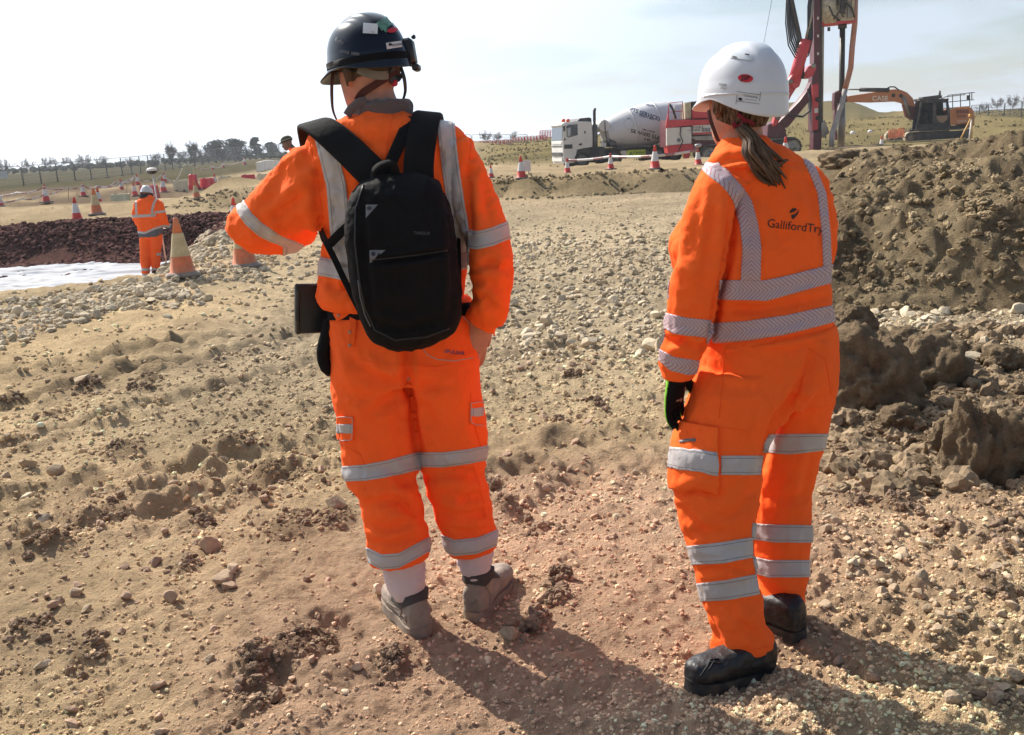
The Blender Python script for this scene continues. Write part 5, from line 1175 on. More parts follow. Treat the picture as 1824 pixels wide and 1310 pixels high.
M_EXO = mat('excavator_orange', (.46, .165, .055), rough=.45, var=.12, vs=1.2, dirt=(.30, .2, .13), dirt_amt=.4, ds=1.2); M_TRACK = mat('track_steel', (.10, .085, .07), rough=.75, var=.3, vs=3, dirt=(.42, .34, .25), dirt_amt=.7, ds=2); M_MUDTRACK = mat('muddy_track', (.33, .27, .19), rough=.9, var=.25, vs=3)
M_LIME = mat('lime_board', (.55, .66, .06), rough=.5, var=.06); M_BEACON = mat('beacon_orange', (.75, .09, .02), rough=.25, var=.05); M_NAVYP = mat('navy_print', (.025, .03, .10), rough=.6, var=.1); M_REDPIPE = mat('pipe_salmon', (.42, .17, .10), rough=.6, var=.2, vs=2, dirt=(.36, .33, .3), dirt_amt=.6, ds=1.2); M_GREYPIPE = mat('pipe_grey', (.36, .33, .31), rough=.8, var=.2, vs=3)
def wheel(sd, x, y, rpx, o, parent, w=.30, name='wheel'):
    r = rpx * sd.m(x, y); b = MB(); sd.cyl(b, x, y, r, o, o + w, 26); wo = b.build(name, M_TYRE, parent, auto=40)
    b = MB(); sd.cyl(b, x, y, r * .6, o - .01, o + .1, 20, [(r * .60, o - .012), (r * .55, o - .012), (r * .45, o + .06), (r * .22, o + .03), (r * .2, o - .04), (r * .02, o - .05)]); b.build('rim', M_RIM, wo, auto=40); return wo
# --- concrete mixer lorry
T = Side(1030, 60, .0078); lorry = wempty('mixer_lorry', at(1110, 292, 62)); W2 = 2.45
b = MB(); T.slab(b, [(1004, 223), (1007, 218.5), (1028, 216), (1054, 217), (1056, 240), (1056, 262), (1040, 265), (1028, 268), (1024, 290), (1012, 292), (1005, 292), (1003, 270), (1002, 248)], 0, W2, .05); b.build('cab', M_LWHITE, lorry, auto=35)
b = MB(); T.slab(b, [(1029, 216), (1034, 211), (1050, 209.5), (1054, 211), (1057, 240), (1054.5, 240), (1053, 217)], .08, W2 - .08); b.build('roof_deflector', M_LDARK, lorry, auto=35)
b = MB(); T.slab(b, [(1008.5, 225), (1012, 223), (1028.5, 221.5), (1029, 241), (1012, 245.5), (1010, 244)], -.02, .03); dr = b.build('door_window', M_GLASS, lorry)
b = MB(); T.slab(b, [(1010, 229), (1016, 227), (1016, 242), (1011.5, 244)], -.035, .0); b.build('painted_window_reflection', mat('reflection_paint', (.35, .40, .44), rough=.1, spec=.8), dr)  # pale slab painted as the reflection in the door window
b = MB(); T.slab(b, [(1002.9, 224), (1005, 223.5), (1004, 247), (1001.4, 250)], .08, W2 - .08); b.build('windscreen', M_GLASS, lorry)
for a, m_ in (((1002.2, 253, 3, 4), M_LWHITE), ((1002.4, 260, 3, 1.6), M_LDARK), ((1002.8, 272, 3, 7), M_LDARK), ((1003.2, 282, 3, 6), M_LWHITE)):
    b = MB(); T.slab(b, [(a[0] - 1.2, a[1]), (a[0] + a[2], a[1]), (a[0] + a[2], a[1] + a[3]), (a[0] - 1.0, a[1] + a[3])], .15, W2 - .15); b.build('grille_bar', m_, lorry)
b = MB(); T.slab(b, [(1005, 258), (1019.5, 257.5), (1019.5, 265), (1005, 265.5)], -.03, .05, .01); b.build('step_well', M_LDARK, lorry)
b = MB(); T.slab(b, [(1031, 257), (1036, 255), (1036.5, 259), (1031, 259.5)], -.03, .02); b.build('vent', M_LDARK, lorry); b = MB(); T.slab(b, [(1040.5, 234), (1043, 233.5), (1043, 238), (1040.5, 238.5)], -.03, .02); b.build('vent', M_LDARK, lorry)
b = MB(); T.slab(b, [(1004.5, 247), (1007, 247), (1007, 250.5), (1004.5, 250.5)], -.05, .02, .01); b.build('door_handle', M_LDARK, lorry)
b = MB(); T.slab(b, [(1000, 226), (1004, 223), (1005, 233), (1002, 235)], -.28, -.08, .03); b.build('mirror', M_LDARK, lorry); b = MB(); T.slab(b, [(1000, 223), (1007, 217.5), (1008, 220), (1002, 226)], .1, W2 - .1); b.build('sun_visor', M_LWHITE, lorry)
for x in (1009, 1017): b = MB(); b.lathe([(.11, 0), (.11, .2), (.07, .24)], 10, T.P(x, 219, .6)); b.build('beacon', M_BEACON, lorry, True)
b = MB(); T.slab(b, [(1024, 290), (1028, 266), (1040, 262), (1058, 260), (1064, 262), (1066, 287), (1060, 290), (1050, 276), (1042, 272), (1032, 274), (1027, 291)], .02, W2 - .02); b.build('wheel_arch', M_LDARK, lorry)
b = MB(); T.slab(b, [(1052, 266), (1245, 258), (1245, 264), (1052, 273)], .55, W2 - .55); b.build('chassis', M_LDARK, lorry)
b = MB(); T.slab(b, [(1066, 262), (1078, 262), (1078, 278), (1066, 279)], .05, .6, .03); b.build('fuel_tank', M_LDARK, lorry); b = MB(); T.slab(b, [(1068, 279), (1078, 278), (1080, 288), (1070, 289)], .1, .7); b.build('battery_crate', M_LDARK, lorry)
for x, y in ((1036.5, 285.5), (1094, 281.5), (1174, 276.5), (1201, 274.5)):
    wheel(T, x, y, 14.6, .0, lorry); wheel(T, x, y, 14.4, W2 - .3, lorry)
b = MB(); T.bar(b, [(1063, 268, .3), (1062, 240, .3), (1061.5, 205, .3), (1061.5, 197, .3), (1063, 193.5, .35)], .09, 10); b.build('exhaust_stack', M_GREASE, lorry, True); b = MB(); T.bar(b, [(1063, 266, .3), (1062.4, 222, .3)], .16, 10); b.build('exhaust_guard', M_RIM, lorry, True)
# drum on its inclined axis
A0 = T.P(1086, 239, W2 / 2); A1 = T.P(1262, 200, W2 / 2); ax = (A1 - A0) / np.linalg.norm(A1 - A0); Md = np.array(Vector(ax).to_track_quat('Z', 'Y').to_matrix()); LL = np.linalg.norm(A1 - A0)
prof = [(.10, -.04), (.62, 0.0), (.78, .12), (1.02, .9), (1.20, 1.8), (1.27, 2.5), (1.27, 3.3), (1.15, 4.2), (.88, 5.2), (.58, LL)]
drum = MB().lathe(prof, 56, A0, Md).build('drum', M_DRUM, lorry, auto=20)
for z, r in ((1.75, 1.215), (3.35, 1.285)): MB().lathe([(r - .03, z - .05), (r, z - .05), (r, z + .05), (r - .03, z + .05)], 40, A0, Md, cap=False).build('drum_seam', M_DRUM, drum, True)
db = bvh_of(drum)
def dtext(txt, x, y, h, ang, flip=False, m=M_NAVYP, bold=True, st=1.0):
    tv, tf = textmesh(txt, 1, bold); tv = tv * np.array([st, 1]); k = -1 if flip else 1; return print_on('lettering', db, tv, tf, m, drum, x, y, h * k, ang, Y=60, off=.012, maxlen=.4)
dtext('CPTS SERVICES', 1146, 203, 9.6, math.radians(19), st=1.0); dtext('READY MIX', 1152, 209.5, 5.4, math.radians(17)); dtext('CPTS SERVICES', 1152, 239.5, 8.8, math.radians(14), True, M_PRINT); dtext('READY MIX', 1155, 233, 4.6, math.radians(14), True, M_PRINT); dtext('TRACK', 1158, 188.5, 4.6, math.radians(8)); dtext('01', 1152, 248, 6, math.radians(14), True, M_PRINT, st=2)
circ = [np.array([(math.cos(t) * 8.3, math.sin(t) * 8.3), (math.cos(t + .12) * 8.3, math.sin(t + .12) * 8.3), (math.cos(t + .12) * 9.1, math.sin(t + .12) * 9.1), (math.cos(t) * 9.1, math.sin(t) * 9.1)]) for t in np.arange(20) * math.pi / 10]
print_on('emblem', db, np.concatenate(circ), [(4 * k, 4 * k + 1, 4 * k + 2, 4 * k + 3) for k in range(20)], M_GREYPRINT, drum, 1120, 221.5, 1, 0, Y=60, off=.012)
c0 = T.P(1081, 224, .45); MB().lathe([(.25, -.02), (.34, 0), (.36, .06), (.36, 1.5), (.34, 1.56), (.2, 1.58)], 28, c0, np.stack([T.u, np.array([0, 0, 1.0]), T.n], 1)).build('water_tank', M_LWHITE, lorry, auto=40)
b = MB(); T.bar(b, [(1081, 213, .40), (1082, 235, .40), (1086, 253, .42), (1090, 262, .5)], .03, 6); b.build('tank_hose', M_HOSE, lorry, True)
b = MB(); T.slab(b, [(1086, 262), (1089, 240), (1096, 236), (1106, 262)], .7, W2 - .7); b.build('drum_pedestal', M_LDARK, lorry); b = MB(); T.slab(b, [(1100, 262), (1260, 252), (1260, 254.5), (1100, 264.5)], .12, .28); b.build('side_rail', M_RIM, lorry); b = MB(); T.slab(b, [(1090, 246), (1100, 244), (1104, 260), (1092, 262)], .5, .9); b.build('drive_motor', M_RIM, lorry)
for x in (1094, 1187):
    w_ = 19 if x < 1100 else 32; b = MB(); T.slab(b, [(x - w_, 271 - (x - 1094) * .06), (x - w_ * .75, 264 - (x - 1094) * .06), (x + w_ * .75, 263 - (x - 1094) * .06), (x + w_, 269 - (x - 1094) * .06), (x + w_ * .7, 266 - (x - 1094) * .06), (x - w_ * .7, 267 - (x - 1094) * .06)], .0, .4); b.build('mudguard', M_LDARK, lorry)
b = MB(); T.slab(b, [(1108, 269), (1116, 268.6), (1116, 283), (1108, 283.5)], .0, .1); b.build('guard_end', M_LWHITE, lorry)
tag(lorry, 'white concrete mixer lorry with lettered drum parked on the haul road', 'mixer lorry')
wb_ = wempty('warning_board', T.P(1132, 282, -.3)); b = MB(); T.slab(b, [(1116.5, 268), (1148.5, 266.5), (1148.5, 280.5), (1116.5, 281.5)], -.12, -.06); pb = b.build('board', M_LIME, wb_)
rot_text(T, 'Caution', 1137, 271.5, 6.2, -.03, mat('green_ink', (.06, .20, .03), rough=.6), pb, o=-.135); b = MB(); T.slab(b, [(1119, 277), (1122.5, 270), (1126, 277)], -.137, -.125); b.build('triangle', mat('green_ink', (.06, .20, .03), rough=.6), pb); b = MB(); T.slab(b, [(1121.4, 276), (1122.5, 272.5), (1123.6, 276)], -.15, -.136); b.build('triangle_centre', M_LIME, pb)
b = MB(); T.slab(b, [(1119, 279.6), (1146, 278.6), (1146, 279.4), (1119, 280.4)], -.135, -.125); b.build('small_print', M_GREYPRINT, pb)
tag(wb_, 'lime yellow caution board with a triangle hung at the lorry side', 'warning board')
# --- piling rig
R_ = Side(1300, 57, 0.0); rig = wempty('piling_rig', at(1360, 285, 57.5)); RW = 2.4
def rs_(name, pts, o0, o1, m, bev=0, parent=None): return R_.slab(MB(), pts, o0, o1, bev).build(name, m, parent or rig, auto=35)
rs_('engine_house', [(1187, 263), (1187, 228), (1189, 214), (1262, 211), (1330, 208), (1330, 262)], .25, RW, M_MREDD)
rs_('white_panel', [(1187.5, 228), (1232, 226), (1232, 256), (1187.5, 260)], .0, .25, M_MWHITE, .03); rs_('red_skirt', [(1187.5, 260), (1224, 256.5), (1233, 256), (1238, 266), (1228, 272), (1190, 273.5)], -.02, 1.2, M_MRED, .04); rs_('red_band', [(1187.5, 228), (1189, 215), (1222, 214), (1264, 213), (1264, 222), (1222, 225)], -.03, .3, M_MRED, .03)
rs_('counterweight_edge', [(1186, 226), (1190, 204), (1192, 215), (1188, 230)], .0, .2, M_MRED)
rs_('side_panel', [(1234, 224), (1330, 219), (1330, 238), (1234, 240)], .02, .25, M_MWHITE, .02); rs_('red_stripe', [(1234, 237), (1330, 233), (1330, 236), (1234, 240)], .0, .03, M_MRED); rs_('undertray', [(1230, 244), (1330, 238), (1330, 250), (1240, 250)], .1, 1.2, M_STEEL)
for k in range(6): rs_('louvre', [(1250 + 2.6 * k, 228), (1251.6 + 2.6 * k, 228), (1251.6 + 2.6 * k, 235), (1250 + 2.6 * k, 235)], .0, .03, M_GREYPRINT)
rot_text(R_, 'SOIT LUX E', 1237 + 4, 227.5, 5, -.05, M_PRINT, rig, o=-.0, stretch=.9); rot_text(R_, 'CONTECO', 1236, 232.5, 4.6, -.05, M_PRINT, rig, o=-.0)
cc8 = MB(); R_.cyl(cc8, 1209, 250, .11, -.02, .02, 14); cc8.build('filler', M_GREYPRINT, rig)
b = MB(); R_.bar(b, [(1191, 214, .05), (1191, 184, .05), (1216, 181.5, .05), (1217.5, 213, .05)], .03); R_.bar(b, [(1191, 200, .05), (1217, 198, .05)], .022); b.build('guard_rail', M_MRED, rig, True)
b = MB(); R_.bar(b, [(1201, 213, .1), (1202, 188, .1), (1213, 186.5, .1), (1213.5, 212, .1)], .035); b.build('ladder_hoop', M_MWHITE, rig, True)
rs_('valve_block', [(1221, 213), (1221, 183), (1232, 181), (1233, 212)], .2, 1.0, M_CREAM2, .05); rs_('grille_box', [(1233, 196), (1233, 181), (1258, 179), (1258, 195)], .2, 1.2, M_GREASE, .05); rs_('red_hood', [(1234, 212), (1234, 196), (1248, 191), (1262, 196), (1264, 211)], .1, 1.4, M_MRED, .08)
b = MB(); R_.bar(b, [(1193, 186, .0), (1199, 196, .0), (1204, 212, .0)], .06); R_.bar(b, [(1213, 226, -.04), (1211, 240, -.06), (1216, 252, -.05), (1208, 270, -.05)], .03); b.build('hose', M_HOSE, rig, True)
rs_('jack_leg', [(1219, 272), (1230, 271), (1228, 288), (1221, 289)], .1, .5, M_MRED, .03)
for x in (1268,): 
    pass
def track(sd, name, x0, x1, yc0, yc1, rpx, o, parent, w=.6, m=M_TRACK, lit=None):
    """crawler track: belt of shoes round two end wheels"""
    c0 = sd.P(x0, yc0); c1 = sd.P(x1, yc1); L_ = np.linalg.norm(c1 - c0); u = (c1 - c0) / L_; up = np.cross(sd.n, u); up = up if up[2] > 0 else -up; r = rpx * sd.m(x0, yc0); per = 2 * L_ + 2 * math.pi * r; n = int(per / .2); e = sd.slab(MB(), [(x0, yc0 - rpx * .75), (x1, yc1 - rpx * .75), (x1, yc1 + rpx * .75), (x0, yc0 + rpx * .75)], o + .08, o + w - .08).build(name, M_LDARK, parent)
    sho = None
    for k in range(n):
        s = k / n * per
        if s < L_: p = c0 + u * s + up * r; d = u
        elif s < L_ + math.pi * r: a = (s - L_) / r; p = c1 + r * (up * math.cos(a) + u * math.sin(a)); d = u * math.cos(a) - up * math.sin(a)
        elif s < 2 * L_ + math.pi * r: p = c1 - u * (s - L_ - math.pi * r) - up * r; d = -u
        else: a = (s - 2 * L_ - math.pi * r) / r; p = c0 + r * (-up * math.cos(a) - u * math.sin(a)); d = -u * math.cos(a) + up * math.sin(a)
        q = np.cross(sd.n, d); o_ = MB().box(p + sd.n * (o + w / 2), (.185, w, .06), np.stack([d, sd.n, q], 1), .012).build('track_shoe', m, e)
    for x, y in ((x0, yc0), (x1, yc1)):
        b = MB(); sd.cyl(b, x, y, r * .85, o - .02, o + .2, 20, [(r * .85, o + .02), (r * .8, o - .02), (r * .5, o + .05), (r * .3, o - .04), (.01, o - .05)]); b.build('end_wheel', M_STEEL if m is M_TRACK else M_TRACK, e, auto=40)
    return e
track(R_, 'crawler_track', 1264, 1412, 275, 262, 15.5, .0, rig, m=M_TRACK); track(R_, 'crawler_track', 1268, 1414, 273, 260, 14.5, 2.6, rig)
rs_('track_frame', [(1280, 268), (1400, 258), (1400, 268), (1280, 279)], .2, .5, M_MREDD); rs_('slew_deck', [(1290, 250), (1420, 244), (1420, 252), (1290, 260)], .3, 2.6, M_GREASE)
rs_('cab_base', [(1370, 246), (1372, 222), (1388, 216), (1402, 226), (1406, 246)], .4, 2.0, M_MREDD, .05)
# arms up to the mast
rs_('lower_arm', [(1391, 236), (1386, 226), (1432, 178), (1446, 160), (1456, 138), (1466, 142), (1462, 160), (1446, 184), (1412, 226)], .8, 1.5, M_MREDD, .05)
rs_('lifting_arm', [(1378, 226), (1392, 176), (1393, 163), (1404, 146), (1414, 131), (1424, 138), (1422, 156), (1412, 172), (1396, 206), (1386, 224)], .3, .75, M_MRED, .05); rs_('link_plate', [(1408, 144), (1414, 132), (1424, 132), (1430, 142), (1426, 154), (1416, 160)], .2, .32, M_MRED, .03); rs_('link_plate', [(1436, 132), (1444, 118), (1454, 112), (1458, 120), (1452, 134), (1442, 140)], .3, .9, M_MRED, .04)
b = MB(); R_.bar(b, [(1418, 148, .5), (1426, 118, .5), (1436, 84, .5), (1440, 70, .5)], .34, 12); b.build('lift_cylinder', M_MRED, rig, True); b = MB(); R_.bar(b, [(1440, 72, .5), (1450, 28, .5), (1453, 0, .5), (1456, -30, .5)], .09, 8); b.build('cylinder_rod', M_STEEL, rig, True)
for x, y in ((1409.5, 145), (1401, 158), (1451, 117)): b = MB(); R_.cyl(b, x, y, .14, .12, .35, 14); b.build('pin', M_STEEL, rig, True)
b = MB(); R_.bar(b, [(1387, 214, .2), (1396, 182, .2), (1398, 170, .2)], .10, 8); b.build('chrome_rod', M_STEEL, rig, True)
# mast
mast = rs_('mast', [(1455, -260), (1468, -260), (1467, 60), (1465, 232), (1453, 235), (1452, 150), (1456, 120)], .6, 1.4, M_MREDD, .03)
rs_('mast_face', [(1452, 150), (1463, 148), (1462, 231), (1452, 233)], .5, .6, M_MRED, .02); rs_('mast_rail', [(1466, -260), (1473, -260), (1471, 234), (1462.5, 236)], .7, 1.3, M_GREASE, .02)
b = MB(); R_.bar(b, [(1475.5, -260, .9), (1474, 60, .9), (1472, 215, .9)], .10, 10); b.build('guide_rod', M_STEEL, rig, True); rs_('mast_foot', [(1455, 235), (1470, 233), (1469, 275), (1454, 277)], .6, 1.3, M_MREDD, .03)
for y in (28, 60, 92): rs_('mast_hole', [(1461.5, y), (1465, y), (1464.5, y + 5), (1461.5, y + 5)], .585, .6, M_MWHITE)
rs_('data_plate', [(1455.5, 193), (1462, 192.5), (1462, 201), (1455.5, 201.5)], .47, .5, M_MWHITE); rs_('foot_bracket', [(1469, 218), (1476, 214), (1484, 236), (1474, 246), (1468, 240)], .6, 1.0, M_STEEL, .03)
for y in (177, 210): b = MB(); R_.cyl(b, 1461, y, .13, .44, .5, 12); b.build('boss', M_GREASE, rig, True)
# rotary head and drill string
rs_('rotary_frame', [(1470, 42), (1476, 44), (1530, 38), (1530, 34), (1470, 38)], .5, 1.5, M_MRED); rs_('gearbox', [(1497, 38), (1500, -30), (1530, -30), (1528, 37)], .5, 1.4, M_CREAM2, .08); b = MB(); R_.bar(b, [(1484, 40, .7), (1484, -8, .7)], .42, 14); b.build('drive_motor', M_CREAM2, rig, True); b = MB(); R_.bar(b, [(1476, 8, .6), (1479, 20, .4), (1490, 14, .4), (1494, -14, .5)], .05); R_.bar(b, [(1504, -20, .4), (1501, 8, .4), (1508, 22, .4), (1516, -12, .4)], .035); R_.bar(b, [(1475, -20, .5), (1482, 12, .35), (1488, -20, .4)], .06); b.build('hydraulic_hose', M_HOSE, rig, True)
for k_, (pts_, o_, m_) in enumerate((([(1500, 20), (1503, -4), (1510, -6), (1510, 24)], .35, M_GREASE), ([(1514, 30), (1514, 8), (1520, 6), (1522, 30)], .38, M_STEEL), ([(1474, 30), (1474, 18), (1496, 16), (1497, 30)], .35, M_CREAM2), ([(1496, 8), (1496, -12), (1501, -12), (1501, 8)], .3, M_GREASE), ([(1522, 12), (1522, -14), (1527, -14), (1527, 12)], .4, M_CREAM2))): rs_('gearbox_fitting', pts_, o_, .5, m_, .03)
b = MB()
for q_ in ([(1488, 34, .3), (1498, 20, .2), (1506, 30, .3)], [(1512, 4, .3), (1520, 14, .25), (1526, 30, .35)], [(1480, 10, .3), (1486, 26, .25), (1500, 36, .35)], [(1504, -20, .3), (1512, 0, .3), (1508, 14, .32)]): R_.bar(b, q_, .045, 6)
b.build('gearbox_hose', M_HOSE, rig, True)
rs_('sensor', [(1482.5, 46), (1486.5, 46), (1486.5, 53), (1482.5, 53)], .7, .85, M_HOSE)
b = MB(); R_.bar(b, [(1511, 38, .95), (1511, 48, .95)], .24, 14); R_.bar(b, [(1511, 48, .95), (1509.5, 160, .95), (1508.5, 268, .95)], .155, 14); b.build('drill_pipe', M_GREASE, rig, True)
b = MB(); R_.bar(b, [(1509.4, 178, .95), (1508.4, 268, .95)], .21, 14); b.build('auger_casing', M_STEEL, rig, True); rs_('casing_guide', [(1494, 165), (1502, 160), (1506, 162), (1503, 178), (1494, 196), (1493, 183)], .7, 1.1, M_MREDD)
b = MB(); R_.bar(b, [(1533, -20, .8), (1531, 40, .75), (1526, 80, .7), (1522, 120, .6), (1512, 158, .6)], .155, 12); b.build('concrete_hose', M_REDPIPE, rig, True); b = MB(); R_.bar(b, [(1512.5, 157, .6), (1503, 190, .5), (1492, 218, .3), (1484, 240, .2), (1482, 262, .1)], .15, 12); b.build('hose_lower_length', M_GREYPIPE, rig, True)
for k in range(6):
    dx = k * 1.6; b = MB(); R_.bar(b, [(1407 + dx * .9, -40, .55 + .03 * k), (1404 + dx * 1.9, 40, .5), (1408 + dx * 1.7, 80 - 4 * k, .4), (1419 + dx * .9, 101 - 4.5 * k, .35), (1432, 108 - 4.6 * k, .35), (1444 - dx * .6, 98 - 4.2 * k, .4), (1452 - dx * 1.1, 66, .45), (1452 - dx * 1.0, 10, .5), (1450, -40, .5)], .038 if k not in (2, 4) else .055, 6); b.build('hanging_hose', M_HOSE, rig, True)
b = MB(); R_.bar(b, [(1412, -40, .5), (1415, 0, .5), (1428, 60, .5), (1435, 100, .5), (1433, 140, .5)], .13, 8); b.build('thick_hose', M_GREASE, rig, True); b = MB(); R_.bar(b, [(1441, 158, .2), (1446, 180, .2), (1444, 198, .2), (1432, 208, .2), (1400, 204, .2)], .06, 8); b.build('looped_hose', M_HOSE, rig, True)
b = MB(); R_.bar(b, [(1382, -40, .4), (1378, 0, .4), (1361, 92, .4), (1352, 160, .4)], .011, 5); b.build('winch_line', M_HOSE, rig)
tag(rig, 'tall red piling rig with hanging hoses and a drill mast', 'piling rig')
# --- excavator
E_ = Side(1640, 70, -.004); exc = wempty('excavator', at(1660, 255, 71)); 
def es_(name, pts, o0, o1, m, bev=0, parent=None): return E_.slab(MB(), pts, o0, o1, bev).build(name, m, parent or exc, auto=35)
boom = es_('boom', [(1514, 172), (1520, 170), (1560, 164), (1582, 160), (1600, 158), (1612, 159), (1624, 164), (1634, 174), (1640, 192), (1630, 202), (1624, 190), (1616, 183), (1604, 180), (1560, 182), (1516, 181)], 1.0, 1.6, M_EXO, .05)
rot_text(E_, 'CASE', 1574.5, 175, 12, -.01, mat('pale_letters', (.66, .60, .50), rough=.5), boom, o=.985, stretch=1.05)
es_('dipper_arm', [(1494, 176), (1500, 160), (1514, 166), (1520, 178), (1508, 184), (1502, 200), (1496, 230), (1500, 250), (1494, 250), (1492, 215)], 1.1, 1.5, M_MREDD, .04)
es_('boom_foot', [(1618, 186), (1640, 190), (1634, 214), (1624, 208)], .95, 1.65, M_MREDD, .03); b = MB(); E_.bar(b, [(1516, 158.5, .9), (1540, 159, .9)], .05, 8); b.build('ram_rod', M_STEEL, exc, True); b = MB(); E_.bar(b, [(1537, 159, .9), (1590, 160, .9)], .15, 10); b.build('dipper_ram', M_LDARK, exc, True); b = MB(); E_.bar(b, [(1616, 172, .9), (1622, 190, .9), (1628, 206, .9)], .12, 8); b.build('boom_ram', M_STEEL, exc, True); b = MB(); E_.bar(b, [(1584, 158, .9), (1592, 154, .9), (1600, 154, .9), (1608, 160, .9)], .05, 6); b.build('boom_hose', M_HOSE, exc, True)
for x, y in ((1598.5, 169.5), (1612, 170)): b = MB(); E_.cyl(b, x, y, .13, .95, 1.02, 12); b.build('boom_pin', M_LDARK, exc, True)
# cab: frame, glazing, interior shows through
glassT = bpy.data.materials.new('clear_glass'); glassT.use_nodes = True; gb = glassT.node_tree.nodes['Principled BSDF']; gb.inputs['Transmission Weight'].default_value = 1.0; gb.inputs['Roughness'].default_value = .02; gb.inputs['IOR'].default_value = 1.02; gb.inputs['Base Color'].default_value = (.62, .66, .68, 1)
cabf = MB()
for pl in ([(1632, 230), (1635, 228), (1643, 184), (1640, 183)], [(1640, 178), (1688, 178), (1690, 183), (1640, 184)], [(1662, 183), (1668, 183), (1666, 228), (1662, 228)], [(1688, 178), (1693, 200), (1694, 228), (1689, 228), (1686, 184)], [(1632, 222), (1694, 220), (1694, 231), (1632, 232)], [(1664, 206), (1692, 204), (1692, 221), (1664, 222)]):
    E_.slab(cabf, pl, .0, .12)
cabo = cabf.build('cab_frame', M_LDARK, exc); es_('cab_back', [(1641, 178), (1690, 178), (1694, 230), (1634, 231)], 1.25, 1.32, M_LDARK); es_('cab_roof', [(1638, 176), (1690, 176), (1690, 179), (1638, 180)], -.02, 1.35, M_LDARK, .03); es_('seat', [(1656, 222), (1655, 200), (1662, 196), (1665, 218), (1676, 218), (1676, 224)], .4, .9, M_LDARK, .05); es_('door_panel', [(1668, 208), (1688, 206), (1687, 213), (1680, 219), (1673, 218)], -.02, .0, mat('door_tan', (.26, .17, .10), rough=.6, var=.2))
es_('cab_glass', [(1641, 184), (1687, 183), (1690, 206), (1664, 207), (1664, 221), (1635, 222)], .05, .07, glassT)
es_('light_bar', [(1645, 173), (1676, 169), (1680, 170), (1680, 175), (1645, 177)], .2, 1.1, M_LDARK, .04); b = MB(); b.lathe([(.08, 0), (.08, .12), (.05, .3)], 8, E_.P(1679, 169, .6)); b.build('beacon', M_LDARK, exc, True)
hs = es_('engine_house', [(1692, 196), (1700, 192), (1726, 190), (1732, 194), (1735, 204), (1735, 220), (1692, 223)], -.05, 2.6, M_EXO, .06); es_('top_hatch', [(1698, 192), (1729, 189), (1729, 191.5), (1698, 194)], .2, 2.4, M_LDARK); es_('counterweight', [(1726, 192), (1734, 196), (1737, 206), (1736, 224), (1724, 225)], -.02, 2.6, M_EXO, .1)
for k in range(3): es_('vent_slot', [(1702, 196.5 + 2.3 * k), (1725, 195.6 + 2.3 * k), (1725, 197.1 + 2.3 * k), (1702, 198 + 2.3 * k)], -.07, -.05, M_MREDD)
rot_text(E_, 'RULES', 1712, 207.5, 6.0, -.05, M_PRINT, hs, o=-.062); rot_text(E_, 'CX210', 1713, 216.5, 5.6, -.04, mat('pale_letters2', (.55, .48, .40), rough=.5), hs, o=-.062)
es_('slew_platform', [(1636, 231), (1735, 222), (1732, 227), (1690, 233), (1640, 235)], .1, 2.5, M_LDARK)
b = MB()
for ln in ([(1690, 192, .1), (1689, 170, .1), (1730, 165.5, .1), (1737, 165, .1)], [(1690, 182, .1), (1728, 178.5, .1), (1736, 178, .1)], [(1698, 192, .1), (1697.5, 169, .1)], [(1712, 191, .1), (1711.5, 167.5, .1)], [(1728.5, 190, .1), (1728, 165.5, .1)], [(1732, 178, .1), (1732, 165, .1)], [(1690, 176, 1.8), (1700, 171, 1.8), (1736, 167, 1.8)]): E_.bar(b, ln, .03, 6)
b.build('handrail', M_LDARK, exc, True); es_('mirror', [(1722.5, 170), (1727, 170), (1727, 178), (1722, 178)], .0, .06, M_LDARK)
track(E_, 'crawler_track', 1622, 1723, 245, 239, 9.0, .0, exc, m=M_MUDTRACK); track(E_, 'crawler_track', 1602, 1700, 243.5, 238, 9.0, 2.0, exc, m=M_MUDTRACK)
tag(exc, 'orange tracked excavator with a long boom and railed engine deck', 'excavator')
# yellow tripod with lamp and box behind the heap
tp = wempty('tripod_lamp', at(1722, 262, 20)); tY = 21.0
M_TYEL = mat('tripod_yellow', (.55, .30, .07), rough=.5, var=.1); M_TBOX = mat('yellow_case', (.62, .42, .06), rough=.5, var=.12)
for a, c in (((1730, 210), (1707, 256)), ((1731, 210), (1725, 262)), ((1732, 210), (1729, 256))): MB().bar(at(*a, tY), at(*c, tY - .1), .016, 6).build('leg', M_TYEL if c[0] != 1725 else M_CWHITE, tp, True)
MB().box(at(1729, 206, tY), (.07, .07, .06), None, .01).build('level_head', M_TYEL, tp); tag(tp, 'yellow survey tripod standing beyond the crest of the heap', 'survey tripod')
yc = wempty('tool_case', at(1713, 262, 20)); MB().box(at(1713.5, 257, 20.5), (.24, .16, .10), None, .015).build('case', M_TBOX, yc, auto=40); MB().box(at(1703.5, 257, 20.4), (.02, .17, .10), None, .005).build('lime_end', M_LIME, yc); tag(yc, 'yellow case lying at the foot of the survey tripod', 'tool case')
# safety barriers in orange mesh by the excavator track and drill
for k, (px, py, Y, lab) in enumerate(((1590, 248, 66, 'orange plastic barrier just left of the excavator tracks'), (1604, 246, 66.5, 'second orange plastic barrier touching the excavator tracks'))):
    pbarrier(at(px, py, Y), .3 * k, .55, .62, M_CORANGE, lab, nsl=4, group=None)
# spoil by the auger
V, T_ = clod_shape(91, 5, .35); q = at(1530, 268, 55.5); o = link('auger_spoil', newmesh('auger_spoil', V * np.array([2.3, 1.4, .35]), T_, True, CL)); o.location = tuple(q); tag(o, 'dark heap of drilled spoil around the foot of the auger', 'soil heap')
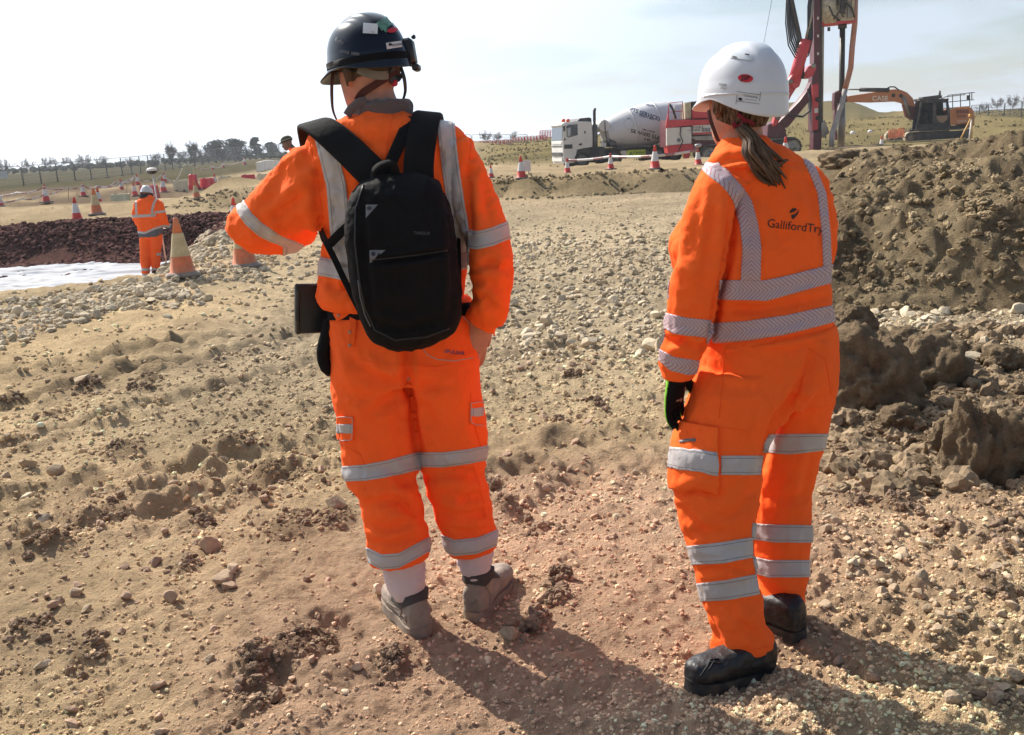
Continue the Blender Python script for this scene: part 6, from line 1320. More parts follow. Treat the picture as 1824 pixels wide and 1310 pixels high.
# white sacks / markers on the terrace
for px, py, lab in ((1519, 237, 'small white bag on the terrace close to the drill casing'), (1550, 235, 'small white bag on the terrace halfway to the excavator')):
    V, T_ = clod_shape(int(px), 3, .2); o = link('white_bag', newmesh('white_bag', V * .17, T_, True, M_CWHITE)); o.location = tuple(at(px, py, 68)); tag(o, lab, 'bag', 'white bags on the terrace')
# ------------------------------------------------------------------ man with the backpack
def folds(cl, amp, fr, seed=0, axis=None, w=None, rid=True):
    """soft wrinkles; axis: unit vector along the limb, wrinkles run across it"""
    q = cl.V * fr
    if axis is not None:
        a = np.array(axis) / np.linalg.norm(axis); al = cl.V @ a; q = (cl.V - al[:, None] * a) * fr * 0.35 + al[:, None] * a * fr * 1.3
    q = q + 0.55 * np.stack([vnoise(q * .6, seed + k) for k in (1, 2, 3)], 1)
    d = (ridged(q, 2, seed + 9) - .25) if rid else fbm(q, 3, seed=seed + 9)
    cl.push(amp * d * (1 if w is None else w))
def stitch(name, bvh, pts, r, m, parent, Y=2.8, off=0.001, closed=False):
    p = np.array(pts, float); t = np.linspace(0, len(p) - 1, (len(p) - 1) * 7 + 1); q = np.c_[np.interp(t, np.arange(len(p)), p[:, 0]), np.interp(t, np.arange(len(p)), p[:, 1])]
    w = onsurf(bvh, [at(x, y, Y) for x, y in q], _C, off); return MB().tube(w, r, 6).build(name, m, parent, True)

YM = 2.92
man = wempty('person', (*gr(800, 1110)[:2], 0.0))
man_label = 'person in orange hi-vis with black backpack and dark navy helmet, one hand at the hip'
torso = [(640, 196, 722, 196, 2.92, .055), (628, 206, 734, 206, 2.92, .070), (604, 216, 764, 212, 2.92, .088), (574, 228, 800, 222, 2.92, .10), (552, 246, 826, 240, 2.92, .112), (545, 280, 838, 272, 2.92, .125), (556, 330, 842, 322, 2.92, .132), (572, 400, 836, 396, 2.92, .130), (575, 460, 829, 460, 2.92, .128), (568, 510, 828, 508, 2.92, .132), (566, 535, 826, 530, 2.92, .135), (578, 548, 822, 546, 2.92, .125)]
armL = [(560, 262, 640, 400, 2.92, .085), (528, 268, 578, 412, 2.92, .088), (492, 303, 542, 411, 2.94, .085), (458, 336, 512, 421, 2.95, .083), (432, 368, 478, 436, 2.97, .085), (418, 392, 447, 437, 2.99, .075)]
armLf = [at(446, 405, 2.98), at(462, 412, 3.07), at(500, 418, 3.16), at(540, 412, 3.24)]
armR = [(795, 262, 836, 246, 2.92, .085), (796, 330, 860, 290, 2.90, .085), (816, 390, 884, 350, 2.86, .080), (829, 428, 901, 400, 2.82, .076), (838, 472, 910, 455, 2.79, .075), (841, 520, 908, 522, 2.79, .074), (834, 548, 897, 570, 2.81, .070), (829, 563, 882, 600, 2.84, .060)]
# body: one continuous figure under the clothes
hipL = [(592, 545, 832, 540, 2.92, .115), (588, 600, 846, 600, 2.92, .135), (590, 650, 850, 650, 2.92, .14), (600, 672, 846, 672, 2.92, .12)]
legL = [(588, 620, 722, 620, 2.92, .125), (590, 670, 726, 676, 2.92, .13), (598, 715, 733, 715, 2.92, .122), (606, 775, 741, 775, 2.91, .11), (610, 825, 744, 825, 2.90, .10), (622, 860, 742, 860, 2.89, .095), (644, 892, 746, 892, 2.885, .092), (651, 940, 760, 936, 2.88, .094), (657, 980, 766, 972, 2.88, .094), (658, 1002, 765, 986, 2.88, .088)]
legR = [(724, 620, 850, 620, 2.92, .125), (727, 676, 853, 670, 2.92, .13), (734, 715, 858, 715, 2.93, .122), (743, 770, 869, 765, 2.94, .112), (749, 815, 868, 810, 2.95, .10), (759, 855, 864, 850, 2.955, .095), (767, 890, 873, 885, 2.96, .092), (777, 930, 882, 925, 2.965, .092), (788, 960, 885, 950, 2.965, .090), (806, 985, 882, 972, 2.965, .078)]
HM = frame(math.radians(43), math.radians(6), math.radians(-3)); hcM = at(657, 127, 2.95)
shank = lambda a, b: chain([a, b], [.046, .040], 16)
bparts = [pxloft(torso, sc=.80), pxloft(hipL, sc=.82), pxloft(legL, sc=.72), pxloft(legR, sc=.72), pxloft(armL, sc=.66), chain(armLf, [.048, .045, .038, .030]), pxloft(armR, sc=.66)]
bparts.append(chain([at(676, 215, 2.93), at(672, 195, 2.94), at(664, 165, 2.95), at(660, 140, 2.955)], [.070, .064, .060, .060], 20))
bparts += xf(head_parts(1.0), HM, hcM)
bparts += [shank(at(712, 980, 2.90), at(728, 1060, 2.90)), shank(at(846, 960, 2.98), at(850, 1025, 2.98))]
wr = at(852, 578, 2.865)
bparts += [chain([at(866, 545, 2.82), wr], [.034, .030], 14)] + hand_parts(wr, at(846, 640, 2.90) - wr, np.array([.55, -.8, 0]), np.array([.6, .4, .2]), curl=.18)
wl = armLf[-1]; bparts += hand_parts(wl, np.array([.35, .75, .15]), np.array([-.4, .1, .9]), np.array([.8, -.3, .1]), curl=.45)
V, T = remesh(bparts, .0048, 3)
man_body = link('body', newmesh('body', V, T, True, M_SKIN), man)
# hair: close cropped, at the back of the skull
cl = Cloth(V, T); loc = (V - hcM) @ HM
f1 = np.minimum.reduce([loc[:, 2] + .035, .02 - loc[:, 1], .115 - np.abs(loc[:, 0]), loc[:, 2] + .02 + .5 * np.clip(loc[:, 1] + .03, 0, 1)])
hm = weave('cropped_brown_hair', (.10, .065, .045), var=.3, scale=1500)
cl.band('hair', hm, man, [f1], off=.003)

# jacket
V, T = remesh([pxloft(torso), pxloft(armL), chain(armLf[:-1] + [armLf[-1] - (armLf[-1] - armLf[-2]) * .2], [.068, .070, .060, .052]), pxloft(armR)], .0065, 5)
jk = Cloth(V, T)
armv = sstep(575, 545, jk.px) * sstep(450, 430, jk.py); armr = sstep(826, 846, jk.px) * sstep(300, 360, jk.py)
folds(jk, .010, 8, 3, axis=(0, 0, 1), w=.35 + .65 * armr * sstep(380, 470, jk.py) - .2 * armv)
folds(jk, .007, 10, 8, axis=(.55, 0, -.85), w=armv)
folds(jk, .006, 15, 4); folds(jk, .0035, 26, 5)
jk.crease([([(572, 300), (566, 340), (572, 395), (585, 430)], .010, 9), ([(545, 290), (500, 330), (452, 385)], .007, 10), ([(560, 335), (515, 365), (470, 400)], .008, 10), ([(525, 285), (480, 330)], .006, 8),
           ([(838, 290), (832, 340), (834, 400), (838, 428)], .012, 9), ([(860, 330), (872, 390)], .005, 9), ([(842, 480), (870, 470), (905, 478)], .008, 8), ([(842, 500), (868, 505), (900, 520)], .008, 9), ([(838, 530), (862, 530), (890, 560)], .009, 8),
           ([(578, 500), (600, 515), (630, 512)], .009, 8), ([(574, 440), (590, 470), (596, 500)], .006, 8), ([(620, 240), (660, 260), (700, 250)], .005, 12), ([(770, 240), (790, 300)], .005, 9), ([(600, 525), (618, 505), (632, 530)], .008, 6)])
jacket = jk.obj('jacket', M_ORANGE, man)
py, px = jk.py, jk.px
lx = interp([(215, 556), (250, 562), (330, 582), (400, 588), (470, 596), (520, 600)]); rx = interp([(205, 776), (240, 780), (330, 791), (420, 806), (520, 806)])
onT = np.minimum.reduce([sstep(560, 548, -0 * px), np.ones_like(px)])
jk.band('reflective_band', M_TAPE_W, jacket, [px - lx(py), lx(py) + 35 - px, 478 - py, px - 556 - 0 * py])
jk.band('reflective_band', M_TAPE_W, jacket, [px - rx(py), rx(py) + 31 - px, 478 - py, np.where(armr > .5, -1.0, 1.0) + 0 * px])
wb = interp([(560, 456), (600, 464), (640, 474), (700, 470), (830, 446)])
jk.band('reflective_band', M_TAPE_W, jacket, [py - wb(px), wb(px) + 33 - py, 835 - px])
# sleeve bands
u = (px - 413) * .83 + (py - 408) * -.55
e = interp([(360, 416), (380, 420), (400, 434), (420, 456), (440, 500)])
jk.band('reflective_band', M_TAPE_W, jacket, [px - (e(py) + 4), (e(py) + 4) + interp([(355, 14), (385, 26), (410, 36), (440, 46)])(py) - px, 540 - px])
rb = interp([(820, 408), (850, 412), (880, 405), (905, 394)])
jk.band('reflective_band', M_TAPE_W, jacket, [py - rb(px), rb(px) + 33 - py, px - 828.5])
mnj = jk.tree()
for s_ in ([(840, 252), (835, 300), (833, 360), (836, 425)], [(551, 250), (564, 310), (574, 390)], [(700, 206), (690, 250), (686, 285)]): stitch('seam', mnj, s_, .0014, M_ORANGE_B, jacket)
# loose cord at the side and shirt tail
hem = pxloft([(592, 533, 640, 540, 2.84, .02), (596, 545, 644, 549, 2.83, .02), (606, 550, 640, 552, 2.83, .012)]); V, T = remesh([hem], .004, 2)
link('shirt_tail', newmesh('shirt_tail', V, T, True, M_SOCK), man)
# fleece collar
rows = [(634, 214, 736, 211, 2.925, .072), (628, 200, 734, 199, 2.93, .074), (628, 188, 737, 187, 2.935, .078), (640, 180, 729, 177, 2.94, .074)]
V, T = remesh([pxloft(rows)], .0045, 4); cc = Cloth(V, T); folds(cc, .004, 25, 2)
cc.obj('collar', M_GREYFLEECE, man)
pp = [at(x, y, 2.87) for x, y in [(618, 206), (626, 194), (640, 183), (652, 181)]]
ribbon('collar_edge', pp, .024, .010, [(-.3, -1, .2)] * 4, M_GREYFLEECE, man)

# trousers
V, T = remesh([pxloft([(590, 536, 836, 530, 2.92, .120), (584, 562, 846, 558, 2.92, .130), (582, 600, 850, 600, 2.92, .142), (588, 650, 850, 648, 2.92, .148), (598, 680, 846, 676, 2.92, .120)]), pxloft(legL), pxloft(legR)], .0065, 4)
tr = Cloth(V, T)
kn = sstep(780, 840, tr.py) * sstep(1000, 960, tr.py)
folds(tr, .009, 8, 14, axis=(0, 0, 1), w=.25 + .75 * kn); folds(tr, .005, 15, 17, w=.4 + .6 * kn); folds(tr, .003, 26, 16); folds(tr, .007, 6, 19, axis=(1, 0, .4), w=1 - kn)
tr.crease([([(722, 590), (726, 640), (727, 690), (736, 740), (744, 800)], .014, 8), ([(632, 645), (670, 676), (705, 682), (724, 668)], .013, 9), ([(727, 672), (760, 690), (800, 690)], .008, 10), ([(726, 680), (700, 712), (660, 735)], .009, 10), ([(730, 690), (760, 730), (778, 780)], .007, 10),
           ([(592, 690), (640, 710), (700, 700)], .005, 10), ([(690, 830), (720, 860), (742, 850)], .009, 8), ([(650, 900), (690, 895), (740, 905)], .010, 9), ([(655, 935), (690, 945), (735, 930)], .008, 8), ([(690, 880), (720, 900), (752, 925)], .009, 8), ([(660, 962), (700, 968), (755, 950)], .007, 7),
           ([(770, 845), (810, 840), (862, 850)], .010, 9), ([(785, 880), (825, 890), (868, 880)], .008, 8), ([(790, 915), (830, 920), (878, 910)], .009, 8), ([(845, 735), (850, 770), (860, 800)], .006, 8), ([(600, 740), (606, 800)], .006, 7), ([(800, 940), (840, 950), (880, 938)], .006, 7)])
trousers = tr.obj('trousers', M_ORANGE_B, man)
py, px = tr.py, tr.px; side = interp([(660, 726), (700, 731), (750, 739), (800, 746), (850, 750), (900, 757), (960, 777), (1010, 786)])
isL = side(py) - px
b1 = interp([(600, 832), (650, 828), (690, 820), (742, 806)]); b2 = interp([(745, 806), (790, 806), (835, 800), (875, 792)])
tr.band('reflective_band', M_TAPE, trousers, [py - b1(px), b1(px) + interp([(600, 26), (680, 30), (742, 32)])(px) - py, isL]); tr.band('reflective_band', M_TAPE, trousers, [py - b2(px), b2(px) + 26 - py, -isL])
b3 = interp([(655, 976), (680, 988), (710, 986), (765, 956)]); b4 = interp([(780, 950), (810, 962), (850, 958), (890, 942)])
tr.band('reflective_band', M_TAPE, trousers, [py - b3(px), b3(px) + 26 - py, isL]); tr.band('reflective_band', M_TAPE, trousers, [py - b4(px), b4(px) + 28 - py, -isL])
mnt = tr.tree()
for s_ in ([(722, 605), (726, 660), (730, 720), (742, 795)], [(838, 700), (846, 760), (858, 800)], [(640, 640), (690, 652), (720, 650)], [(733, 650), (770, 655), (800, 650)], [(604, 792), (640, 808), (652, 830)], [(843, 830), (856, 870), (866, 930)]): stitch('seam', mnt, s_, .0013, M_ORANGE, trousers)
for nm, (x0, y0, x1, y1), (ya, yb) in (('pocket_flap', (603, 742, 630, 784), (755, 771)), ('pocket_flap', (836, 716, 858, 756), (726, 741))):
    fl = tr.band(nm, M_ORANGE_B, trousers, [px - x0, x1 - px, py - y0, y1 - py, tr.face - .02], off=.007)
    tr.band('flap_band', M_TAPE, fl, [px - x0 - .5, x1 - px - .5, py - ya, yb - py, tr.face - .02], off=.0085)
    xe = x1 if x0 < 700 else x0
    stitch('piping', mnt, [(x0, y0), (x1, y0 + 1), (x1, y1 - 8), (x1 - 5, y1), (x0, y1 + 1)] if x0 < 700 else [(x1, y0 + 2), (x0, y0), (x0, y1 - 6), (x0 + 5, y1), (x1, y1 + 1)], .0011, M_PIPING, fl, off=.0075)
stitch('pocket_piping', mnt, [(753, 622), (762, 633), (780, 641), (810, 643), (842, 638)], .0012, M_PIPING, trousers)
stitch('pocket_piping', mnt, [(824, 565), (838, 580), (848, 600), (853, 620), (850, 640)], .0012, M_PIPING, trousers, off=.004)
tv, tf = textmesh('//PULSAR', 1.0, True); print_on('lettering', mnt, tv, tf, M_BLUEPRINT, trousers, 809, 628, 9.2, math.radians(7), off=.0012)
# belt, tab with eyelets, hanging tab
tr.band('belt', M_BLACK, trousers, [py - interp([(580, 546), (640, 548), (840, 540)])(px), interp([(580, 571), (640, 570), (840, 562)])(px) - py], off=.005)
def tab(pts, w, m, off=.006):
    c = onsurf(mnt, [at(x, y, 2.8) for x, y in pts], _C, off); return ribbon('belt_tab', c, w, .003, [(-.15, -1, .1)] * len(c), m, trousers)
t1 = tab([(600, 567), (614, 558), (630, 549)], .026, M_ORANGE_B, .009); t2 = tab([(632, 545), (630, 580), (626, 618)], .022, M_ORANGE_B, .009)
for x, y in ((607, 562), (626, 594), (626, 616)):
    p = onsurf(mnt, [at(x, y, 2.8)], _C, .012)[0]; d = (_C - p) / np.linalg.norm(_C - p); Mx = np.array(Vector(d).to_track_quat('Z', 'Y').to_matrix())
    MB().lathe([(.0022, 0), (.0048, 0), (.0050, .0012), (.0026, .0014)], 14, p, Mx, cap=False).build('eyelet', M_EYELET, t2, True)
# socks and boots
sk = [at(712, 995, 2.89), at(722, 1030, 2.89), at(730, 1062, 2.89)]
def sock(rows):
    V, T = remesh([pxloft(rows)], .004, 3); c = Cloth(V, T); c.push(.0035 * np.sin(c.V[:, 2] * 300 + 2.5 * vnoise(c.V * 25, 4)) * sstep(-.2, .4, vnoise(c.V * 18, 7)) + .003 * vnoise(c.V * 30, 8)); return c.obj('sock', M_SOCK, man)
sock([(674, 990, 756, 980, 2.885, .062), (682, 1018, 758, 1012, 2.885, .061), (688, 1040, 758, 1036, 2.885, .060), (704, 1066, 758, 1052, 2.885, .056)])
sock([(806, 968, 882, 958, 2.97, .062), (812, 990, 879, 980, 2.97, .060), (818, 1012, 876, 1003, 2.97, .058), (828, 1032, 872, 1020, 2.97, .054)])
def mk(h, t, ank, L_, **kw):
    hp = onground(*h); tp = onground(*t); d = tp - hp; d[2] = 0; d /= np.linalg.norm(d); hp[2] += .012; tp = hp + d * L_; tp[2] = hp[2] - .004
    return boot('boot', man, hp, tp, ank, mats=kw.pop('mats'), **kw), d
(bo, fr_), d = mk((752, 1136), (700, 1070), at(733, 1048, 2.885), .30, mats=(M_BOOTGREY, M_SOLEGREY), w=1.02)
(bo2, fr2), d2 = mk((843, 1104), (888, 1046), at(852, 1014, 2.97), .30, mats=(M_BOOTGREY, M_SOLEGREY), w=1.02)
def collar_of(b, z0, z1, fy):
    V, T = tris_of(b.data); c = Cloth(V, T); heel, f, s, u, L_ = fy
    r_ = (V - heel) @ f / L_; c.band('padded_collar', weave('dark_padded_collar', (.075, .065, .058), var=.15), b, [c.py - z0(c.px), z1(c.px) - c.py, .47 - r_], off=.004)
    for k in range(3):
        p = [(heel + f * L_ * t + s * .036 * math.copysign(1, q) + u * (.09 + .03 * k)) for t, q in ((.45, 1), (.47, -1))]
    return c
c1 = collar_of(bo, interp([(690, 1052), (720, 1064), (758, 1046)]), interp([(690, 1062), (714, 1084), (758, 1068)]), fr_)
c2 = collar_of(bo2, interp([(820, 1018), (850, 1026), (875, 1010)]), interp([(820, 1038), (864, 1044), (876, 1030)]), fr2)
for b, c, ln in ((bo, c1, [[(690, 1072), (700, 1080), (716, 1086), (712, 1100), (706, 1118)], [(731, 1134), (748, 1131), (771, 1121)], [(733, 1074), (764, 1070)]]), (bo2, c2, [[(822, 1040), (845, 1042), (866, 1046), (880, 1030)], [(820, 1090), (840, 1093), (862, 1091), (874, 1084)], [(866, 1046), (874, 1060), (872, 1078)]])):
    bt = c.tree()
    for l_ in ln: stitch('seam', bt, l_, .0016, M_SOLEGREY, b)

# helmet with lamp strap, battery box, stickers, harness
hel = helmet('helmet', M_NAVY, man, HM, hcM + HM @ np.array([0, -.004, .022]), .905, low_back=.030, peak=.034, flare=.012)
hb = bvh_of(hel); VH, TH = tris_of(hel.data); hc_ = Cloth(VH, TH); hl = (VH - hcM) @ HM
lp = hc_.band('lamp_strap', M_BLACK, hel, [hl[:, 2] - .016 - .05 * hl[:, 1], .034 + .05 * hl[:, 1] - hl[:, 2]], off=.003)
bx = hcM + HM @ np.array([.083, -.095, .030]); Mb = HM @ rotz(math.radians(41))
bb = MB(); bb.box(bx, (.050, .032, .074), Mb @ roty(.06), .008); bb.box(bx + Mb @ np.array([0, -.012, -.045]), (.046, .02, .02), Mb, .005); bb.box(bx + Mb @ np.array([.02, -.016, .042]), (.012, .012, .012), Mb, .003)
bb.build('battery_box', M_PLASTIC_K, hel, auto=40)
rv, rf = rect(1, 1)
s1 = print_on('sticker', hb, *rect(26, 18), M_WHITEPRINT, hel, 660, 52, 1, .06, maxlen=5, off=.003)
s2 = print_on('sticker', hb, *rect(34, 17), M_GREENPRINT, hel, 689, 40, 1, math.radians(-33), maxlen=5, off=.003); s2['label'] = 'green and white sticker'
ov = np.array([(math.cos(t) * 9.5, math.sin(t) * 4.2) for t in np.arange(24) * math.pi / 12]); s3 = print_on('sticker', hb, ov, [tuple(range(24))], M_REDPRINT, hel, 698, 55, 1, math.radians(-12), maxlen=4, off=.003); s3['label'] = 'red oval sticker'
s4 = print_on('sticker', hb, *rect(27, 11), M_WHITEPRINT, hel, 701, 81, 1, math.radians(-9), maxlen=4, off=.003)
print_on('emblem', hb, np.array([(-3.2, -2.6), (3.2, -2.6), (2.6, .2), (0, 2.8), (-2.6, .2)]), [(0, 1, 2, 3, 4)], M_PRINT, s4, 694, 80, 1, math.radians(-9), off=.0042)
for t_, x, y, z_ in (('TELEFON', 706, 81, 4.6), ):
    tv, tf = textmesh('TECHNO', 1, True); print_on('lettering', hb, tv, tf, M_PRINT, s4, x, y, z_, math.radians(-9), off=.0042)
tv, tf = textmesh('...,', 1, True); print_on('lettering', hb, tv, tf, M_PRINT, s1, 664, 57, 7, .06, off=.0042)
tv, tf = textmesh('LEDLE  NSER', 1, True); print_on('lettering', hb, tv, tf, M_GREYPRINT, lp, 624, 95, 6.4, math.radians(9), off=.0048)
tv, tf = textmesh('Enby', 1); print_on('lettering', hb, tv, tf, M_GREYPRINT, hel, 606, 74, 9, math.radians(24), off=.003)
# cradle and straps behind the head
bd = man_body.data; bbv = bvh_of(man_body)
def surfstrap(name, pts, w, m, off=.006, Y=2.85, th=.003):
    c = onsurf(bbv, [at(x, y, Y) for x, y in pts], _C, off); nn = [(_C - p) / np.linalg.norm(_C - p) for p in c]; return ribbon(name, c, w, th, nn, m, hel)
surfstrap('cradle', [(640, 122), (655, 130), (672, 134), (690, 133), (708, 128)], .024, M_CRADLE)
surfstrap('harness_strap', [(700, 124), (684, 138), (664, 152), (648, 166), (640, 180)], .020, M_STRAPR, .008)
surfstrap('harness_strap', [(690, 138), (704, 136), (716, 130)], .024, M_PLASTIC_K, .009)
surfstrap('harness_strap', [(688, 104), (696, 118), (704, 132)], .007, M_STRAPR, .011)
surfstrap('spectacle_arm', [(604, 128), (620, 126), (634, 127), (644, 130)], .006, M_PLASTIC_K, .006)
MB().lathe([(.001, 0), (.009, 0), (.010, .006), (.007, .010)], 12, onsurf(bbv, [at(698, 146, 2.85)], _C, .010)[0], np.array(Vector((0, -1, 0)).to_track_quat('Z', 'Y').to_matrix())).build('adjuster_knob', M_REDPRINT, hel, True)
ribbon('chin_strap', [at(598, 112, 2.93), at(592, 140, 2.94), at(591, 172, 2.95), at(594, 200, 2.96), at(606, 226, 2.97)], [.016, .017, .017, .012, .004], .002, [(-.75, -.6, 0)] * 5, M_STRAPR, hel)
ribbon('chin_strap', [at(714, 120, 2.92), at(720, 140, 2.92), at(722, 162, 2.93), at(718, 178, 2.95)], [.010, .012, .010, .008], .002, [(.6, -.8, 0)] * 4, M_PLASTIC_K, hel)
tag(man, man_label, 'person')

# ------------------------------------------------------------------ backpack
bp_ = wempty('backpack', at(715, 470, 2.70)); bp_rows = [(676, 316, 752, 311, 2.735, .03), (648, 328, 778, 319, 2.73, .05), (630, 350, 793, 340, 2.722, .062), (620, 384, 803, 374, 2.715, .070), (619, 430, 810, 420, 2.71, .080), (626, 490, 815, 480, 2.71, .082), (634, 540, 819, 530, 2.715, .082), (646, 575, 818, 562, 2.72, .078), (664, 600, 812, 585, 2.725, .07), (690, 618, 795, 600, 2.73, .05), (706, 624, 770, 611, 2.735, .03)]
V, T = remesh([pxloft(bp_rows, e=3.4)], .005, 4); bk = Cloth(V, T)
folds(bk, .009, 6, 31); folds(bk, .005, 12, 32); folds(bk, .0025, 24, 33)
bk.crease([([(660, 468), (720, 462), (800, 448)], .010, 5), ([(650, 350), (646, 420), (652, 500), (664, 570)], .006, 7), ([(795, 345), (806, 430), (808, 520), (800, 565)], .006, 7), ([(668, 575), (720, 590), (800, 565)], .007, 7)])
bpm = bk.obj('pack', M_BLACK, bp_)
bkb = bk.tree()
stitch('zip', bkb, [(662, 463), (700, 459), (750, 453), (796, 446)], .0022, M_PLASTIC_K, bpm, Y=2.65)
stitch('piping', bkb, [(648, 330), (634, 372), (632, 430), (640, 500), (650, 548), (668, 588), (704, 606), (760, 600), (800, 585)], .0025, M_PLASTIC_K, bpm, Y=2.65)
stitch('side_piping', bkb, [(638, 500), (642, 530), (650, 560), (660, 582)], .0018, M_GREYPRINT, bpm, Y=2.65)
tri = np.array([(0, 0), (21, 0), (21 * .02, -24)])
for x, y, z_ in ((652, 365, 1.0), (659, 446, 1.0)):
    p = print_on('corner_patch', bkb, tri * z_, [(0, 2, 1)], M_GREYPRINT, bpm, x, y, 1, 0, Y=2.65, maxlen=6, off=.002)
    c8 = np.array([(math.cos(t) * 3.6, math.sin(t) * 3.6) for t in np.arange(14) * 2 * math.pi / 14]); print_on('patch_button', bkb, c8, [tuple(range(14))], M_PLASTIC_K, p, x + 6.5, y + 7, 1, 0, Y=2.65, off=.004)
print_on('corner_patch', bkb, np.array([(0, 0), (7, 0), (-3, -8), (-4, -3)]), [(0, 3, 2, 1)], M_GREYPRINT, bpm, 680, 446, 1, 0, Y=2.65, off=.002)
tv, tf = textmesh('TARGUS', 1, True); print_on('lettering', bkb, tv, tf, mat('dim_print', (.045, .045, .048), rough=.5), bpm, 751, 416, 7.6, math.radians(2), Y=2.65, off=.0016)
back = (0, -1, .3)
ribbon('shoulder_strap', [at(676, 322, 2.75), at(650, 296, 2.765), at(615, 262, 2.80), at(581, 233, 2.84), at(560, 221, 2.90), at(552, 230, 2.99), at(560, 290, 3.075), at(574, 380, 3.08), at(582, 430, 3.05)], [.088, .088, .086, .083, .08, .075, .065, .05, .03], .016, [back, back, (-.15, -.9, .5), (-.25, -.6, .85), (-.3, 0, 1), (-.3, .6, .8), (0, 1, .2), (0, 1, 0), (0, 1, 0)], M_BLACK2, bp_)
ribbon('shoulder_strap', [at(746, 318, 2.75), at(746, 288, 2.765), at(751, 248, 2.79), at(757, 217, 2.84), at(762, 204, 2.91), at(768, 215, 3.0), at(780, 290, 3.075), at(790, 390, 3.08), at(800, 440, 3.05)], [.083, .083, .082, .08, .078, .075, .065, .05, .03], .016, [back, back, (.05, -.9, .5), (.1, -.6, .85), (.15, 0, 1), (.15, .6, .8), (0, 1, .2), (0, 1, 0), (0, 1, 0)], M_BLACK2, bp_)
ribbon('load_strap', [at(690, 318, 2.745), at(698, 286, 2.765), at(716, 246, 2.79), at(733, 209, 2.855)], [.034, .034, .036, .04], .006, [back, back, (0, -.9, .5), (0, -.6, .8)], M_BLACK, bp_)
ribbon('grab_handle', [at(664, 322, 2.73), at(668, 302, 2.715), at(684, 292, 2.71), at(700, 293, 2.715), at(706, 314, 2.73)], .022, .008, [(0, -.6, .8)] * 5, M_BLACK2, bp_)
ribbon('webbing', [at(626, 398, 2.76), at(606, 416, 2.77), at(590, 432, 2.785), at(580, 440, 2.80)], .026, .003, [(0, -1, .1)] * 4, M_BLACK, bp_)
ribbon('webbing', [at(572, 410, 2.90), at(580, 430, 2.80), at(596, 462, 2.775), at(614, 500, 2.765), at(634, 540, 2.755), at(648, 566, 2.75)], .018, .003, [(-.5, -1, .1)] + [(-.1, -1, .1)] * 5, M_BLACK, bp_)
ribbon('webbing', [at(817, 425, 2.84), at(818, 470, 2.77), at(818, 520, 2.755), at(817, 548, 2.75)], .012, .003, [(.6, -1, .1)] * 4, M_BLACK, bp_)
tag(bp_, 'black backpack with grey corner patches worn by the person in the navy helmet', 'backpack')
# tablet case and pouch hanging from the belt
tbl = wempty('tablet_case', at(556, 550, 2.93)); Mt = rotz(math.radians(26)) @ roty(math.radians(6))
MB().box(at(556, 550, 2.93), (.105, .020, .150), Mt, .006).build('case', M_PLASTIC_K, tbl, auto=40)
MB().box(at(556, 550, 2.93) + Mt @ np.array([-.046, -.004, 0]), (.012, .026, .152), Mt, .005).build('rubber_edge', M_SOLEBLACK, tbl, auto=40)
tag(tbl, 'black tablet case hanging at the left hip of the person with the backpack', 'tablet case')
V, T = remesh([pxloft([(578, 565, 600, 565, 2.90, .03), (572, 590, 596, 590, 2.90, .038), (566, 625, 592, 625, 2.90, .040), (572, 655, 592, 655, 2.90, .036), (582, 668, 594, 668, 2.90, .02)], e=2.8)], .005, 3)
pc = Cloth(V, T); folds(pc, .004, 18, 77); pc.obj('belt_pouch', M_BLACK, man)
# ------------------------------------------------------------------ person in the white helmet
YW = 2.66
wo_ = wempty('person', (*gr(1350, 1185)[:2], 0.0))
torsoW = [(1292, 240, 1352, 240, 2.70, .05), (1284, 256, 1372, 252, 2.69, .066), (1272, 276, 1410, 270, 2.68, .085), (1254, 298, 1440, 290, 2.67, .10), (1242, 322, 1460, 314, 2.67, .112), (1238, 360, 1470, 352, 2.67, .125), (1212, 400, 1476, 398, 2.67, .138), (1195, 436, 1480, 436, 2.67, .148), (1198, 470, 1481, 470, 2.67, .148), (1215, 520, 1481, 518, 2.67, .145), (1238, 565, 1481, 562, 2.67, .150), (1246, 600, 1482, 592, 2.67, .152), (1254, 616, 1478, 604, 2.67, .140)]
armWL = [(1262, 292, 1335, 330, 2.58, .055), (1243, 316, 1318, 345, 2.56, .066), (1228, 368, 1304, 376, 2.54, .066), (1214, 420, 1297, 424, 2.53, .066), (1204, 470, 1288, 472, 2.53, .066), (1195, 520, 1277, 522, 2.54, .064), (1190, 560, 1270, 566, 2.55, .062), (1186, 600, 1261, 606, 2.56, .056), (1179, 628, 1250, 636, 2.57, .052), (1178, 652, 1241, 656, 2.575, .050), (1184, 676, 1233, 672, 2.58, .042)]
armWR = [at(1432, 335, 2.74), at(1446, 400, 2.78), at(1440, 480, 2.82), at(1400, 530, 2.94), at(1340, 545, 3.02)]
hipW = [(1252, 585, 1482, 575, 2.67, .140), (1248, 612, 1487, 602, 2.67, .152), (1244, 650, 1488, 642, 2.67, .160), (1236, 690, 1485, 684, 2.66, .150), (1230, 715, 1480, 708, 2.66, .12)]
legWL = [(1240, 655, 1428, 660, 2.63, .125), (1232, 690, 1418, 695, 2.62, .130), (1222, 725, 1400, 730, 2.61, .128), (1212, 762, 1377, 765, 2.60, .120), (1203, 800, 1361, 802, 2.58, .112), (1198, 850, 1353, 852, 2.57, .105), (1205, 900, 1346, 898, 2.56, .100), (1218, 945, 1340, 940, 2.55, .098), (1231, 985, 1339, 978, 2.54, .095), (1240, 1020, 1344, 1012, 2.54, .093), (1251, 1062, 1350, 1050, 2.535, .092), (1264, 1115, 1360, 1105, 2.53, .092), (1267, 1135, 1370, 1122, 2.525, .085), (1269, 1166, 1379, 1138, 2.52, .074)]
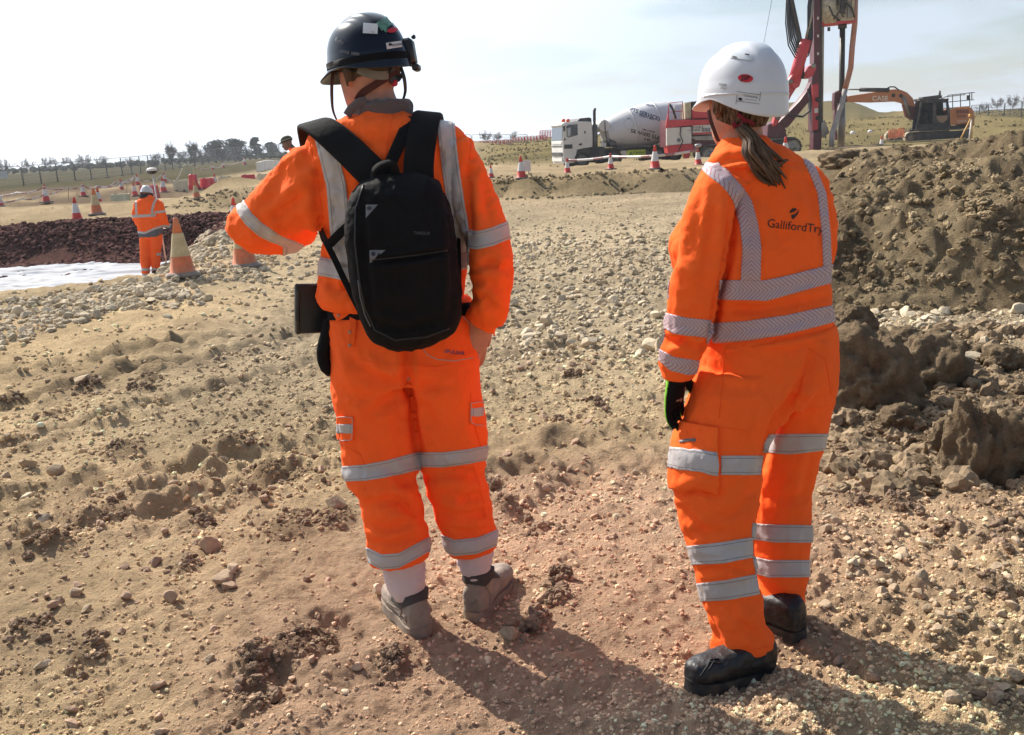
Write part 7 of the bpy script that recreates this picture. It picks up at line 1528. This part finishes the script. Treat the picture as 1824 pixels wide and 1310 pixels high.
legWR = [(1350, 660, 1486, 650, 2.70, .12), (1362, 695, 1483, 690, 2.71, .125), (1366, 740, 1474, 738, 2.72, .112), (1360, 785, 1466, 785, 2.73, .105), (1352, 830, 1452, 830, 2.74, .098), (1343, 885, 1443, 885, 2.75, .094), (1336, 940, 1442, 942, 2.745, .094), (1341, 1000, 1436, 1002, 2.735, .092), (1350, 1046, 1431, 1049, 2.735, .090), (1354, 1062, 1431, 1064, 2.735, .090), (1356, 1072, 1430, 1073, 2.735, .086)]
HW = frame(math.radians(24), math.radians(4), math.radians(2)); hcW = at(1320, 178, 2.69)
bp = [pxloft(torsoW, sc=.80), pxloft(hipW, sc=.80), pxloft(legWL, sc=.70), pxloft(legWR, sc=.70), pxloft(armWL, sc=.66), chain(armWR, [.052, .050, .044, .036, .028])]
bp.append(chain([at(1324, 262, 2.69), at(1322, 235, 2.69), at(1321, 205, 2.695)], [.060, .053, .052], 20))
bp += xf(head_parts(.96), HW, hcW)
wl = at(1207, 674, 2.575); dl = at(1201, 730, 2.60) - wl
bp += hand_parts(wl, dl, (-.75, .66, 0), (.66, .75, .1), curl=.42, k=.45)
wr_ = armWR[-1]; bp += hand_parts(wr_, np.array([-.8, .35, .1]), np.array([.2, .6, .6]), np.array([0, 0, 1]), curl=.4, k=.9)
bp += [chain([at(1322, 1120, 2.525), at(1322, 1185, 2.50)], [.042, .038], 14), chain([at(1394, 1040, 2.77), at(1396, 1110, 2.765)], [.042, .038], 14)]
V, T = remesh(bp, .0048, 3)
wbody = link('body', newmesh('body', V, T, True, M_SKIN), wo_)
M_HAIR = bpy.data.materials.new('brown_hair'); M_HAIR.use_nodes = True
t = M_HAIR.node_tree; b = t.nodes['Principled BSDF']; l = t.links.new
tc = N(t, 'ShaderNodeAttribute', attribute_name='strand'); nz = N(t, 'ShaderNodeTexNoise'); nz.inputs['Scale'].default_value = 1; nz.inputs['Detail'].default_value = 5
l(tc.outputs['Vector'], nz.inputs[0]); cr = N(t, 'ShaderNodeValToRGB'); cr.color_ramp.elements[0].position = .36; cr.color_ramp.elements[0].color = (.022, .012, .008, 1); cr.color_ramp.elements[1].position = .66; cr.color_ramp.elements[1].color = (.20, .130, .082, 1)
l(nz.outputs[0], cr.inputs[0]); l(cr.outputs[0], b.inputs['Base Color']); b.inputs['Roughness'].default_value = .6; b.inputs['Specular IOR Level'].default_value = .15
bu = N(t, 'ShaderNodeBump'); bu.inputs['Strength'].default_value = .6; bu.inputs['Distance'].default_value = .004; l(nz.outputs[0], bu.inputs['Height']); l(bu.outputs[0], b.inputs['Normal'])
cl = Cloth(V, T); loc = (V - hcW) @ HW
f1 = np.minimum.reduce([loc[:, 2] + .062 + .5 * np.clip(-loc[:, 1] - .02, -.1, .06), .012 - loc[:, 1], .12 - np.abs(loc[:, 0])])
ho = cl.band('hair', M_HAIR, wo_, [f1], off=.010)
hv, ht = tris_of(ho.data); attr(ho.data, 'strand', np.c_[hv[:, 0] * 160, hv[:, 1] * 60, hv[:, 2] * 40])
# ponytail: a bundle of locks
locks = []; st = []
rg2 = np.random.default_rng(4)
for k in range(60):
    ox, oy, oz = rg2.normal(0, 1, 3); e_ = rg2.normal(0, 1, 2)
    p = [at(1322 + 4 * ox, 232 + 3 * oy, 2.60), at(1338 + 5 * ox, 252 + 4 * oy, 2.575), at(1346 + 9 * ox, 275 + 6 * oy, 2.552), at(1364 + 9 * ox, 300 + 7 * oy, 2.545), at(1380 + 6 * ox + 4 * e_[0], 322 + 6 * oy + 7 * e_[1], 2.55)]
    if k < 4: p[-1] = at(1402 + 5 * e_[0], 296 + 7 * e_[1], 2.56); p[-2] = at(1376 + 5 * ox, 290 + 5 * oy, 2.548)
    p = [q + np.array([0, .008 * oz, 0]) for q in p]
    v, f = chain(p, [.006, .007, .0075, .006, .0015], 7, 4); q = np.linspace(0, 1, len(v)); locks.append((v, f)); st.append(np.c_[np.full(len(v), k * 7.3) + np.tile(np.arange(7), len(v) // 7) * .9, q * 5, q * 0 + k])
v, f = join(locks); po = link('ponytail', newmesh('ponytail', v, f, True, M_HAIR), wo_); attr(po.data, 'strand', np.concatenate(st))
# face details
for c_, M_, par in ((hcW, HW, wo_), (hcM, HM, man)):
    for s in (-1, 1): MB().lathe([(.001, -.011), (.008, -.008), (.0115, 0), (.008, .008), (.001, .011)], 12, c_ + M_ @ np.array([s * .030, .078, .008]), M_ @ rotx(-math.pi / 2)).build('eye', M_WHITEPRINT, par, True)
# jacket
V, T = remesh([pxloft(torsoW), pxloft(armWL), chain(armWR[:-1] + [armWR[-1] * .75 + armWR[-2] * .25], [.070, .070, .064, .056, .050])], .0065, 5)
jw = Cloth(V, T); arm = sstep(1300, 1278, jw.px)
folds(jw, .006, 7, 43, axis=(0, 0, 1), w=.5 + .4 * arm); folds(jw, .006, 5, 47, axis=(1, 0, .2), w=1 - arm); folds(jw, .005, 14, 44); folds(jw, .003, 26, 45)
jw.crease([([(1306, 335), (1302, 380), (1298, 430), (1290, 480), (1278, 530), (1268, 590), (1252, 640)], .016, 8), ([(1250, 330), (1240, 400), (1232, 470)], .007, 10), ([(1272, 340), (1262, 420), (1250, 500)], .006, 9), ([(1188, 612), (1215, 606), (1240, 622), (1256, 620)], .010, 7), ([(1184, 600), (1205, 610), (1222, 600)], .007, 5),
           ([(1275, 555), (1330, 552), (1400, 545), (1470, 528)], .007, 7), ([(1360, 340), (1385, 400), (1400, 470)], .005, 11), ([(1300, 540), (1340, 556), (1390, 560)], .005, 7), ([(1440, 320), (1455, 390), (1470, 450)], .006, 9), ([(1290, 300), (1320, 320), (1345, 360)], .004, 9), ([(1245, 616), (1330, 612), (1400, 602), (1480, 584)], .010, 5)])
jkw = jw.obj('jacket', M_ORANGE, wo_)
px, py = jw.px, jw.py; q0 = 0 * px; K = 1 / 640
ed = interp([(296, 1236), (302, 1250), (315, 1263), (330, 1284), (345, 1297), (360, 1306), (400, 1317), (440, 1322), (505, 1319)]); wd = interp([(300, 46), (330, 34), (360, 33), (505, 35)])
jw.band('reflective_band', M_CHEV, jkw, [px - ed(py), ed(py) + wd(py) - px, 500 - py, py - 290], coords=np.c_[-py * K, (px - ed(py) - wd(py) / 2) * K])
ed2 = interp([(290, 1432), (305, 1440), (345, 1456), (380, 1460), (420, 1464), (470, 1466)])
jw.band('reflective_band', M_CHEV, jkw, [px - ed2(py), ed2(py) + 14 - px, 474 - py], coords=np.c_[-py * K, (px - ed2(py) - 7) * K])
for top, bot, x0, x1 in (([(1262, 502), (1283, 499), (1360, 500), (1400, 492), (1485, 470)], [(1262, 533), (1365, 536), (1410, 524), (1485, 503)], 1281, 2000), ([(1240, 581), (1262, 576), (1330, 572), (1400, 562), (1485, 543)], [(1240, 614), (1258, 612), (1330, 606), (1400, 595), (1485, 574)], 1258, 2000)):
    a, c = interp(top), interp(bot)
    front = np.where(jw.n[:, 1] > .1, 1.0, -1.0)
    jw.band('reflective_band', M_CHEV, jkw, [py - a(px), c(px) - py, np.maximum(px - x0, 60 * front)], coords=np.c_[px * K, (py - (a(px) + c(px)) / 2) * K])
for top, bot, x1 in (([(1180, 556), (1220, 566), (1268, 571)], [(1185, 586), (1200, 594), (1266, 603)], 1272), ([(1172, 620), (1200, 636), (1245, 643)], [(1172, 640), (1195, 660), (1225, 668), (1248, 664)], 1262)):
    a, c = interp(top), interp(bot); jw.band('reflective_band', M_CHEV, jkw, [py - a(px), c(px) - py, interp([(550, 1271), (605, 1260), (640, 1246), (670, 1240)])(py) - px], coords=np.c_[px * K, (py - (a(px) + c(px)) / 2) * K])
jwb = jw.tree()
tv, tf = textmesh('GallifordTry', 1.0); tv[:, 0] *= .94
lt = print_on('lettering', jwb, tv, tf, M_PRINT, jkw, 1416, 404, 21.5, math.radians(6.5), Y=2.5, off=.0018, maxlen=.25)
sw1 = np.array([(-7, -3.5), (-6.2, 1), (-3, 4.6), (1.5, 6.2), (5, 5.6), (4.4, 2.8), (.5, -.6), (-3.5, -2.6)]); sw2 = np.array([(-4, -7.2), (-.5, -6.2), (3.8, -4.0), (7, -.2), (9, 6), (9.4, .5), (7.4, -5), (3.6, -10.4), (0, -14.5), (-2.4, -11.8)])
MB_ = [(sw1, [(0, 1, 2, 3, 4, 5, 6, 7)]), (sw2, [(0, 9, 1), (9, 8, 1), (8, 2, 1), (8, 7, 2), (7, 3, 2), (7, 6, 3), (6, 4, 3), (6, 5, 4)])]
print_on('emblem', jwb, MB_[0][0], MB_[0][1], M_PRINT, jkw, 1413, 377, 1, .1, Y=2.5, off=.0018); print_on('emblem', jwb, MB_[1][0], MB_[1][1], M_PRINT, jkw, 1413, 377, 1, .1, Y=2.5, off=.0018)
# collar, turned up
V, T = remesh([pxloft([(1262, 300, 1424, 290, 2.66, .098), (1266, 284, 1408, 276, 2.665, .092), (1282, 266, 1384, 260, 2.67, .078), (1300, 250, 1366, 246, 2.68, .064), (1308, 243, 1356, 241, 2.68, .05)])], .005, 3); cw = Cloth(V, T); folds(cw, .005, 14, 50); cw.crease([([(1262, 300), (1300, 285), (1345, 280)], .008, 6)]); cw.obj('collar', M_ORANGE, wo_)
# trousers
V, T = remesh([pxloft(hipW), pxloft(legWL), pxloft(legWR)], .0065, 4)
tw = Cloth(V, T); lo = sstep(880, 960, tw.py)
folds(tw, .008, 7, 53, axis=(0, 0, 1), w=.15 + .6 * lo); folds(tw, .005, 14, 54, w=.4 + .6 * lo); folds(tw, .003, 26, 55); folds(tw, .006, 6, 57, axis=(1, 0, -.5), w=1 - lo)
tw.crease([([(1448, 625), (1440, 660), (1418, 705), (1385, 745), (1366, 790), (1357, 830)], .015, 9), ([(1410, 710), (1440, 720), (1478, 705)], .008, 9), ([(1250, 668), (1300, 690), (1370, 690)], .004, 12), ([(1206, 880), (1240, 872), (1280, 882)], .008, 7), ([(1212, 905), (1232, 925), (1252, 945)], .009, 7), ([(1225, 955), (1250, 945), (1300, 950)], .006, 7),
           ([(1240, 1018), (1290, 1012), (1338, 1018)], .006, 6), ([(1262, 1100), (1275, 1130), (1290, 1165)], .007, 7), ([(1347, 1030), (1385, 1060), (1425, 1075)], .008, 8), ([(1350, 880), (1390, 890), (1440, 880)], .006, 9), ([(1450, 800), (1440, 840), (1430, 900)], .006, 8), ([(1300, 1090), (1330, 1120), (1360, 1150)], .005, 8), ([(1340, 870), (1320, 905), (1290, 930)], .006, 9)])
trw = tw.obj('trousers', M_ORANGE, wo_)
px, py = tw.px, tw.py; div = interp([(640, 1452), (700, 1422), (745, 1385), (790, 1361), (850, 1353), (900, 1345), (945, 1339), (990, 1340), (1050, 1351), (1100, 1358), (1180, 1385)]); isL = div(py) - px
def tb(top, bot, ex=None, parent=trw, off=.003):
    a, c = interp(top), interp(bot); return tw.band('reflective_band', M_TAPE, parent, [py - a(px), c(px) - py] + (ex or []), off=off)
pkt = tw.band('cargo_pocket', M_ORANGE, trw, [isL, 1280 - px, py - interp([(1195, 748), (1280, 762)])(px), interp([(1195, 868), (1280, 881)])(px) - py, tw.face + .35], off=.012)
tb([(1190, 796), (1278, 808)], [(1190, 832), (1278, 845)], [isL, 1278 - px, tw.face + .3], pkt, .0145)
tb([(1278, 812), (1356, 812)], [(1278, 846), (1356, 846)], [isL, np.maximum(px - 1284, -(tw.face + .3) * 200)])
tw.band('pocket_tag', M_GREYPRINT, pkt, [px - 1217, 1243 - px, py - interp([(1217, 787), (1243, 783)])(px), interp([(1217, 791), (1243, 787)])(px) - py, tw.face], off=.0145)
tb([(1355, 775), (1400, 773), (1468, 773)], [(1355, 806), (1410, 809), (1468, 802)], [-isL])
tb([(1215, 974), (1280, 967), (1342, 957)], [(1215, 1007), (1290, 1003), (1342, 993)], [isL]); tb([(1330, 930), (1360, 934), (1448, 936)], [(1330, 960), (1380, 966), (1448, 967)], [-isL])
tb([(1240, 1040), (1290, 1034), (1352, 1022)], [(1240, 1072), (1300, 1068), (1356, 1058)], [isL]); tb([(1335, 990), (1370, 998), (1440, 998)], [(1335, 1018), (1370, 1029), (1440, 1028)], [-isL])
twb = tw.tree()
for s_ in ([(1290, 625), (1286, 690), (1280, 745)], [(1215, 748), (1280, 760), (1330, 768)], [(1440, 620), (1470, 640), (1480, 700)], [(1268, 1160), (1320, 1163), (1375, 1150)], [(1293, 1020), (1296, 1034)]):
    stitch('seam', twb, s_, .0012, M_ORANGE_B, trw, Y=2.5)
# glove
hp = hand_parts(wl + np.array([0, 0, .02]), dl, (-.75, .66, 0), (.66, .75, .1), curl=.34, k=1.08, spread=.10)
hp.append(loft([ring(wl + np.array([0, 0, .035]) , (.034, 0, 0), (0, .030, 0), 16), ring(wl - np.array([0, 0, .01]), (.032, 0, 0), (0, .028, 0), 16)]))
V, T = remesh(hp, .0032, 3); gn = normals(V, T); gd = bpy.data.meshes.new('glove')
g = newmesh('glove', V, T, True, M_BLACK); g.materials.append(weave('lime_knit', (.22, .56, .05), var=.1))
g.polygons.foreach_set('material_index', ((gn[T].mean(1) @ np.array([-.75, .66, 0]) > .12) & (V[T].mean(1)[:, 2] > wl[2] - .15)).astype(np.int32)); link('glove', g, wo_)
# boots
hpR = onground(1429, 1153); b3, _ = boot('boot', wo_, hpR + np.array([0, 0, .012]), hpR + np.array([-.17, .185, .012]), at(1398, 1092, 2.755), mats=(M_BOOTBLACK, M_SOLEBLACK), w=.98)
tL = onground(1226, 1238); tL[2] += .008; hL = at(1384, 1194, 2.52); dd = hL - tL; hL = tL + dd / np.linalg.norm(dd) * .275
b4, (heel, f_, s_, u_, L_) = boot('boot', wo_, hL, tL, at(1326, 1158, 2.515), mats=(M_BOOTBLACK, M_SOLEBLACK), w=.98)
c4 = Cloth(*tris_of(b4.data)); bt = c4.tree()
lace = mat('lace', (.01, .01, .01), rough=.7)
for k, (a, c) in enumerate((((1268, 1172), (1246, 1206)), ((1272, 1178), (1254, 1200)), ((1262, 1180), (1284, 1182)), ((1266, 1176), (1280, 1174)))):
    stitch('lace', bt, [a, ((a[0] + c[0]) / 2 + 2, (a[1] + c[1]) / 2), c], .0022, lace, b4, Y=2.4, off=.002)
# helmet
helw = helmet('helmet', M_WHITEHAT, wo_, HW, hcW + HW @ np.array([0, -.006, .010]), .905, low_back=.066, peak=.022, flare=-.005)
hb = bvh_of(helw)
ov = np.array([(math.cos(t) * 13.5, math.sin(t) * 7.2) for t in np.arange(28) * math.pi / 14]); o1 = print_on('sticker', hb, ov, [tuple(range(28))], M_REDPRINT, helw, 1328, 140, 1, math.radians(5), Y=2.5, maxlen=4, off=.002)
tv, tf = textmesh('JSP', 1, True); print_on('lettering', hb, tv, tf, M_PRINT, o1, 1328, 140, 12, math.radians(5), Y=2.5, off=.0032)
for sx, sy, w_, h_ in ((1333, 166.5, 42, .9), (1333, 183, 42, .9)): print_on('label_edge', hb, *rect(w_, h_), M_GREYPRINT, helw, sx, sy, 1, math.radians(8), Y=2.5, maxlen=4, off=.002)
for sx in (1312.3, 1353.7): print_on('label_edge', hb, *rect(.9, 16.5), M_GREYPRINT, helw, sx, 175 - (sx - 1333) * .14, 1, math.radians(8), Y=2.5, maxlen=4, off=.002)
tv, tf = textmesh('Contracting', 1, True); print_on('lettering', hb, tv, tf, M_GREYPRINT, helw, 1337, 172, 5.2, math.radians(8), Y=2.5, off=.002)
tv, tf = textmesh('safety services', 1); print_on('lettering', hb, tv, tf, M_GREYPRINT, helw, 1337, 178, 3.6, math.radians(8), Y=2.5, off=.002)
dd_ = np.array([(math.cos(t) * 3.6, math.sin(t) * 2.6) for t in np.arange(12) * math.pi / 6]); print_on('emblem', hb, dd_, [tuple(range(12))], M_PRINT, helw, 1319, 177, 1, .4, Y=2.5, off=.002)
tv, tf = textmesh('FEEIR', 1, True); print_on('lettering', hb, tv, tf, M_GREYPRINT, helw, 1288, 152, 6, math.radians(6), Y=2.5, off=.002)
tv, tf = textmesh('EVO3', 1); print_on('lettering', hb, tv, tf, M_GREYPRINT, helw, 1289, 158, 4, math.radians(6), Y=2.5, off=.002)
for sx, sy in ((1309, 103), (1331, 99)): print_on('vent', hb, *rect(8, 2.0), M_PRINT, helw, sx, sy, 1, math.radians(10), Y=2.5, off=.0035)
vp = print_on('vent_panel', hb, *rect(40, 9), M_WHITEHAT, helw, 1320, 102, 1, math.radians(9), Y=2.5, maxlen=4, off=.0022)
Hc = Cloth(*tris_of(helw.data)); hl = (Hc.V - hcW) @ HW
Hc.band('brim_moulding', M_WHITEHAT, helw, [hl[:, 2] - .010 - .1 * np.clip(hl[:, 1], -.2, 0), .0145 + .1 * np.clip(hl[:, 1], -.2, 0) - hl[:, 2], -hl[:, 1] + .02], off=.0018)
bbv = bvh_of(ho)
def ws(pts, w, m): 
    c = onsurf(bbv, [at(x, y, 2.55) for x, y in pts], _C, .006); return ribbon('harness_strap', c, w, .003, [(_C - p) / np.linalg.norm(_C - p) for p in c], m, helw)
M_STRAPP = weave('crimson_strap', (.22, .03, .05), var=.2)
ws([(1314, 202), (1328, 212), (1342, 220)], .010, M_STRAPP); ws([(1330, 210), (1312, 226), (1292, 242)], .010, M_STRAPP)
ribbon('chin_strap', [at(1262, 196, 2.62), at(1266, 215, 2.61), at(1274, 238, 2.60), at(1280, 252, 2.61)], .010, .002, [(-.6, -.8, 0)] * 4, M_STRAPR, helw)
tag(wo_, 'person with a brown ponytail, white helmet and clean orange hi-vis, black boots', 'person')
# ------------------------------------------------------------------ surveyor in the pit
YS = onground(262, 497)[1]
YS = float(gr(262, 497, -.88)[1])
sv = wempty('person', gr(266, 494, -.90))
ts = [(258, 347, 270, 347, YS, .06), (252, 353, 274, 353, YS, .10), (244, 359, 285, 358, YS, .13), (240, 372, 290, 371, YS, .155), (242, 390, 288, 388, YS, .16), (246, 408, 288, 405, YS, .155), (248, 420, 289, 415, YS, .15), (250, 424, 288, 420, YS, .14)]
lgL = [(249, 416, 270, 416, YS, .12), (250, 440, 269, 440, YS, .11), (250, 462, 268, 462, YS, .095), (252, 480, 267, 480, YS, .09), (254, 495, 266, 496, YS, .08)]
lgR = [(268, 414, 289, 414, YS, .12), (268, 436, 288, 436, YS + .02, .11), (269, 455, 286, 455, YS + .03, .095), (270, 470, 285, 470, YS + .05, .09), (271, 484, 283, 484, YS + .05, .08)]
aR = [at(283, 366, YS), at(289, 385, YS - .02), at(293, 398, YS + .08), at(297, 402, YS + .28)]; aL = [at(246, 366, YS), at(243, 388, YS + .02), at(252, 402, YS + .25)]
hS = frame(math.radians(-15), math.radians(25)); cS = at(261, 346, YS + .07)
bps = [pxloft(ts, sc=.82), pxloft(lgL, sc=.75), pxloft(lgR, sc=.75), chain(aR, [.06, .05, .045, .035]), chain(aL, [.06, .05, .04])] + xf(head_parts(1.0), hS, cS) + [chain([at(263, 356, YS), cS], [.07, .06])] + hand_parts(aR[-1], (.2, 1, .1), (0, -.1, 1), (-1, .2, 0)) + [chain([at(260, 490, YS), at(259, 496, YS - .05), at(254, 499, YS + .1)], [.055, .055, .045]), chain([at(277, 480, YS + .05), at(277, 486, YS + .02), at(280, 487, YS + .2)], [.055, .055, .045])]
V, T = remesh(bps, .012, 2); link('body', newmesh('body', V, T, True, M_SKIN), sv)
V, T = remesh([pxloft(ts), chain(aR[:-1] + [aR[-1] * .8 + aR[-2] * .2], [.095, .085, .07, .06]), chain(aL, [.095, .085, .07])], .012, 3); js = Cloth(V, T); folds(js, .012, 9, 61); folds(js, .008, 18, 62); jo = js.obj('jacket', M_ORANGE, sv)
px, py = js.px, js.py; l_ = interp([(355, 240), (380, 241), (390, 244), (420, 248)]); r_ = interp([(354, 277), (362, 272), (372, 269), (386, 269)])
js.band('reflective_band', M_TAPE_W, jo, [px - l_(py), l_(py) + 3.5 - px, 386 - py]); js.band('reflective_band', M_TAPE_W, jo, [px - r_(py), r_(py) + 4.6 - px, 386 - py]); js.band('reflective_band', M_TAPE_W, jo, [py - interp([(240, 383), (280, 381)])(px), interp([(240, 388.5), (280, 386)])(px) - py, 277 - px])
js.band('reflective_band', M_TAPE_W, jo, [py - interp([(274, 377), (295, 374)])(px), interp([(274, 381.5), (295, 378.5)])(px) - py, px - 275.5])
hb_ = interp([(246, 412), (258, 413.5), (275, 406), (290, 401)]); js.band('reflective_band', M_TAPE_W, jo, [py - hb_(px), hb_(px) + 4 - py]); M_GREYCLOTH = weave('grey_hem', (.12, .12, .13), var=.1); js.band('grey_hem', M_GREYCLOTH, jo, [py - hb_(px) - 4, 440 - py], off=.004)
V, T = remesh([pxloft([(249, 412, 289, 412, YS, .14), (249, 424, 289, 424, YS, .14)]), pxloft(lgL), pxloft(lgR)], .012, 3); t3 = Cloth(V, T); folds(t3, .012, 9, 66, axis=(0, 0, 1)); to = t3.obj('trousers', M_ORANGE, sv); px, py = t3.px, t3.py
for y0, y1, c_ in ((478, 483, px < 268.5), (488, 492, px < 268.5), (478, 482, px >= 268.5), (451, 456, px > 279)): t3.band('reflective_band', M_TAPE_W, to, [py - y0, y1 - py, np.where(c_, 1.0, -1.0)])
V, T = remesh([pxloft([(250, 345, 272, 345, YS + .05, .12), (249, 352, 273, 352, YS + .03, .12), (254, 357, 272, 357, YS + .01, .10)])], .012, 2); link('hood', newmesh('hood', V, T, True, weave('dark_hood', (.035, .028, .03), var=.2)), sv)
hs_ = helmet('helmet', mat('dull_white_hat', (.55, .56, .57), rough=.35, var=.05), sv, hS, cS + hS @ np.array([0, 0, .03]), .98, low_back=.03, peak=.04, flare=.03)
for x, y, k in ((259, 496, 0), (277, 485, 1)): MB().box(at(x, y, YS + .06), (.10, .27, .09), rotz(.1), .03).build('boot', M_SOLEBLACK, sv, auto=50)
tag(sv, 'surveyor in orange hi-vis and white helmet standing in the pit, seen from behind', 'person')
pole = wempty('survey_pole', at(295, 472, YS + .3)); MB().bar(at(297, 474, YS + .35), at(272, 309, YS + .35), .016, 8).build('pole', M_CWHITE, pole, True); c = at(271, 309, YS + .35); MB().lathe([(.02, -.02), (.085, 0), (.10, .03), (.10, .05)], 20, c).build('receiver', M_PLASTIC_K, pole, True); MB().lathe([(.105, .05), (.112, .07), (.085, .10), (.03, .115)], 20, c).build('antenna_dome', M_CWHITE, pole, True)
tag(pole, 'white survey pole with a round antenna held by the surveyor in the pit', 'survey pole')
ctl = wempty('survey_controller', at(296, 406, YS + .3)); MB().box(at(297, 405, YS + .33), (.20, .16, .02), rotx(.6) @ rotz(.2), .006).build('case', M_PLASTIC_K, ctl); MB().box(at(297, 404.5, YS + .32), (.15, .11, .008), rotx(.6) @ rotz(.2)).build('screen', M_WHITEPRINT, ctl); tag(ctl, 'handheld controller with a bright screen in the surveyor right hand', 'controller')
# ------------------------------------------------------------------ worker in the cap, mostly hidden by the orange shoulder
YC = 20.0; g = onground(530, 403); cw_ = wempty('person', g); YC = g[1]
ts = [(513, 264, 530, 262, YC, .08), (517, 273, 545, 270, YC, .17), (519, 290, 550, 288, YC, .20), (520, 320, 546, 320, YC, .18), (520, 342, 546, 342, YC, .17)]
lL = [(520, 336, 546, 336, YC - .1, .09), (521, 370, 542, 370, YC - .1, .085), (523, 399, 538, 399, YC - .1, .08)]; lR = [(520, 336, 546, 336, YC + .1, .09), (521, 370, 542, 370, YC + .1, .085), (523, 399, 538, 399, YC + .1, .08)]
hC = frame(math.radians(80), math.radians(16)); cC = at(512, 256, YC)
arm1 = [at(535, 276, YC - .2), at(538, 305, YC - .24), at(522, 326, YC - .2)]; arm2 = [at(535, 276, YC + .2), at(538, 305, YC + .24), at(522, 326, YC + .2)]
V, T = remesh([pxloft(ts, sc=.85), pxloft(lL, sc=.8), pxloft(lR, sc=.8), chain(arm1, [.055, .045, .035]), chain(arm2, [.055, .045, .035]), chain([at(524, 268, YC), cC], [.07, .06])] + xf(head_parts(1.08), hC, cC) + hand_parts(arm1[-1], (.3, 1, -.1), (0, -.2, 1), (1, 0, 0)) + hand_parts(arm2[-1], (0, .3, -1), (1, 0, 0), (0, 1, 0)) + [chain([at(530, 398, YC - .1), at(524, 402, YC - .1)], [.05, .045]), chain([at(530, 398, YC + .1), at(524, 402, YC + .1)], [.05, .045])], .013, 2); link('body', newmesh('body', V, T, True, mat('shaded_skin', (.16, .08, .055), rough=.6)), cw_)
V, T = remesh([pxloft(ts), chain(arm1, [.085, .07, .055]), chain(arm2, [.085, .07, .055])], .013, 3); c5 = Cloth(V, T); folds(c5, .012, 9, 71); c5.obj('jacket', M_ORANGE, cw_)
V, T = remesh([pxloft(lL), pxloft(lR), pxloft([(520, 332, 546, 332, YC, .16), (520, 344, 546, 344, YC, .16)])], .013, 3); c5 = Cloth(V, T); folds(c5, .012, 9, 72); c5.obj('trousers', M_ORANGE, cw_)
capm = weave('olive_knit', (.055, .055, .038), var=.2); V, T = remesh(xf([loft([ring((0, -.005, z), (r, 0, 0), (0, r * 1.18, 0), 24) for z, r in ((.03, .092), (.06, .098), (.10, .088), (.13, .055), (.14, .02))]), loft([ring((0, .10, .04), (.06, 0, 0), (0, .06, 0), 16), ring((0, .105, .052), (.06, 0, 0), (0, .06, 0), 16)])], hC * 1.15, cC), .009, 2); cp = Cloth(V, T); co = cp.obj('cap', capm, cw_)
lc = ((V - cC) @ hC) / 1.15; cp.band('cap_stripe', weave('pale_knit', (.30, .29, .24), var=.1), co, [lc[:, 2] - .058, .072 - lc[:, 2]], off=.004)
tag(cw_, 'worker in a dark striped cap, all but the head hidden behind the orange sleeve', 'person')
# ------------------------------------------------------------------ thin haze over the site
hzm = bpy.data.materials.new('haze'); hzm.use_nodes = True; t = hzm.node_tree; t.nodes.clear()
hv_ = N(t, 'ShaderNodeVolumePrincipled'); hv_.inputs['Color'].default_value = (.90, .94, 1.0, 1); hv_.inputs['Density'].default_value = 0.0004; hv_.inputs['Anisotropy'].default_value = 0.35
ho_ = N(t, 'ShaderNodeOutputMaterial'); t.links.new(hv_.outputs[0], ho_.inputs['Volume'])
hz_ = MB().box((0, 0, 11.5), (5400, 5400, 31)).build('haze', hzm); tag(hz_, 'thin pale haze over the site', kind='stuff')
